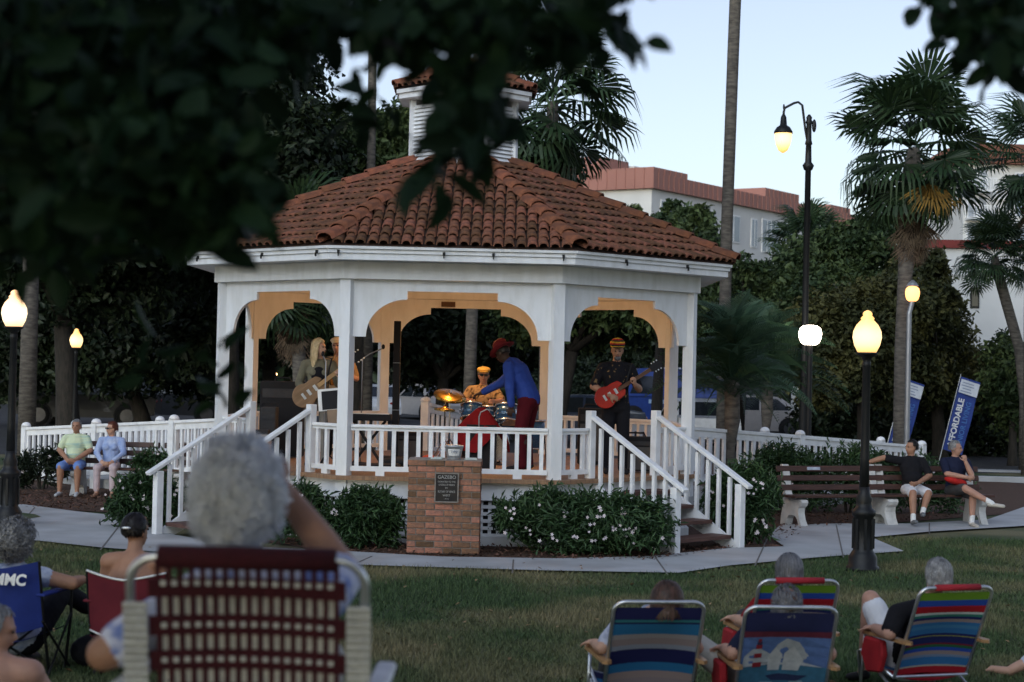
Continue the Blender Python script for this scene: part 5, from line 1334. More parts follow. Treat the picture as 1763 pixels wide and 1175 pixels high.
def sit(seat=.45, lean=8, knee=.47, foot=None, spread=.11):
    a = math.radians(lean); up_ = V3(0, -math.sin(a), math.cos(a)); pel = V3(0, 0.0, seat + .10)
    J = dict(pel=pel, waist=pel + up_ * .15, chest=pel + up_ * .33, neck=pel + up_ * .49, head=pel + up_ * .56 + V3(0, .03, .085), hd=V3(0, 1, 0))
    for s, x in (('R', 1), ('L', -1)):
        J['sh' + s] = pel + up_ * .43 + V3(.18 * x, 0, 0); J['el' + s] = J['sh' + s] + V3(.06 * x, .06, -.27); J['wr' + s] = J['el' + s] + V3(-.08 * x, .22, -.04); J['ha' + s] = V3(-.3 * x, 1, -.2)
        J['hip' + s] = pel + V3(.09 * x, .02, -.02); J['kn' + s] = V3(spread * x, knee, seat + .06); J['an' + s] = V3(spread * x, knee if foot is None else foot, .08); J['toe' + s] = J['an' + s] + V3(.02 * x, .17, -.05)
    return J
m_eye = mat('eye_dark', (0.02, 0.015, 0.012), rough=0.2); m_lip = mat('lips', (0.30, 0.11, 0.09), rough=0.5)
def hair_strands(c, r, R, n, length, m, parent, rs, mode='down', width=0.006, cover=-0.35, puff=0.03, seg=4, lump=0.0):
    # thin tapering locks growing from the scalp; R columns: right, forward, up
    g = np.random.default_rng(rs); R = np.array(R); c = np.array(c); r = np.array(r)
    d = g.normal(size=(n * 4, 3)); d /= np.linalg.norm(d, axis=1, keepdims=True)
    ok = (d[:, 2] > cover) & ~((d[:, 1] > 0.35) & (d[:, 2] < 0.45)) & ~((d[:, 1] > 0.1) & (d[:, 2] < 0.0))
    d = d[ok][:n]; n = len(d)
    root = d * r
    tgt = 1.01 + puff * 3 * g.random((n, 1)) ** 1.5
    if lump: tgt = tgt * np.array([[1 + lump * mnoise.noise(Vector(q) * 3.2 + V3(7, 3, 1)) - lump * .25] for q in d]) + (g.random((n, 1)) < .12) * g.random((n, 1)) * .10
    if mode == 'down': flow = np.stack([d[:, 0] * 0.5, d[:, 1] * 0.35 - 0.25 * (d[:, 2] > 0.3), -np.ones(n) * (0.25 + 0.9 * (1 - d[:, 2].clip(0, 1)))], 1)
    elif mode == 'curl': flow = g.normal(size=(n, 3)); flow -= d * (flow * d).sum(1, keepdims=True)
    else: flow = np.stack([d[:, 0] * 0.3, d[:, 1] * 0.2 - 0.9 * np.ones(n) * (d[:, 2] > 0), -0.75 * np.ones(n)], 1)
    flow += g.normal(size=(n, 3)) * 0.16
    flow /= np.linalg.norm(flow, axis=1, keepdims=True)
    side = np.cross(flow, d); side /= np.linalg.norm(side, axis=1, keepdims=True) + 1e-6
    P = [root]; L = length * (0.6 + 0.6 * g.random((n, 1)))
    cur = root.copy(); fl = flow.copy()
    for k in range(seg):
        if mode == 'curl': fl = fl + np.cross(fl, d) * 0.7 + g.normal(size=(n, 3)) * 0.25; fl /= np.linalg.norm(fl, axis=1, keepdims=True)
        cur = cur + fl * L / seg
        q = cur / r; hang = (q[:, 2:3] < -0.1) & (mode == 'down')
        qq = q.copy(); qq[:, 2] = np.where(hang[:, 0], 0, q[:, 2])
        nr = np.linalg.norm(qq, axis=1, keepdims=True); lim = tgt
        qn = qq / nr * lim; qn[:, 2] = np.where(hang[:, 0], q[:, 2], qn[:, 2])
        cur = qn * r; P.append(cur)
        if mode == 'down':
            fl = fl * 0.5 + np.array([0, -0.1, -1.0]); fl /= np.linalg.norm(fl, axis=1, keepdims=True)
    if mode == 'down':
        q = P[-1] / r; q2 = P[2] / r; ok = ~(((q[:, 1] > 0.35) & (q[:, 2] < 0.5)) | ((q2[:, 1] > 0.45) & (q2[:, 2] < 0.4)))
        P = [p[ok] for p in P]; side = side[ok]; n = int(ok.sum())
    V = []; W = width * (0.6 + 0.8 * g.random((n, 1)))
    for k, p in enumerate(P):
        w_ = W * (1 - 0.75 * k / seg); V += [p - side * w_, p + side * w_]
    V = np.stack(V, 1).reshape(-1, 3) @ R.T + c
    st = 2 * (seg + 1); i = np.arange(n)[:, None] * st
    Fq = np.concatenate([i + [[2 * k, 2 * k + 1, 2 * k + 3, 2 * k + 2]] for k in range(seg)], 0)
    return link('hair_locks', np_mesh('hair_locks', V, Fq, m), parent)
def person(label, loc, rz, J, W, sc=1.0, hair=None, face=True, build=1.0, female=False, vox=0.011, curl=0.5, grp=None, hat=None, glasses=None, beard=None, belly=0.0, hairn=900):
    t = empty('person', loc, rz, label, 'person', grp); t.scale = (sc, sc, sc)
    B = Body(); SK, TOP, BOT, SHO, SOCK = 0, 1, 2, 3, 4
    lat = (J['shR'] - J['shL']).normalized(); hl = (J['hipR'] - J['hipL']).normalized()
    f = build
    B.cap(J['hipL'] * .8 + J['hipR'] * .2, J['hipR'] * .8 + J['hipL'] * .2, .115 * f, .115 * f, BOT)
    B.cap(J['pel'], J['waist'], .125 * f, .115 * f, BOT if not W.get('untucked', True) else TOP, 1.28, hl)
    B.cap(J['waist'], J['chest'], .112 * f, .128 * f, TOP, 1.3, lat)
    up_ = (J['neck'] - J['chest']).normalized()
    B.cap(J['chest'], J['chest'] + up_ * .09, .128 * f, .10 * f, TOP, 1.42, lat)
    fw = lat.cross(up_) * -1
    if fw.dot(V3(0, 1, 0)) < 0: fw = -fw
    if belly: B.ell(J['waist'] + fw * .05, (.14 * f, .10 + belly, .13), Matrix((lat, fw, up_)).transposed(), TOP)
    if female:
        for s in (-1, 1): B.ell(J['chest'] + fw * .095 + lat * (.065 * s) - up_ * .02, (.062, .055, .06), None, TOP)
    tm = TOP if W.get('straps', 1) else SK
    for s in 'LR':
        inn = J['neck'] * .62 + J['sh' + s] * .38 - V3(0, 0, .02)
        B.cap(inn, J['sh' + s], .062 * f, .066 * f, tm)
    B.cap(J['neck'] - up_ * .05, J['neck'], .075, .062, tm)
    B.cap(J['neck'] + up_ * .0, J['head'] - V3(0, 0, .05), .056, .052, SK)
    hd = J['hd'].normalized(); rt = hd.cross(V3(0, 0, 1)).normalized(); hu = rt.cross(hd)
    R = Matrix((rt, hd, hu)).transposed(); H = J['head']
    def hp(x, y, z): return H + rt * x + hd * y + hu * z
    B.ell(hp(0, -.012, .028), (.076, .094, .092), R, SK); B.ell(hp(0, .012, -.03), (.064, .078, .085), R, SK); B.ell(hp(0, .045, -.082), (.036, .034, .028), R, SK)
    B.cap(hp(0, .085, .012), hp(0, .104, -.022), .010, .014, SK); B.ell(hp(0, .075, .028), (.055, .018, .012), R, SK)
    for s in (-1, 1): B.ell(hp(.077 * s, -.008, -.006), (.010, .02, .032), R, SK)
    B.ell(hp(0, .078, -.05), (.026, .014, .014), R, SK)
    sl, lg = W.get('sleeve', .55), W.get('leg', 2.0)
    for s, x in (('R', 1), ('L', -1)):
        a, e, w_ = J['sh' + s], J['el' + s], J['wr' + s]
        u = min(1, sl); p = a.lerp(e, u)
        ra, rb = .056 * f, .044 * f
        if sl > 0: B.cap(a, p, ra + .012, (ra + (rb - ra) * u) + .014, TOP)
        B.cap(a, e, ra, rb, SK)
        v = max(0, min(1, sl - 1))
        if v > 0: B.cap(e, e.lerp(w_, v), .052 * f, .052 * f - .012 * v, TOP)
        B.cap(e, e.lerp(w_, .35), rb * .95, .043 * f, SK); B.cap(e.lerp(w_, .35), w_, .043 * f, .029 * f, SK)
        h = J['ha' + s].normalized(); pn = J.get('pn' + s)
        if pn is None: pn = V3(-x, 0, 0)
        pn = (pn - h * pn.dot(h)).normalized(); ac = h.cross(pn) * x
        kn_ = w_ + h * .085
        B.ell(w_ + h * .05, (.042, .052, .018), Matrix((ac, h, pn)).transposed(), SK)
        cu = J.get('curl' + s, curl)
        for q, (o, ln) in enumerate(((-.030, .062), (-.010, .075), (.010, .070), (.029, .055))):
            b0 = w_ + h * .078 + ac * o; d1 = (h * math.cos(cu) + pn * math.sin(cu)); d2 = (h * math.cos(cu * 2.2) + pn * math.sin(cu * 2.2))
            b1 = b0 + d1 * ln * .55; b2 = b1 + d2 * ln * .5
            B.cap(b0, b1, .0105, .0098, SK); B.cap(b1, b2, .0098, .0088, SK)
        b0 = w_ + h * .03 - ac * .038; b1 = b0 + (h * .7 - ac * .6 + pn * .35) * .045; b2 = b1 + (h * .85 - ac * .1 + pn * .5) * .035
        B.cap(b0, b1, .013, .011, SK); B.cap(b1, b2, .011, .009, SK)
        hp_, k_, n_ = J['hip' + s], J['kn' + s], J['an' + s]
        u = min(1, lg); ra, rb = .082 * f, .058 * f
        B.cap(hp_, hp_.lerp(k_, u), ra + .012, ra + (rb - ra) * u + .018, BOT)
        if lg < 1: B.cap(hp_, k_, ra, rb, SK)
        else: B.cap(hp_, k_, ra, rb, BOT)
        v = max(0, min(1, lg - 1))
        if v > 0: B.cap(k_, k_.lerp(n_, v), .066 * f, .066 * f - .010 * v, BOT)
        calf = k_.lerp(n_, .32) - (J['toe' + s] - n_).normalized() * .012
        B.cap(k_, calf, .056 * f, .057 * f, SK); B.cap(calf, n_, .055 * f, .036, SK)
        if W.get('sock', 0): B.cap(n_ + (k_ - n_) * W['sock'], n_, .043, .042, SOCK)
        tdir = (J['toe' + s] - n_); ft = SHO
        B.cap(n_ - V3(0, 0, .03) - tdir.normalized() * .04, J['toe' + s], .036, .030, ft, 1.15)
    mats = [W['skin'], W['top'], W['bot'], W.get('shoe', m_blackm), W.get('sockm', m_paper)]
    link('body', B.mesh('body', mats, vox), t)
    if face:
        for s in (-1, 1): MB().ball(hp(.03 * s, .083, .012), (.013, .008, .008), 8, R).build('eye', m_eye, t, True)
        MB().ball(hp(0, .091, -.052), (.022, .006, .006), 8, R).build('mouth', m_lip, t, True)
    if glasses:
        gm = MB()
        for s in (-1, 1): gm.ball(hp(.032 * s, .098, .012), (.027, .006, .019), 10, R); gm.bar(hp(.058 * s, .095, .018), hp(.08 * s, -.01, .012), .004, .008)
        gm.bar(hp(-.01, .1, .016), hp(.01, .1, .016), .004, .005)
        gm.build('glasses', glasses, t, True)
    if beard:
        MB().ball(hp(0, .05, -.085), (.045, .045, .04), 10, R).build('beard', beard, t, True)
    if hair:
        st, hm, amt = hair['style'], hair['m'], hair.get('amt', 1.0)
        c = hp(0, -.014, .03); g = random.Random(hash(label) % 999 + 1)
        rr = (.080 * amt, .099 * amt, .097 * amt); lump = hair.get('lump', 0.0)
        if st != 'bald':
            mb = MB(); n, k = 22, 14
            vs, fs = [], []
            for i in range(k + 1):
                th = PI * i / k
                for q in range(n):
                    ph = 2 * PI * q / n; d = V3(math.sin(th) * math.cos(ph), math.sin(th) * math.sin(ph), math.cos(th))
                    s_ = 1.0 + g.uniform(-.02, .02)
                    if lump: s_ *= 1 + lump * mnoise.noise(d * 3.2 + V3(7, 3, 1)) - lump * .25
                    inn = (d.y > .30 and d.z < .50) or (d.y > .05 and d.z < -.05) or d.z < hair.get('low', -.45)
                    if inn: s_ = .80
                    vs.append(c + R @ V3(d.x * rr[0] * s_, d.y * rr[1] * s_, d.z * rr[2] * s_))
            for i in range(k):
                for q in range(n): fs.append((i * n + q, i * n + (q + 1) % n, (i + 1) * n + (q + 1) % n, (i + 1) * n + q))
            mb.add(vs, fs); mb.build('hair', hm, t, True)
        if hair.get('n', hairn):
            hair_strands(c, rr, R, hair.get('n', hairn), hair.get('len', .06), hm, t, len(label), hair.get('mode', 'down'), hair.get('w', .006), hair.get('low', -.45), hair.get('puff', .03), lump=lump)
    if hat: hat(t, R, hp)
    return t
hr_white = mat('hair_white', (0.92, 0.93, 0.95), (0.85, 0.87, 0.90), scale=10, rough=0.7, isl=0.05, trans=0.5)
hr_grey = mat('hair_grey', (0.26, 0.26, 0.26), (0.15, 0.15, 0.155), scale=20, rough=0.5, isl=0.4)
hr_dgrey = mat('hair_dark_grey', (0.13, 0.13, 0.14), (0.08, 0.08, 0.085), scale=20, rough=0.45, isl=0.4)
hr_brown = mat('hair_brown', (0.075, 0.04, 0.026), (0.05, 0.028, 0.02), scale=20, rough=0.45, isl=0.4)
hr_black = mat('hair_black', (0.016, 0.013, 0.012), rough=0.4, isl=0.3)
hr_blond = mat('hair_blonde', (0.58, 0.46, 0.27), (0.46, 0.34, 0.18), scale=20, rough=0.5, isl=0.25)
hr_red = mat('hair_auburn', (0.13, 0.035, 0.018), (0.08, 0.025, 0.014), scale=20, rough=0.45, isl=0.35)
m_jeanlt = cloth('denim_light', (0.25, 0.33, 0.5)); m_whitec = cloth('white', (0.70, 0.71, 0.74)); m_blackc = cloth('black', (0.014, 0.014, 0.017)); m_navyc = cloth('navy', (0.016, 0.02, 0.045)); m_khaki = cloth('khaki', (0.42, 0.40, 0.36))
m_redc = cloth('red', (0.24, 0.012, 0.014)); m_maroonc = cloth('maroon_trousers', (0.085, 0.008, 0.014)); m_bluec = cloth('blue_shirt', (0.035, 0.075, 0.34), (0.025, 0.055, 0.26)); m_greyc = cloth('dark_grey', (0.06, 0.06, 0.062)); m_whiteshoe = mat('white_shoe', (0.66, 0.66, 0.66), rough=0.6)

# --- the couple on the left bench
BX, BY = BL.x + 0.02, BL.y + 0.25
J = sit(.45, 4, .44, .45, .15); J['wrR'] = V3(.06, .30, .62); J['wrL'] = V3(-.06, .30, .62); J['elR'] = V3(.27, .06, .78); J['elL'] = V3(-.27, .06, .78); J['haR'] = V3(-.8, .5, -.1); J['haL'] = V3(.8, .5, -.1); J['hd'] = V3(.05, 1, 0)
def seat_at(px, dy=0): return (U(px, 850, BY).x, BY - 0.02 + dy, 0.012)
person('person in pale striped tee and blue shorts on the left bench', seat_at(129), PI, J, dict(skin=sk_tan, top=cloth('pale_yellow_tee', (0.55, 0.64, 0.44), (0.12, 0.34, 0.42), scale=7, lo=0.5, hi=0.75, stretch=(0.3, 0.3, 2.2)), bot=cloth('sky_shorts', (0.16, 0.27, 0.58)), shoe=mat('flip_flop', (0.45, 0.47, 0.5)), sleeve=.7, leg=.95), .92, dict(style='short', m=hr_grey, n=500), build=1.12, belly=.05)
J = sit(.45, 3, .44, .45, .14); J['wrR'] = V3(.07, .34, .60); J['wrL'] = V3(-.07, .34, .60); J['elR'] = V3(.24, .08, .76); J['elL'] = V3(-.24, .08, .76); J['haR'] = V3(-.6, .7, -.1); J['haL'] = V3(.6, .7, -.1); J['hd'] = V3(.75, .62, -.05)
person('person with auburn hair, blue shirt and pale pink trousers on the left bench', seat_at(190), PI, J, dict(skin=sk_fair, top=cloth('chambray', (0.24, 0.33, 0.58), (0.42, 0.5, 0.68), scale=6), bot=cloth('pale_pink', (0.56, 0.46, 0.48)), shoe=mat('sandal_tan', (0.32, 0.19, 0.13)), sleeve=1.75, leg=1.85), .90, dict(style='short', m=hr_red, n=600, len=.05, amt=1.06), glasses=m_glass, female=True)
# --- the two men on the right bench
J = sit(.45, 10, .44, .42, .12); J['elR'] = V3(.42, -.10, 1.02); J['wrR'] = V3(.68, -.12, .94); J['haR'] = V3(1, .05, -.15); J['pnR'] = V3(0, 0, -1); J['elL'] = V3(-.26, .06, .76); J['wrL'] = V3(-.02, .26, .66); J['haL'] = V3(.9, .3, -.2); J['hd'] = V3(.93, .3, .02); J['anR'] = V3(.16, .62, .10); J['toeR'] = V3(.17, .80, .10); J['anL'] = V3(.0, .56, .22); J['toeL'] = V3(.04, .74, .20)
def seatr(px, dy): p_ = U(px, 850, BR2.y + .3 + dy); return (p_.x, p_.y, 0.012)
person('man in black shirt and white shorts, one arm along the bench back', seatr(1570, -0.02), math.radians(184), J, dict(skin=sk_tan, top=m_blackc, bot=m_whitec, shoe=mat('shoe_bw', (0.16, 0.17, 0.18)), sleeve=.8, leg=.9, sock=.2), .96, dict(style='short', m=hr_black, n=450, len=.035), build=1.06, belly=.03)
J = sit(.45, 6, .46, .46, .10); J['elL'] = V3(-.16, .24, .80); J['wrL'] = V3(-.07, .22, 1.00); J['haL'] = V3(.25, .1, .9); J['pnL'] = V3(.2, -1, .1); J['curlL'] = 1.1; J['elR'] = V3(.20, .16, .80); J['wrR'] = V3(-.06, .32, .76); J['haR'] = V3(-1, .1, 0); J['hd'] = V3(-.86, .5, -.05); J['knR'] = V3(.02, .46, .60); J['anR'] = V3(-.30, .74, .40); J['toeR'] = V3(-.46, .80, .36); J['knL'] = V3(-.12, .44, .50)
person('man in navy shirt with crossed legs, chin resting on his hand', seatr(1645, 0.0), math.radians(186), J, dict(skin=sk_rose, top=m_navyc, bot=m_greyc, shoe=mat('shoe_beige', (0.5, 0.46, 0.4)), sleeve=.8, leg=.9, sock=.22), .96, dict(style='short', m=hr_grey, n=500, len=.035), build=1.05)
o = MB().ball((0, 0, 0), (.16, .09, .05), 12).ball((.10, .02, .01), (.10, .08, .045), 10).build('red_jacket', mat('red_cloth_bright', (0.48, 0.02, 0.015), (0.34, 0.012, 0.01), scale=8, rough=0.9), smooth=True, mtx=Matrix.Translation(Vector(seatr(1643, -0.26)) + V3(0, 0, .67)) @ Matrix.Rotation(.25, 4, 'Y')); setp(o, 'bright red folded jacket on the lap of the man in navy', 'jacket')

# --- the band
def on_deck(px, Y): return (U(px, 800, Y).x, Y, ZD)
def hat_flat(m, m2=None):
    def f(t, R, hp):
        MB().ball(hp(0, .012, .085), (.10, .125, .045), 14, R).ball(hp(0, -.02, .062), (.088, .105, .05), 14, R).build('flat_cap', m, t, True)
        MB().ball(hp(0, .115, .062), (.065, .05, .010), 10, R).build('cap_peak', m, t, True)
    return f
def hat_brim(m):
    def f(t, R, hp):
        R4 = R.to_4x4(); b = Matrix.Translation(hp(0, -.01, .058)) @ R4 @ Matrix.Rotation(math.radians(-14), 4, 'X')
        MB().lathe([(.105, 0), (.102, .05), (.092, .105), (.07, .125), (.03, .112)], 18, sx=.86, sy=1.05).build('hat_crown', m, t, True, b)
        mb = MB(); n = 24; vs = []
        for r_, k in ((.095, 0), (.165, 1), (.16, 2)):
            for q in range(n):
                a = 2 * PI * q / n; vs.append((r_ * math.cos(a) * .95, r_ * math.sin(a) * 1.15, .002 + (.022 * abs(math.cos(a)) ** 2 - .012 * abs(math.sin(a)) if k else 0) + (.006 if k == 2 else 0)))
        mb.add(vs, [(i * n + q, i * n + (q + 1) % n, (i + 1) * n + (q + 1) % n, (i + 1) * n + q) for i in range(2) for q in range(n)])
        mb.build('hat_brim', m, t, True, b)
    return f
def hat_knit(t, R, hp):
    cols = [mat('knit_yellow', (0.62, 0.36, 0.03), rough=0.9), mat('knit_dark', (0.03, 0.025, 0.02), rough=0.9), mat('knit_red', (0.42, 0.03, 0.02), rough=0.9)]
    b = Matrix.Translation(hp(0, -.012, .03)) @ R.to_4x4() @ Matrix.Rotation(.12, 4, 'X')
    pr = [(.093, .015), (.105, .035), (.108, .055), (.107, .075), (.10, .095), (.085, .115), (.055, .132), (.01, .14)]
    for i in range(len(pr) - 1): MB().lathe([pr[i], pr[i + 1]], 18, sx=.93, sy=1.12).build('knit_band', cols[(0, 1, 2, 0, 1, 2, 0)[i]], t, True, b)
    MB().ball((0, .11, .02), (.07, .06, .008), 10).build('cap_peak', cols[1], t, True, b)
# guitarist
GUI = on_deck(1058, 23.1)
J = stand(); J['elR'] = V3(.31, .02, 1.15); J['wrR'] = V3(.12, .23, 1.04); J['haR'] = V3(-.9, .25, -.35); J['pnR'] = V3(0, -.9, -.3); J['curlR'] = .6; J['elL'] = V3(-.30, .04, 1.13); J['wrL'] = V3(-.20, .30, 1.19); J['haL'] = V3(.15, .45, .8); J['pnL'] = V3(.8, -.5, 0); J['curlL'] = 1.0; J['hd'] = V3(.12, 1, -.22)
person('bearded guitarist in striped knit cap and dark patterned shirt', GUI, PI + .1, J, dict(skin=sk_tan, top=cloth('dark_floral', (0.012, 0.012, 0.015), (0.20, 0.13, 0.06), scale=16, lo=.60, hi=.66), bot=m_blackc, shoe=m_blackm, sleeve=.85, leg=2.0), 1.0, build=1.12, hat=hat_knit, beard=hr_dgrey, belly=.02, hair=dict(style='bald', m=hr_dgrey, n=150, len=.04))
def guitar(label, base_loc, rz, loc, ang, m_body, m_neck, size=1.0, cut=True, tilt=0.0):
    t = empty('electric_guitar', base_loc, rz, label, 'guitar')
    Mx = Matrix.Translation(loc) @ Matrix.Rotation(tilt, 4, 'X') @ Matrix.Rotation(ang, 4, 'Y') @ Matrix.Scale(size, 4)   # neck along +X local, body plane x,z
    o_ = []
    for a in range(40):
        t_ = 2 * PI * a / 40; c_, s_ = math.cos(t_), math.sin(t_)
        rr_ = .155 + .035 * math.cos(t_ - PI) - .04 * math.exp(-((abs(t_ - PI / 2) if t_ < PI else abs(t_ - 3 * PI / 2)) / .35) ** 2)
        x_ = rr_ * c_ * 1.25; z_ = rr_ * s_
        if cut and c_ > .55 and abs(s_) > .25: x_ += .05
        if cut and abs(s_) < .25 and c_ > 0: x_ -= .02
        o_.append((x_, z_))
    b = MB().prism(o_, .05).build('guitar_body', m_body, t, mtx=Mx, bevel=0.008)
    MB().box((.36, .03, 0), (.50, .022, .048)).build('guitar_neck', m_neck, t, mtx=Mx)
    MB().prism([(.60, -.03), (.63, -.045), (.76, -.05), (.78, 0), (.76, .05), (.63, .045), (.60, .03)], .016, Matrix.Translation((0, .025, 0))).build('headstock', m_blackm, t, mtx=Mx)
    pk = MB()
    for x_ in (-.02, .07): pk.box((x_, .029, 0), (.035, .012, .075))
    pk.box((-.10, .03, 0), (.03, .014, .08)); pk.build('pickup', m_galv, t, mtx=Mx)
    tp = MB()
    for i in range(3):
        for s in (-1, 1): tp.ball((.66 + .04 * i, .025, s * .06), .011, 6)
    tp.build('tuning_peg', m_galv, t, mtx=Mx)
    MB().tube([Mx @ V3(.12, .0, .1), Vector((-.17, .12, 1.44)), Vector((-.05, -.13, 1.46)), Vector((.20, -.12, 1.20)), Mx @ V3(-.22, 0, 0)], .012, 5).build('strap', m_blackm, t)
    return t
guitar('glossy red electric guitar held by the man in the striped knit cap', GUI, PI + .1, V3(.10, .21, 1.06), math.radians(180 + 33), mat('cherry_lacquer', (0.42, 0.02, 0.012), (0.30, 0.012, 0.01), scale=3, rough=0.18, coat=0.8), mat('rosewood_neck', (0.10, 0.05, 0.03), rough=0.4), 1.0)
# blonde bass player
BAS = on_deck(545, 23.4)
J = stand(); J['elR'] = V3(.27, -.02, 1.13); J['wrR'] = V3(.14, .20, 1.00); J['haR'] = V3(-.75, .4, -.4); J['pnR'] = V3(-.2, -.9, 0); J['elL'] = V3(-.27, .06, 1.14); J['wrL'] = V3(-.30, .32, 1.24); J['haL'] = V3(.2, .6, .7); J['pnL'] = V3(.9, -.3, 0); J['curlL'] = 1.0; J['hd'] = V3(-.82, .55, -.02)
bw = person('blonde woman in olive jacket over black top playing a bass', BAS, PI + .1, J, dict(skin=sk_fair, top=cloth('olive_jacket', (0.17, 0.16, 0.11), (0.12, 0.11, 0.08)), bot=cloth('grey_trousers', (0.22, 0.21, 0.19)), shoe=m_blackm, sleeve=1.8, leg=2.0), .97, dict(style='long', m=hr_blond, n=1300, len=.26, amt=1.10, low=-.55, w=.008), female=True)
MB().ball((0, .115, 1.24), (.10, .035, .13), 12).build('black_top', m_blackc, bw, True)
guitar('natural wood bass guitar held by the blonde woman', BAS, PI + .1, V3(.10, .22, 1.0), math.radians(180 + 38), mat('ash_wood', (0.26, 0.16, 0.09), (0.18, 0.11, 0.06), scale=5, rough=0.35, stretch=(1, 1, 6)), mat('maple_neck', (0.45, 0.28, 0.13), rough=0.4), 1.12)
# second horn player half hidden
HRN = on_deck(577, 25.3)
J = stand(); J['elR'] = V3(.30, .1, 1.18); J['wrR'] = V3(.06, .33, 1.18); J['haR'] = V3(-.6, .6, .1); J['elL'] = V3(-.30, .1, 1.16); J['wrL'] = V3(-.05, .36, 1.24); J['haL'] = V3(.6, .6, .1); J['hd'] = V3(.1, 1, -.1)
person('horn player in pale hat half hidden behind the blonde woman', HRN, PI - .1, J, dict(skin=sk_rose, top=cloth('tan_shirt', (0.34, 0.22, 0.12), (0.24, 0.15, 0.08)), bot=m_blackc, sleeve=.8, leg=2.0), 1.0, dict(style='short', m=hr_white, n=200), hat=hat_flat(cloth('cream_hat', (0.62, 0.52, 0.38))))
hn = empty('brass_horn', HRN, PI - .1, 'shiny brass horn raised by the half hidden player', 'horn')
m_brass = mat('brass', (0.75, 0.50, 0.18), (0.62, 0.38, 0.12), rough=0.22, metal=0.9)
MB().tube([(0, .13, 1.55), (0, .36, 1.40), (0, .44, 1.25), (0, .40, 1.08), (0, .34, 1.12)], [.008, .014, .022, .03, .04], 10).build('horn_tube', m_brass, hn, True)
MB().lathe([(.03, 0), (.04, .05), (.075, .12)], 14, (0, .36, 1.06)).build('horn_bell', m_brass, hn, True)
# drummer
DRM = on_deck(829, 25.6)
J = sit(.48, 2, .42, .46, .22); J['elR'] = V3(.28, .10, .86); J['wrR'] = V3(.18, .34, .86); J['haR'] = V3(-.2, 1, 0); J['elL'] = V3(-.28, .10, .86); J['wrL'] = V3(-.16, .34, .86); J['haL'] = V3(.2, 1, 0); J['hd'] = V3(-.05, 1, -.08)
person('drummer in yellow flat cap, sunglasses and patterned shirt', DRM, PI, J, dict(skin=sk_rose, top=cloth('gold_print', (0.36, 0.25, 0.14), (0.08, 0.05, 0.03), scale=19, lo=.5, hi=.62), bot=m_blackc, sleeve=.8, leg=2.0), 1.02, dict(style='short', m=hr_grey, n=150), hat=hat_flat(cloth('yellow_cap', (0.62, 0.42, 0.12))), glasses=m_glass)
th = empty('drum_throne', DRM, 0, 'round black drum stool under the drummer', 'stool')
MB().lathe([(.17, .40), (.18, .43), (.17, .475)], 16).build('stool_seat', m_blackm, th, True)
for i in range(3): MB().tube([(0, 0, .40), (.22 * math.cos(i * 2.1), .22 * math.sin(i * 2.1), 0)], .012, 6).build('leg', m_steel, th)
# drum kit
m_bluesh = mat('blue_sparkle', (0.055, 0.16, 0.32), (0.03, 0.10, 0.23), scale=60, rough=0.2, coat=0.7, metal=0.3); m_head = mat('drum_head', (0.75, 0.74, 0.70), rough=0.6); m_chrome = mat('chrome', (0.75, 0.75, 0.76), rough=0.12, metal=1.0)
m_cym = mat('bronze_cymbal', (0.52, 0.30, 0.07), (0.42, 0.23, 0.05), scale=12, rough=0.25, metal=0.9)
DK = on_deck(838, 24.75)
dk = empty('drum_kit', DK, 0, 'blue sparkle drum kit with chrome fittings in front of the drummer', 'drums')
def drum(c, r, h, R, name='tom'):
    b = Matrix.Translation(c) @ R
    d = MB().lathe([(r, 0), (r, h)], 24).build(name, m_bluesh, dk, True, b)
    for z in (0, h): MB().lathe([(r + .001, z - .012), (r + .012, z - .012), (r + .012, z + .012), (r + .001, z + .012)], 24).build('hoop', m_chrome, d, True)
    MB().lathe([(r * .98, h + .003), (r * .5, h + .004), (.01, h + .004)], 24).build('drum_head', m_head, d, True)
    lg_ = MB().box((0, 0, 0), (.014, .018, .05)).ball((0, 0, .03), .012, 6).ball((0, 0, -.03), .012, 6).mesh('lug', m_chrome)
    for q in range(8):
        a = q * PI / 4; link('lug', lg_, d, Matrix.Translation(((r + .012) * math.cos(a), (r + .012) * math.sin(a), h / 2)) @ Matrix.Rotation(a, 4, 'Z'))
    return d
tl_ = Matrix.Rotation(math.radians(-18), 4, 'X')
RB = Matrix.Rotation(PI / 2, 4, 'X')
drum(V3(0.02, 0.12, .30), .28, .40, RB, 'bass_drum')
drum(V3(-.24, .02, .64), .145, .20, tl_); drum(V3(.27, .02, .60), .165, .23, tl_)
drum(V3(.02, .42, .66), .18, .14, Matrix.Rotation(-.05, 4, 'X'), 'snare_drum'); drum(V3(.62, .35, .22), .20, .40, Matrix.Identity(4), 'floor_tom')
for x in (-.24, .27): MB().tube([(x * .3, 0, .55), (x * .6, 0, .74), (x * .9, .02, .76)], .014, 6).build('tom_mount', m_chrome, dk)
MB().tube([(.02, .42, .66), (.02, .42, .3), (.2, .5, 0)], .012, 6).build('snare_leg', m_chrome, dk)
for a in (0, 2.1, 4.2): MB().tube([(.62 + .2 * math.cos(a), .35 + .2 * math.sin(a), .4), (.62 + .23 * math.cos(a), .35 + .23 * math.sin(a), 0)], .009, 6).build('tom_leg', m_chrome, dk)
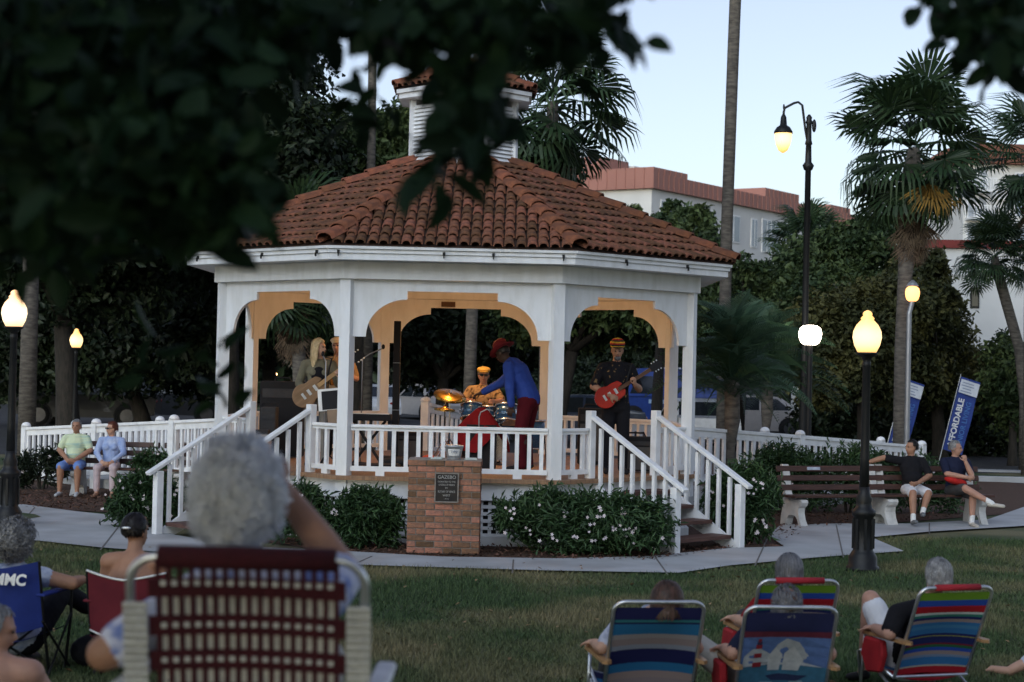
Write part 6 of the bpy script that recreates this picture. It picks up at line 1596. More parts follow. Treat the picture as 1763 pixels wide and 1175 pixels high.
def cymbal(label, loc, h, r, tilt, two=False):
    t = empty('cymbal_stand', loc, 0, label, 'cymbal'); 
    MB().tube([(0, 0, .25), (0, 0, h)], [.014, .009], 6).build('stand_pole', m_chrome, t)
    for i in range(3): MB().tube([(0, 0, .35), (.26 * math.cos(i * 2.09 + .4), .26 * math.sin(i * 2.09 + .4), 0)], .010, 6).build('leg', m_chrome, t)
    b = Matrix.Translation((0, 0, h)) @ Matrix.Rotation(tilt[0], 4, 'X') @ Matrix.Rotation(tilt[1], 4, 'Y')
    MB().lathe([(r, -.022), (r * .6, -.008), (r * .22, .004), (r * .16, .022), (.015, .03), (.01, .026), (r * .15, .018), (r * .21, .001), (r * .6, -.012), (r, -.025)], 28).build('cymbal', m_cym, t, True, b)
    if two: MB().lathe([(r, -.035), (r * .6, -.045), (.02, -.05), (.02, -.055), (r, -.04)], 24).build('cymbal', m_cym, t, True, b)
    MB().lathe([(.02, .03), (.02, .05), (.006, .07)], 8).build('wing_nut', m_chrome, t, False, b)
p = U(775, 680, 24.7); cymbal('large tilted bronze cymbal left of the drummer', (p.x, 24.7, ZD), p.z - ZD, .235, (math.radians(24), math.radians(9)))
p = U(766, 702, 24.5); cymbal('small flat pair of bronze cymbals lower left of the drums', (p.x, 24.5, ZD), p.z - ZD, .15, (math.radians(4), math.radians(3)), True)
# singer in red hat
SNG = on_deck(902, 23.3)
J = stand(); J['waist'] = V3(0, .02, 1.10); J['chest'] = V3(0, .12, 1.27); J['neck'] = V3(0, .22, 1.40); J['head'] = V3(0, .33, 1.50); J['hd'] = V3(.25, .9, -.35)
for s, x in (('R', 1), ('L', -1)): J['sh' + s] = V3(.185 * x, .17, 1.34)
J['elR'] = V3(.20, .42, 1.12); J['wrR'] = V3(.10, .66, .98); J['haR'] = V3(-.1, .9, -.3); J['pnR'] = V3(0, -.3, -1); J['elL'] = V3(-.25, .12, 1.06); J['wrL'] = V3(-.22, .10, .82); J['haL'] = V3(0, .3, -1); J['pnL'] = V3(1, 0, 0); J['pel'] = V3(0, -.05, .93); J['hipR'] = V3(.09, -.05, .9); J['hipL'] = V3(-.09, -.05, .9)
person('singer in red brimmed hat, blue shirt and maroon trousers leaning over drums', SNG, math.radians(68), J, dict(skin=sk_dark, top=m_bluec, bot=m_maroonc, shoe=m_blackm, sleeve=1.85, leg=2.05), 1.04, dict(style='short', m=hr_black, n=0), build=1.15, hat=hat_brim(mat('red_felt', (0.16, 0.012, 0.018), rough=0.9)), face=True, belly=.03)
def mic_stand(label, px, Y, pts, head=True):
    l = on_deck(px, Y); t = empty('microphone_stand', l, 0, label, 'microphone')
    MB().lathe([(.13, 0), (.13, .015), (.03, .03)], 16).build('stand_base', m_blackm, t)
    MB().tube([(0, 0, .02)] + pts, .010, 6).build('stand_pole', m_steel, t, True)
    e = Vector(pts[-1])
    if head: MB().ball(e + V3(0, 0, .02), (.024, .024, .035), 8).build('microphone', m_blackm, t, True)
mic_stand('microphone stand with bent grey neck beside the red cloth', 823, 22.9, [(0, 0, .72), (.02, 0, .78), (.10, 0, .82), (.20, .0, .80)])
mic_stand('black microphone stand at the blonde woman mouth', 557, 23.0, [(0, 0, 1.40), (-.05, .08, 1.48)])
mic_stand('tall boom microphone stand right of the left front post', 620, 24.0, [(0, 0, 1.45), (.10, 0, 1.52), (.28, 0, 1.60)])
# red cloth over a low stand
rc = on_deck(828, 23.5); t = empty('draped_stand', rc, 0, 'black keyboard stand with bright red cloth thrown over it', 'stand')
MB().box((0, 0, .30), (.40, .30, .60)).build('stand_box', m_blackm, t)
mb = MB(); n = 18; vs = []
for j in range(8):
    for i in range(n):
        a = 2 * PI * i / n; r_ = .04 + .33 * (j / 7); z_ = .83 - .62 * (j / 7) ** 1.2 * (0.75 + .25 * math.sin(3 * a + 1)); vs.append((r_ * math.cos(a) * 1.05, r_ * math.sin(a) * .62 + .03 * math.sin(5 * a) * j / 7, z_))
mb.add(vs, [(j * n + i, j * n + (i + 1) % n, (j + 1) * n + (i + 1) % n, (j + 1) * n + i) for j in range(7) for i in range(n)] + [tuple(range(n))]); mb.build('cloth', m_redc, t, True)
# music stand with papers, keyboard, amps, column speaker, cases
ms = on_deck(562, 22.9); t = empty('music_stand', ms, 0, 'music stand with white edged sheet before the blonde woman', 'music stand')
MB().tube([(0, 0, .02), (0, 0, .78)], .012, 6).build('stand_pole', m_blackm, t)
for i in range(3): MB().tube([(0, 0, .2), (.22 * math.cos(i * 2.1), .22 * math.sin(i * 2.1), 0)], .01, 5).build('leg', m_blackm, t)
Rr = Matrix.Translation((.02, 0, .90)) @ Matrix.Rotation(math.radians(-18), 4, 'X') @ Matrix.Rotation(-.12, 4, 'Y')
MB().box((0, 0, 0), (.30, .012, .30)).build('desk', m_paper, t, mtx=Rr); MB().box((.015, -.012, -.01), (.23, .012, .25)).build('sheet', m_blackm, t, mtx=Rr)
MB().box((.05, -.02, -.26), (.18, .02, .22)).build('paper_bag', mat('tan_paper', (0.24, 0.17, 0.11)), t, mtx=Rr)
kb = on_deck(633, 23.6); t = empty('keyboard', kb, 0, 'dark electronic keyboard on a stand right of the left front post', 'keyboard')
MB().box((0, 0, .66), (.62, .26, .09)).build('keyboard_case', m_blackm, t, bevel=.01); MB().box((0, -.06, .708), (.56, .12, .01)).build('keys', m_paper, t)
for s in (-1, 1): MB().bar((.22 * s, -.1, 0), (-.22 * s, .1, .61), .03, .03).build('stand_leg', m_blackm, t)
sp_ = on_deck(679, 24.1); t = empty('column_speaker', sp_, 0, 'tall thin black column speaker inside the bandstand', 'speaker')
hcol = U(679, 553, 24.1).z - ZD
MB().box((0, 0, .06), (.42, .38, .10)).build('speaker_base', m_blackm, t, bevel=.01)
for i, (a, b) in enumerate(((.115, .75), (.755, 1.40), (1.405, hcol))): MB().box((0, 0, (a + b) / 2), (.095, .11, b - a)).build('speaker_column', m_blackm, t, bevel=.006)
for z_ in (.752, 1.402): MB().box((0, 0, z_), (.098, .113, .008)).build('column_joint', m_steel, t)
def amp(label, px, Y, w_, h_, m, mg, cat='amplifier'):
    l = on_deck(px, Y); t = empty('amplifier', l, 0, label, cat)
    MB().box((0, 0, h_ / 2 + .02), (w_, .30, h_)).build('cabinet', m, t, bevel=.012)
    MB().box((0, -.153, h_ * .42), (w_ * .88, .01, h_ * .66)).build('grille', mg, t)
    MB().box((0, -.153, h_ * .86), (w_ * .88, .012, h_ * .12)).build('control_panel', m_greyc, t)
    hnd = MB().tube([(-.12, 0, h_ + .02), (-.10, 0, h_ + .07), (.10, 0, h_ + .07), (.12, 0, h_ + .02)], .014, 6).build('handle', m_blackm, t)
m_grille = mat('speaker_grille', (0.10, 0.095, 0.09), rough=0.9, bump=.3, bscale=200)
amp('grey guitar amplifier on the floor right of the guitarist', 1095, 23.6, .46, .46, m_blackm, m_grille)
amp('large black bass cabinet left of the blonde woman', 484, 25.2, .62, 1.08, m_blackm, m_blackm)
amp('slim grey speaker beside the left back post', 462, 24.6, .22, .72, m_greyc, m_greyc)
amp('silver topped amplifier left of the guitarist legs', 1018, 24.9, .40, .80, m_blackm, m_grille)
amp('small black amplifier behind the column speaker', 702, 24.6, .40, .42, m_blackm, m_grille)
o = MB().ball((0, 0, .07), (.30, .17, .075), 16).ball((.2, 0, .07), (.2, .12, .06), 12).build('guitar_case', m_blackm, smooth=True, mtx=Matrix.Translation(Vector(on_deck(690, 23.4)))); setp(o, 'black soft guitar case lying on the deck behind the railing', 'case')
o = MB().box((0, 0, .03), (.75, .5, .05)).box((0, 0, .06), (.7, .45, .012)).build('pedal_board', m_blackm, mtx=Matrix.Translation(Vector(on_deck(640, 23.0)))); setp(o, 'flat black pedal board on the deck behind the railing', 'pedals')
def rag(label, px, Y, m, s):
    mb = MB(); r_ = random.Random(px)
    for i in range(5): mb.ball((r_.uniform(-.06, .06), r_.uniform(-.05, .05), .06 + r_.uniform(0, .08)), (.07, .06, .06), 8)
    o = mb.build('bag', m, smooth=True, mtx=Matrix.Translation(Vector(on_deck(px, Y))) @ Matrix.Scale(s, 4)); setp(o, label, 'bag')
rag('crumpled orange red bag on the deck left of the tip bucket', 742, 22.6, mat('orange_red', (0.62, 0.07, 0.03), rough=0.7), 1.15)
rag('crumpled red bag on the deck just behind the tip bucket', 757, 22.7, mat('orange_red', (0.62, 0.07, 0.03), rough=0.7), .95)
rag('dark bag with white things beside the orange red bag', 718, 22.6, mat('dark_white_mix', (0.05, 0.05, 0.08), (0.6, 0.6, 0.6), scale=12, lo=.5, hi=.55), 1.0)
def stool(label, px, Y):
    l = on_deck(px, Y); t = empty('equipment_case', l, 0, label, 'case')
    MB().box((0, 0, .2), (.28, .25, .36)).build('case_box', mat('pale_case', (0.42, 0.38, 0.33)), t, bevel=.01); MB().box((0, 0, .41), (.24, .22, .06)).build('case_lid', m_greyc, t); MB().box((0, -.13, .3), (.12, .012, .03)).build('latch', m_galv, t)
stool('pale equipment case beside the left stair newel inside the bandstand', 447, 24.0)
# ---------------------------------------------------------------- audience on the lawn
def tubes(name, plist, r, m, parent, n=8):
    return [MB().tube(p, r, n).build(name, m, parent, True) for p in plist]
def rounded_U(w, y0, z0, y1, z1, rad=.07, n=6):
    # inverted U in the plane from (y0,z0) bottom to (y1,z1) top
    d = Vector((0, y1 - y0, z1 - z0)); L = d.length; d.normalize()
    pts = [Vector((-w / 2, y0, z0)), Vector((-w / 2, y0, z0)) + d * (L - rad)]
    for k in range(1, n + 1):
        a = PI / 2 * k / n; pts.append(Vector((-w / 2 + rad * (1 - math.cos(a)), y0, z0)) + d * (L - rad + rad * math.sin(a)))
    for k in range(0, n + 1):
        a = PI / 2 * (1 - k / n); pts.append(Vector((w / 2 - rad * (1 - math.cos(a)), y0, z0)) + d * (L - rad + rad * math.sin(a)))
    pts.append(Vector((w / 2, y0, z0)))
    return pts
m_wood = mat('varnished_arm', (0.42, 0.24, 0.11), (0.33, 0.18, 0.08), scale=4, rough=0.35, stretch=(1, 9, 4)); m_redfoam = mat('red_foam', (0.33, 0.02, 0.03), rough=0.8); m_pouch = mat('red_pouch', (0.36, 0.015, 0.02), (0.26, 0.01, 0.015), rough=0.8)
BLEN = .66
navy = (.014, .016, .07); teal = (.03, .15, .17); cer = (.022, .13, .27); mauve = (.24, .19, .19); lav = (.22, .24, .29); grn = (.03, .2, .13)
sA = [(0, grn), (.10, lav), (.13, mauve), (.20, (.28, .21, .19)), (.27, cer), (.34, cer), (.36, navy), (.49, navy), (.51, lav), (.56, mauve), (.63, (.26, .24, .24)), (.68, cer), (.80, navy), (.82, teal), (.845, navy), (.99, navy)]
rd = (.30, .012, .02); gr2 = (.11, .22, .02); bl2 = (.02, .06, .3); bl3 = (.03, .13, .30); dk2 = (.015, .02, .09); wh = (.45, .5, .5)
sB = [(0, rd), (.10, (.3, .28, .25)), (.12, bl3), (.20, (.14, .2, .3)), (.23, mauve), (.27, bl2), (.31, (.02, .09, .04)), (.34, (.12, .015, .03)), (.36, dk2), (.44, (.2, .2, .06)), (.45, dk2), (.48, bl3), (.54, (.05, .17, .32)), (.58, bl3), (.62, mauve), (.66, dk2), (.69, (.03, .15, .12)), (.72, wh), (.75, rd), (.83, bl2), (.90, gr2), (.97, gr2)]
def beach_chair(label, loc, rz, fab, foam=False, pouch=None, grp='beach chairs on the lawn'):
    t = empty('beach_chair', loc, rz, label, 'chair', grp)
    w = .56; a = math.radians(26); y0, z0 = -.06, .19; L = .72; y1, z1 = y0 - L * math.sin(a), z0 + L * math.cos(a)
    MB().tube(rounded_U(w, y0, z0, y1, z1), .0125, 8).build('back_frame', m_alu, t, True)
    if foam: MB().tube([(-.17, y1, z1), (.17, y1, z1)], .022, 10).build('headrest', m_redfoam, t, True)
    Mb = Matrix.Translation((0, y0, z0)) @ Matrix.Rotation(PI / 2 + a, 4, 'X')        # local y runs up the back, z faces rearwards
    mb = MB(); nx, ny = 8, 16; vs = []
    for j in range(ny + 1):
        for i in range(nx + 1):
            u = -1 + 2 * i / nx; vs.append(((w / 2 - .006) * u, BLEN * j / ny + .02, -.045 * (1 - u * u) * math.sin(PI * min(1, .15 + j / ny))))
    mb.add(vs, [(j * (nx + 1) + i, j * (nx + 1) + i + 1, (j + 1) * (nx + 1) + i + 1, (j + 1) * (nx + 1) + i) for j in range(ny) for i in range(nx)])
    sl = mb.build('back_sling', fab, t, True, Mb)
    mb = MB(); vs = []
    for j in range(9):
        for i in range(nx + 1):
            u = -1 + 2 * i / nx; vs.append(((w / 2 - .006) * u, y0 + .44 * j / 8, .20 + .10 * (j / 8) - .04 * (1 - u * u)))
    mb.add(vs, [(j * (nx + 1) + i, j * (nx + 1) + i + 1, (j + 1) * (nx + 1) + i + 1, (j + 1) * (nx + 1) + i) for j in range(8) for i in range(nx)])
    mb.build('seat_sling', fab, t, True)
    for s in (-1, 1):
        x = s * w / 2
        MB().tube([(x, y0, .19), (x, .38, .31), (x, .42, .30), (x, .36, .012)], .0115, 7).build('side_frame', m_alu, t, True)
        MB().tube([(x * 1.06, y0 + .30, .26), (x * 1.06, -.30, .012)], .0115, 7).build('rear_leg', m_alu, t, True)
        MB().tube([(x * 1.06, .30, .44), (x * 1.06, .36, .012)], .0115, 7).build('front_leg', m_alu, t, True)
        ar = [(-.30, 0), (-.27, .03), (.1, .035), (.28, .04), (.33, .02), (.335, -.01), (.30, -.035), (.0, -.03), (-.27, -.028)]
        n = len(ar); mb = MB(); mb.add([(x * 1.07 + b, a_ , .445 + .06 * (a_ > .2) * 0) for a_, b in ar] + [(x * 1.07 + b, a_, .467) for a_, b in ar], [tuple(range(n)), tuple(range(2 * n - 1, n - 1, -1))] + [((i + 1) % n, i, i + n, (i + 1) % n + n) for i in range(n)])
        mb.build('wooden_arm', m_wood, t)
    MB().tube([(-w / 2, -.27, .03), (w / 2, -.27, .03)], .0105, 7).build('rear_bar', m_alu, t); MB().tube([(-w / 2, y0 - .02, .20), (w / 2, y0 - .02, .20)], .0105, 7).build('cross_bar', m_alu, t)
    if pouch:
        s = pouch
        MB().prism([(-.13, .0), (.10, .0), (.14, -.12), (.06, -.24), (-.10, -.22), (-.15, -.1)], .05, Matrix.Translation((s * (w / 2 * 1.07 + .035), .12, .435)) @ Matrix.Rotation(PI / 2, 4, 'Z')).build('side_pouch', m_pouch, t, bevel=.012)
    return t, sl
fabA = stripes('stripe_blue_mauve', sA, .70); fabB = stripes('stripe_serape', sB, .69); fabC = mat('navy_sling', (0.012, 0.016, 0.06), (0.016, 0.02, 0.075), rough=0.9)
def chair_at(px, py, Y): p_ = U(px, py, Y); return p_
FACE = lambda x, y: math.atan2(-(GX - x), GY - y)          # turn +Y towards the bandstand
def seated(label, loc, rz, W, hair, dz=.0, lean=32, **k):
    J = sit(.16 + dz, lean, .50, .72, .13)
    for q in ('pel', 'waist', 'chest', 'shR', 'shL', 'hipR', 'hipL'): J[q] = J[q] + V3(0, .17, 0)
    for s, x in (('R', 1), ('L', -1)):
        J['el' + s] = V3(.30 * x, -.12, .52); J['wr' + s] = V3(.30 * x, .16, .505); J['ha' + s] = V3(0, 1, -.05); J['pn' + s] = V3(0, 0, -1); J['kn' + s] = V3(.13 * x, .44, .46); J['an' + s] = V3(.14 * x, .66, .08); J['toe' + s] = V3(.16 * x, .84, .05)
    J['neck'] = J['chest'] + V3(0, -.05, .17); J['head'] = J['neck'] + V3(0, .0, .15)
    J.update(k.pop('J', {}))
    return person(label, loc, rz, J, W, 1.0, hair, **k)
def put(px, Yc, turn=0.0, z=0.0):
    p_ = U(px, 1100, Yc); return (p_.x, Yc, gz(p_.x, Yc)), FACE(p_.x, Yc) + turn
# chair backs: back top sits 0.38 m behind the chair origin
l, r_ = put(1112, 10.95, .02); beach_chair('beach chair with broad blue, mauve and green stripes, nearest of four', l, r_, fabA)
seated('person with short brown hair in the blue and mauve striped chair', l, r_, dict(skin=sk_fair, top=cloth('pale_floral', (0.5, 0.52, 0.6), (0.2, 0.22, 0.3), scale=14), bot=m_greyc, sleeve=.7, leg=2), dict(style='short', m=hr_brown, n=1700, len=.07, amt=1.2), dz=.01, J=dict(head=V3(.08, -.22, .80), hd=V3(.3, 1, -.1)))
l, r_ = put(1338, 10.85, -.10); t, sl = beach_chair('navy beach chair printed with a lighthouse and sailing ship', l, r_, fabC, pouch=-1)
# the printed picture on its back: flat shapes a few millimetres proud of the sling, following its curve
def pr(poly, m, nm, lift):
    mb = MB(); mb.add([(x * (1), y, -.045 * (1 - (x / .27) ** 2) * math.sin(PI * min(1, .15 + y / .66)) + lift) for x, y in poly], [tuple(range(len(poly)))])
    me = mb.mesh(nm, m); bm = bmesh.new(); bm.from_mesh(me); bmesh.ops.triangulate(bm, faces=bm.faces[:]); bmesh.ops.subdivide_edges(bm, edges=bm.edges[:], cuts=2, use_grid_fill=True)
    for v in bm.verts: v.co.z = -.045 * (1 - (v.co.x / .28) ** 2) * math.sin(PI * min(1, .15 + v.co.y / .66)) + lift
    bm.to_mesh(me); bm.free(); link(nm, me, sl)
W_ = .272
m_p = lambda n_, c: mat('print_' + n_, c, tuple(x * .8 for x in c), scale=25, rough=0.9)
pr([(-W_, .50), (W_, .50), (W_, .545), (-W_, .545)], m_p('maroon', (.12, .02, .04)), 'print_band', .004)
pr([(-W_, .28), (W_, .28), (W_, .50), (-W_, .50)], m_p('sky', (.10, .17, .38)), 'print_sky', .004)
pr([(-W_, .10), (W_, .10), (W_, .28), (-W_, .28)], m_p('sea', (.045, .15, .24)), 'print_sea', .004)
pr([(-W_, .06), (W_, .06), (W_, .10), (-W_, .10)], m_p('maroon', (.12, .02, .04)), 'print_band', .004)
pr([(.24, .30), (.20, .40), (.13, .39), (.08, .46), (.0, .49), (-.05, .44), (-.08, .36), (-.14, .40), (-.20, .41), (-.25, .36), (-.26, .28), (.24, .28)], m_p('cloud', (.42, .44, .46)), 'print_cloud', .007)
pr([(.20, .12), (.05, .10), (-.12, .13), (-.22, .11), (-.20, .16), (.0, .15), (.15, .17)], m_p('foam', (.25, .36, .42)), 'print_foam', .007)
pr([(-.10, .20), (-.06, .165), (.10, .165), (.16, .21), (.10, .205), (-.02, .215)], m_p('hull', (.02, .03, .08)), 'print_hull', .010)
pr([(-.09, .24), (-.02, .24), (-.01, .36), (-.06, .42), (-.10, .34)], m_p('sail', (.52, .53, .53)), 'print_sail', .010)
pr([(.0, .24), (.10, .24), (.12, .33), (.05, .43), (.0, .37)], m_p('sail', (.52, .53, .53)), 'print_sail', .010)
for i, (y_, w_, c_) in enumerate(((.29, .028, 'r'), (.325, .026, 'w'), (.36, .024, 'r'), (.395, .021, 'w'), (.43, .019, 'r'), (.455, .015, 'd'), (.475, .010, 'r'))):
    pr([(-.165 - w_, y_ - .018), (-.165 + w_, y_ - .018), (-.165 + w_, y_ + .016), (-.165 - w_, y_ + .016)], m_p({'r': 'red', 'w': 'cloud', 'd': 'hull'}[c_], {'r': (.26, .02, .03), 'w': (.42, .44, .46), 'd': (.02, .03, .08)}[c_]), 'print_lighthouse', .012)
seated('balding grey haired man with khaki shorts in the lighthouse chair', l, r_, dict(skin=sk_rose, top=m_navyc, bot=m_khaki, sleeve=.7, leg=.98), dict(style='bald', m=hr_dgrey, n=900, len=.03, low=-.5, amt=1.12), J=dict(head=V3(.0, -.22, .82), knL=V3(-.46, .36, .50), anL=V3(-.52, .62, .10), toeL=V3(-.56, .78, .05), hipL=V3(-.12, .17, .26)), build=1.1)
l, r_ = put(1345, 12.2, -.05); beach_chair('multicoloured striped beach chair with red headrest behind the lighthouse chair', l, r_, fabB, True, -1)
seated('person with dark grey bowl cut hair in the farther striped chair', l, r_, dict(skin=sk_fair, top=m_redc, bot=m_greyc, sleeve=.7, leg=2), dict(style='short', m=hr_dgrey, n=1700, len=.09, amt=1.1), J=dict(head=V3(-.03, -.22, .87)))
l, r_ = put(1594, 12.0, .05); beach_chair('multicoloured striped beach chair with red headrest and red pouch at the right', l, r_, fabB, True, -1)
seated('grey haired man in black shirt and white shorts in the right striped chair', l, r_, dict(skin=sk_rose, top=m_blackc, bot=m_whitec, sleeve=.75, leg=.85), dict(style='short', m=hr_grey, n=1700, len=.05, amt=1.03), J=dict(head=V3(-.06, -.22, .89), knL=V3(-.20, .40, .66), anL=V3(-.16, .56, .12), toeL=V3(-.16, .74, .05), elL=V3(-.36, -.12, .50), wrL=V3(-.32, .14, .50), shL=V3(-.26, -.06, .62)), build=1.12)

# --- folding camp chairs on the left
m_cblue = mat('camp_blue', (0.02, 0.04, 0.22), (0.016, 0.03, 0.17), rough=0.8, bump=.2, bscale=8); m_cmar = mat('camp_maroon', (0.11, 0.012, 0.022), (0.16, 0.02, 0.03), scale=4, rough=0.8)
def camp_chair(label, loc, rz, fab, piping=None, arms=None, txt=None):
    t = empty('camp_chair', loc, rz, label, 'chair', 'folding camp chairs')
    w = .56; hb = .84
    for s in (-1, 1):
        x = s * w / 2
        MB().tube([(x, -.30, hb), (x * 1.0, -.20, .40), (x * .9, -.02, .02)], .011, 7).build('back_post', m_black, t)
        MB().tube([(x, .26, .60), (x, .26, .40), (x * .9, .24, .02)], .011, 7).build('front_post', m_black, t)
        MB().tube([(x, -.22, .42), (x, .26, .03)], .009, 6).build('side_brace', m_black, t); MB().tube([(x, .26, .42), (x, -.10, .03)], .009, 6).build('side_brace', m_black, t)
        mb = MB().box((x, .0, .605), (.07, .54, .02)); mb.build('arm_rest', arms or fab, t, bevel=.006)
    MB().tube([(-w / 2, -.20, .42), (w / 2 * .9, -.04, .03)], .009, 6).build('rear_brace', m_black, t); MB().tube([(w / 2, -.20, .42), (-w / 2 * .9, -.04, .03)], .009, 6).build('rear_brace', m_black, t)
    nx, ny = 10, 8; vs = []
    for j in range(ny + 1):
        v = j / ny
        for i in range(nx + 1):
            u = -1 + 2 * i / nx
            zt = hb - .055 * (1 - abs(u) ** 1.3); z_ = .38 + (zt - .38) * v - .05 * (1 - v) * (1 - u * u)
            yb_ = -.205 - .10 * v - .07 * (1 - u * u); vs.append((w / 2 * u, yb_, z_))
    mb = MB(); mb.add(vs, [(j * (nx + 1) + i, j * (nx + 1) + i + 1, (j + 1) * (nx + 1) + i + 1, (j + 1) * (nx + 1) + i) for j in range(ny) for i in range(nx)])
    bk_ = mb.build('back_fabric', fab, t, True)
    vs = []
    for j in range(6):
        for i in range(7):
            u = -1 + 2 * i / 6; vs.append((w / 2 * u, -.22 + .48 * j / 5, .34 - .08 * (1 - u * u)))
    mb = MB(); mb.add(vs, [(j * 7 + i, j * 7 + i + 1, (j + 1) * 7 + i + 1, (j + 1) * 7 + i) for j in range(5) for i in range(6)]); mb.build('seat_fabric', fab, t, True)
    if piping:
        P_ = [(w / 2 * (-1 + 2 * i / 12), -.306 - .07 * (1 - (-1 + 2 * i / 12) ** 2), hb - .055 * (1 - abs(-1 + 2 * i / 12) ** 1.3)) for i in range(13)]
        MB().tube(P_, .009, 6).build('piping', piping, bk_, True)
        P_ = [(w / 2 * (-1 + 2 * i / 12), -.208 - .07 * (1 - (-1 + 2 * i / 12) ** 2), .38 - .05 * (1 - (-1 + 2 * i / 12) ** 2)) for i in range(13)]
        MB().tube(P_, .008, 6).build('piping', piping, bk_, True)
    if txt:
        # letters follow the fabric from behind
        text('lettering', txt, .105, m_paper, t, Matrix.Translation((.075, -.386, hb - .125)) @ Matrix.Rotation(math.radians(-14), 4, 'X') @ RX90, bold=.004)
    return t
l, r_ = put(30, 12.25, .05); camp_chair('blue folding camp chair with white AMMC lettering at the left edge', l, r_, m_cblue, txt='AMMC')
J = sit(.18, 8, .46, .46, .12); J['elR'] = V3(.40, .0, .66); J['wrR'] = V3(.36, .26, .655); J['haR'] = V3(.05, 1, -.05); J['pnR'] = V3(0, 0, -1); J['knR'] = V3(.12, .48, .54); J['anR'] = V3(.38, .72, .30); J['toeR'] = V3(.50, .84, .22); J['hd'] = V3(.2, 1, 0)
person('woman with curly grey hair seated in the blue camp chair', l, r_, J, dict(skin=sk_tan, top=cloth('white_print', (0.55, 0.57, 0.62), (0.15, 0.2, 0.35), scale=10), bot=m_blackc, shoe=m_blackm, sleeve=.15, leg=1.5), 1.0, dict(style='long', m=hr_grey, n=5200, len=.09, mode='curl', amt=1.45, low=-.85, w=.005, puff=.07, lump=.3), build=1.1)
o = MB().ball((0, 0, .12), (.20, .14, .13), 12).ball((.05, .02, .22), (.12, .09, .06), 10).build('black_bag', m_blackc, smooth=True, mtx=Matrix.Translation(Vector(l) + V3(.48, .35, 0))); setp(o, 'black bag slumped on the grass between the camp chairs', 'bag')
l, r_ = put(238, 12.3, .05); t = camp_chair('maroon folding camp chair with white piping', l, r_, m_cmar, piping=m_paper); t.scale = (1, 1, .92)
J = sit(.27, -2, .46, .46, .12); J = {k_: (v_ + V3(-.05, 0, 0) if k_ not in ('hd', 'haL', 'haR') else v_) for k_, v_ in J.items()}; J['hd'] = V3(.45, .9, 0)
wb = person('bare backed woman with dark pinned up hair in the maroon chair', (l[0], l[1], l[2]), r_, J, dict(skin=sk_tan, top=sk_tan, bot=m_redc, sleeve=0, leg=2), 1.0, dict(style='short', m=hr_black, n=900, len=.05, amt=1.04, mode='back'), female=True)
MB().ball((-.08, -.085, .27 + .10 + .70), (.035, .008, .010), 8).build('hair_clip', m_galv, wb, mtx=Matrix.Translation((0, 0, -.02)))

# --- person at the lower left corner
pl = U(8, 1100, 8.9); l = (pl.x, 8.9, gz(pl.x, 8.9) * 0)
J = sit(.13, 14, .46, .60, .12); J['hd'] = V3(.93, .3, -.22); J['elR'] = V3(.30, .05, .40); J['wrR'] = V3(.22, .28, .38)
person('person in profile at the lower left corner with thin grey hair', l, FACE(pl.x, 8.9), J, dict(skin=sk_rose, top=sk_rose, bot=m_greyc, sleeve=0, leg=2), 1.0, dict(style='bald', m=hr_grey, n=1000, len=.05, low=-.4), glasses=None, build=1.15)
t = camp_chair('dark folding chair cut off at the lower left corner', (l[0], l[1] - .02, l[2]), FACE(pl.x, 8.9), m_blackc); t.scale = (1, 1, .52)

# --- white haired woman in the woven lawn chair close to the viewer
CHY = 4.62
pl = U(425, 1000, CHY); gh = gz(pl.x, CHY + .3)
lw = empty('lawn_chair', (pl.x, CHY, gh), 0, 'aluminium lawn chair woven in maroon and cream cord, close up', 'chair')
m_cordr = mat('maroon_cord', (0.06, 0.005, 0.010), (0.042, 0.004, 0.008), scale=60, rough=0.7, bump=.5, bscale=300); m_cordc = mat('cream_cord', (0.60, 0.60, 0.55), (0.48, 0.48, 0.45), scale=50, rough=0.8, bump=.5, bscale=300)
ztop = U(425, 962, CHY).z - gh
w = .625; rec = math.radians(12)
yt = 0.0; zb_ = .40; yb = math.tan(rec) * (ztop - zb_)
MB().tube(rounded_U(w, yb, zb_, yt, ztop, .075, 8), .0125, 10).build('back_frame', m_alu, lw, True)
upv = V3(0, yt - yb, ztop - zb_).normalized(); nb = V3(0, -1, 0); nb = (nb - upv * nb.dot(upv)).normalized()
def bp(u, v, off=0.0):                       # u across in metres, v down from the top bar in metres
    sag = .035 * math.sin(PI * (u + w / 2) / w) * min(1, v / .12)
    return V3(u, yt, ztop) - upv * v + nb * (off - sag)
MB().tube([bp(-.235, 0), bp(.235, 0)], .031, 12).build('top_sleeve', m_cordr, lw, True)
def ribbon(name, pts, wd, th, m, sidev):
    return MB()
# side wraps of cream cord round the frame
for s in (-1, 1):
    for i in range(26): 
        v = .13 + i * .0215
        a = V3(s * w / 2, yt, ztop) - upv * v
        MB().tube([a - V3(.048 if s > 0 else .016, 0, 0) + nb * .017, a + V3(.016 if s > 0 else .048, 0, 0) + nb * .017], .0098, 5).build('cream_wrap', m_cordc, lw)
NCOL = 16; us = [-.222 + .444 * i / (NCOL - 1) for i in range(NCOL)]
vend = .66
def strip(name, fn, wd, m, n=12, up_axis=True):
    mb = MB(); vs = []
    for i in range(n + 1):
        c = fn(i / n); sd_ = V3(1, 0, 0) if up_axis else upv
        vs += [c - sd_ * wd / 2, c + sd_ * wd / 2, c + sd_ * wd / 2 + nb * .005, c - sd_ * wd / 2 + nb * .005]
    fs = []
    for i in range(n):
        for q in range(4): fs.append((4 * i + q, 4 * i + (q + 1) % 4, 4 * i + 4 + (q + 1) % 4, 4 * i + 4 + q))
    mb.add(vs, fs); return mb.build(name, m, lw)
for i, u in enumerate(us):
    strip('cream_cord', lambda q, u=u: bp(u, .075 + (vend - .075) * q, .004), .0165, m_cordc)
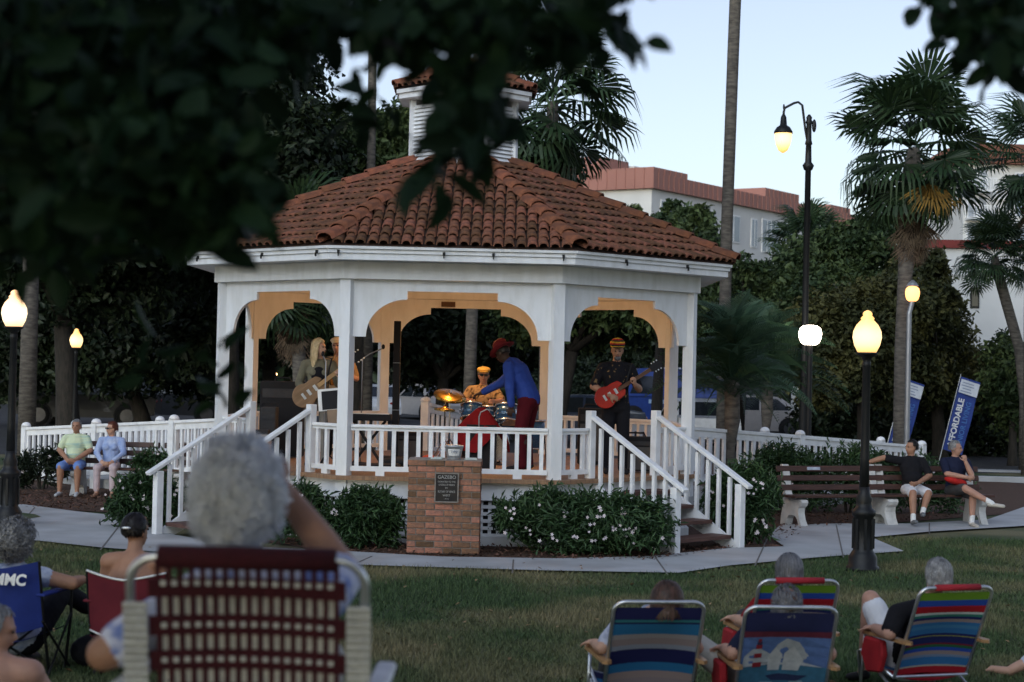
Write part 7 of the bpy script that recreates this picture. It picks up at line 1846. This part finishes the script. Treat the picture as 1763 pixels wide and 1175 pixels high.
for i in range(NCOL + 1):
    u = -.222 + .444 * (i - .5) / (NCOL - 1)
    strip('maroon_cord', lambda q, u=u: bp(u, .0 + vend * q, .010), .0135, m_cordr)
row = .07
sq = 0
while row < vend:
    for du in ((-.014, .0), (.014, .0)) if row > .1 else ((.0, 0), (.026, 0)):
        strip('maroon_band', lambda q, r0=row + du[0]: bp(-.262 + .524 * q, r0, .016), .0275, m_cordr, up_axis=False)
    for u in us:
        c = bp(u, row - .001, .020); MB().box(c, (.014, .010, .013)).build('cream_knot', m_cordc, lw)
    row += .12 if row < .1 else .098
for s in (-1, 1):
    MB().tube([(s * w / 2, yb, .40), (s * w / 2, .62, .42), (s * w / 2, .60, .02)], .0135, 8).build('seat_frame', m_alu, lw, True)
    MB().tube([(s * w / 2 * 1.05, .10, .55), (s * w / 2 * 1.05, .02, .02)], .0135, 8).build('rear_leg', m_alu, lw, True)
    MB().box((s * (w / 2 + .03), .24, .565), (.06, .50, .025)).build('arm_rest', m_paper, lw, bevel=.01)
MB().box((0, .40, .41), (w - .03, .50, .012)).build('seat_webbing', m_cordc, lw)
hc = U(410, 862, CHY + .24)
J = sit(.42, 8, .48, .50, .13)
hz_ = hc.z - gh
J['pel'] = V3(0, .30, .52); J['waist'] = V3(0, .26, .70); J['chest'] = V3(0, .22, hz_ - .34); J['neck'] = V3(hc.x - pl.x, .20, hz_ - .16); J['head'] = V3(hc.x - pl.x, .24, hz_ - .015)
for s, x in (('R', 1), ('L', -1)):
    J['sh' + s] = V3(.185 * x, .20, hz_ - .25); J['hip' + s] = V3(.09 * x, .32, .50); J['kn' + s] = V3(.12 * x, .76, .52); J['an' + s] = V3(.12 * x, .80, .08); J['toe' + s] = V3(.14 * x, .96, .04)
e = U(592, 985, CHY + .34); J['elR'] = V3(e.x - pl.x, .34, e.z - gh); e = U(483, 840, CHY + .46); J['wrR'] = V3(e.x - pl.x, .46, e.z - gh); J['haR'] = V3(-.5, .1, 1); J['pnR'] = V3(-.6, .6, 0); J['curlR'] = .9
e = U(180, 1125, CHY + .12); J['elL'] = V3(e.x - pl.x, .12, e.z - gh); J['wrL'] = V3(-.20, .42, e.z - gh + .02); J['haL'] = V3(.6, .8, 0); J['shL'] = V3(-.21, .20, hz_ - .30)
person('woman with fluffy white hair and raised arm in the woven lawn chair', (pl.x, CHY, gh), 0, J, dict(skin=sk_tan, top=cloth('white_blue_print', (0.58, 0.60, 0.72), (0.18, 0.24, 0.5), scale=12, lo=.5, hi=.62), bot=m_khaki, sleeve=.75, leg=2), 1.0, dict(style='long', m=hr_white, n=14000, len=.065, mode='curl', amt=1.44, low=-.85, w=.0042, puff=.07, lump=.42), build=1.15, vox=.009)
# bare foot and sandal at the right corner, of someone sitting outside the frame
ft = G(1738, 1168); t = empty('person', (ft.x, ft.y, 0), math.radians(40), 'bare foot and pale trouser leg at the lower right corner', 'person')
B = Body(); B.cap(V3(0, 0, .05), V3(-.02, .14, .05), .035, .028, 0, 1.1); B.cap(V3(.01, -.02, .07), V3(.16, -.14, .16), .038, .05, 0); B.cap(V3(.10, -.09, .12), V3(.38, -.34, .36), .06, .08, 1)
for i in range(5): B.cap(V3(-.05 + .02 * i, .14, .045), V3(-.055 + .021 * i, .175 - abs(i - 1) * .008, .04), .011, .010, 0)
link('body', B.mesh('body', [sk_fair, cloth('pale_trouser', (0.5, 0.53, 0.58))], .008), t)
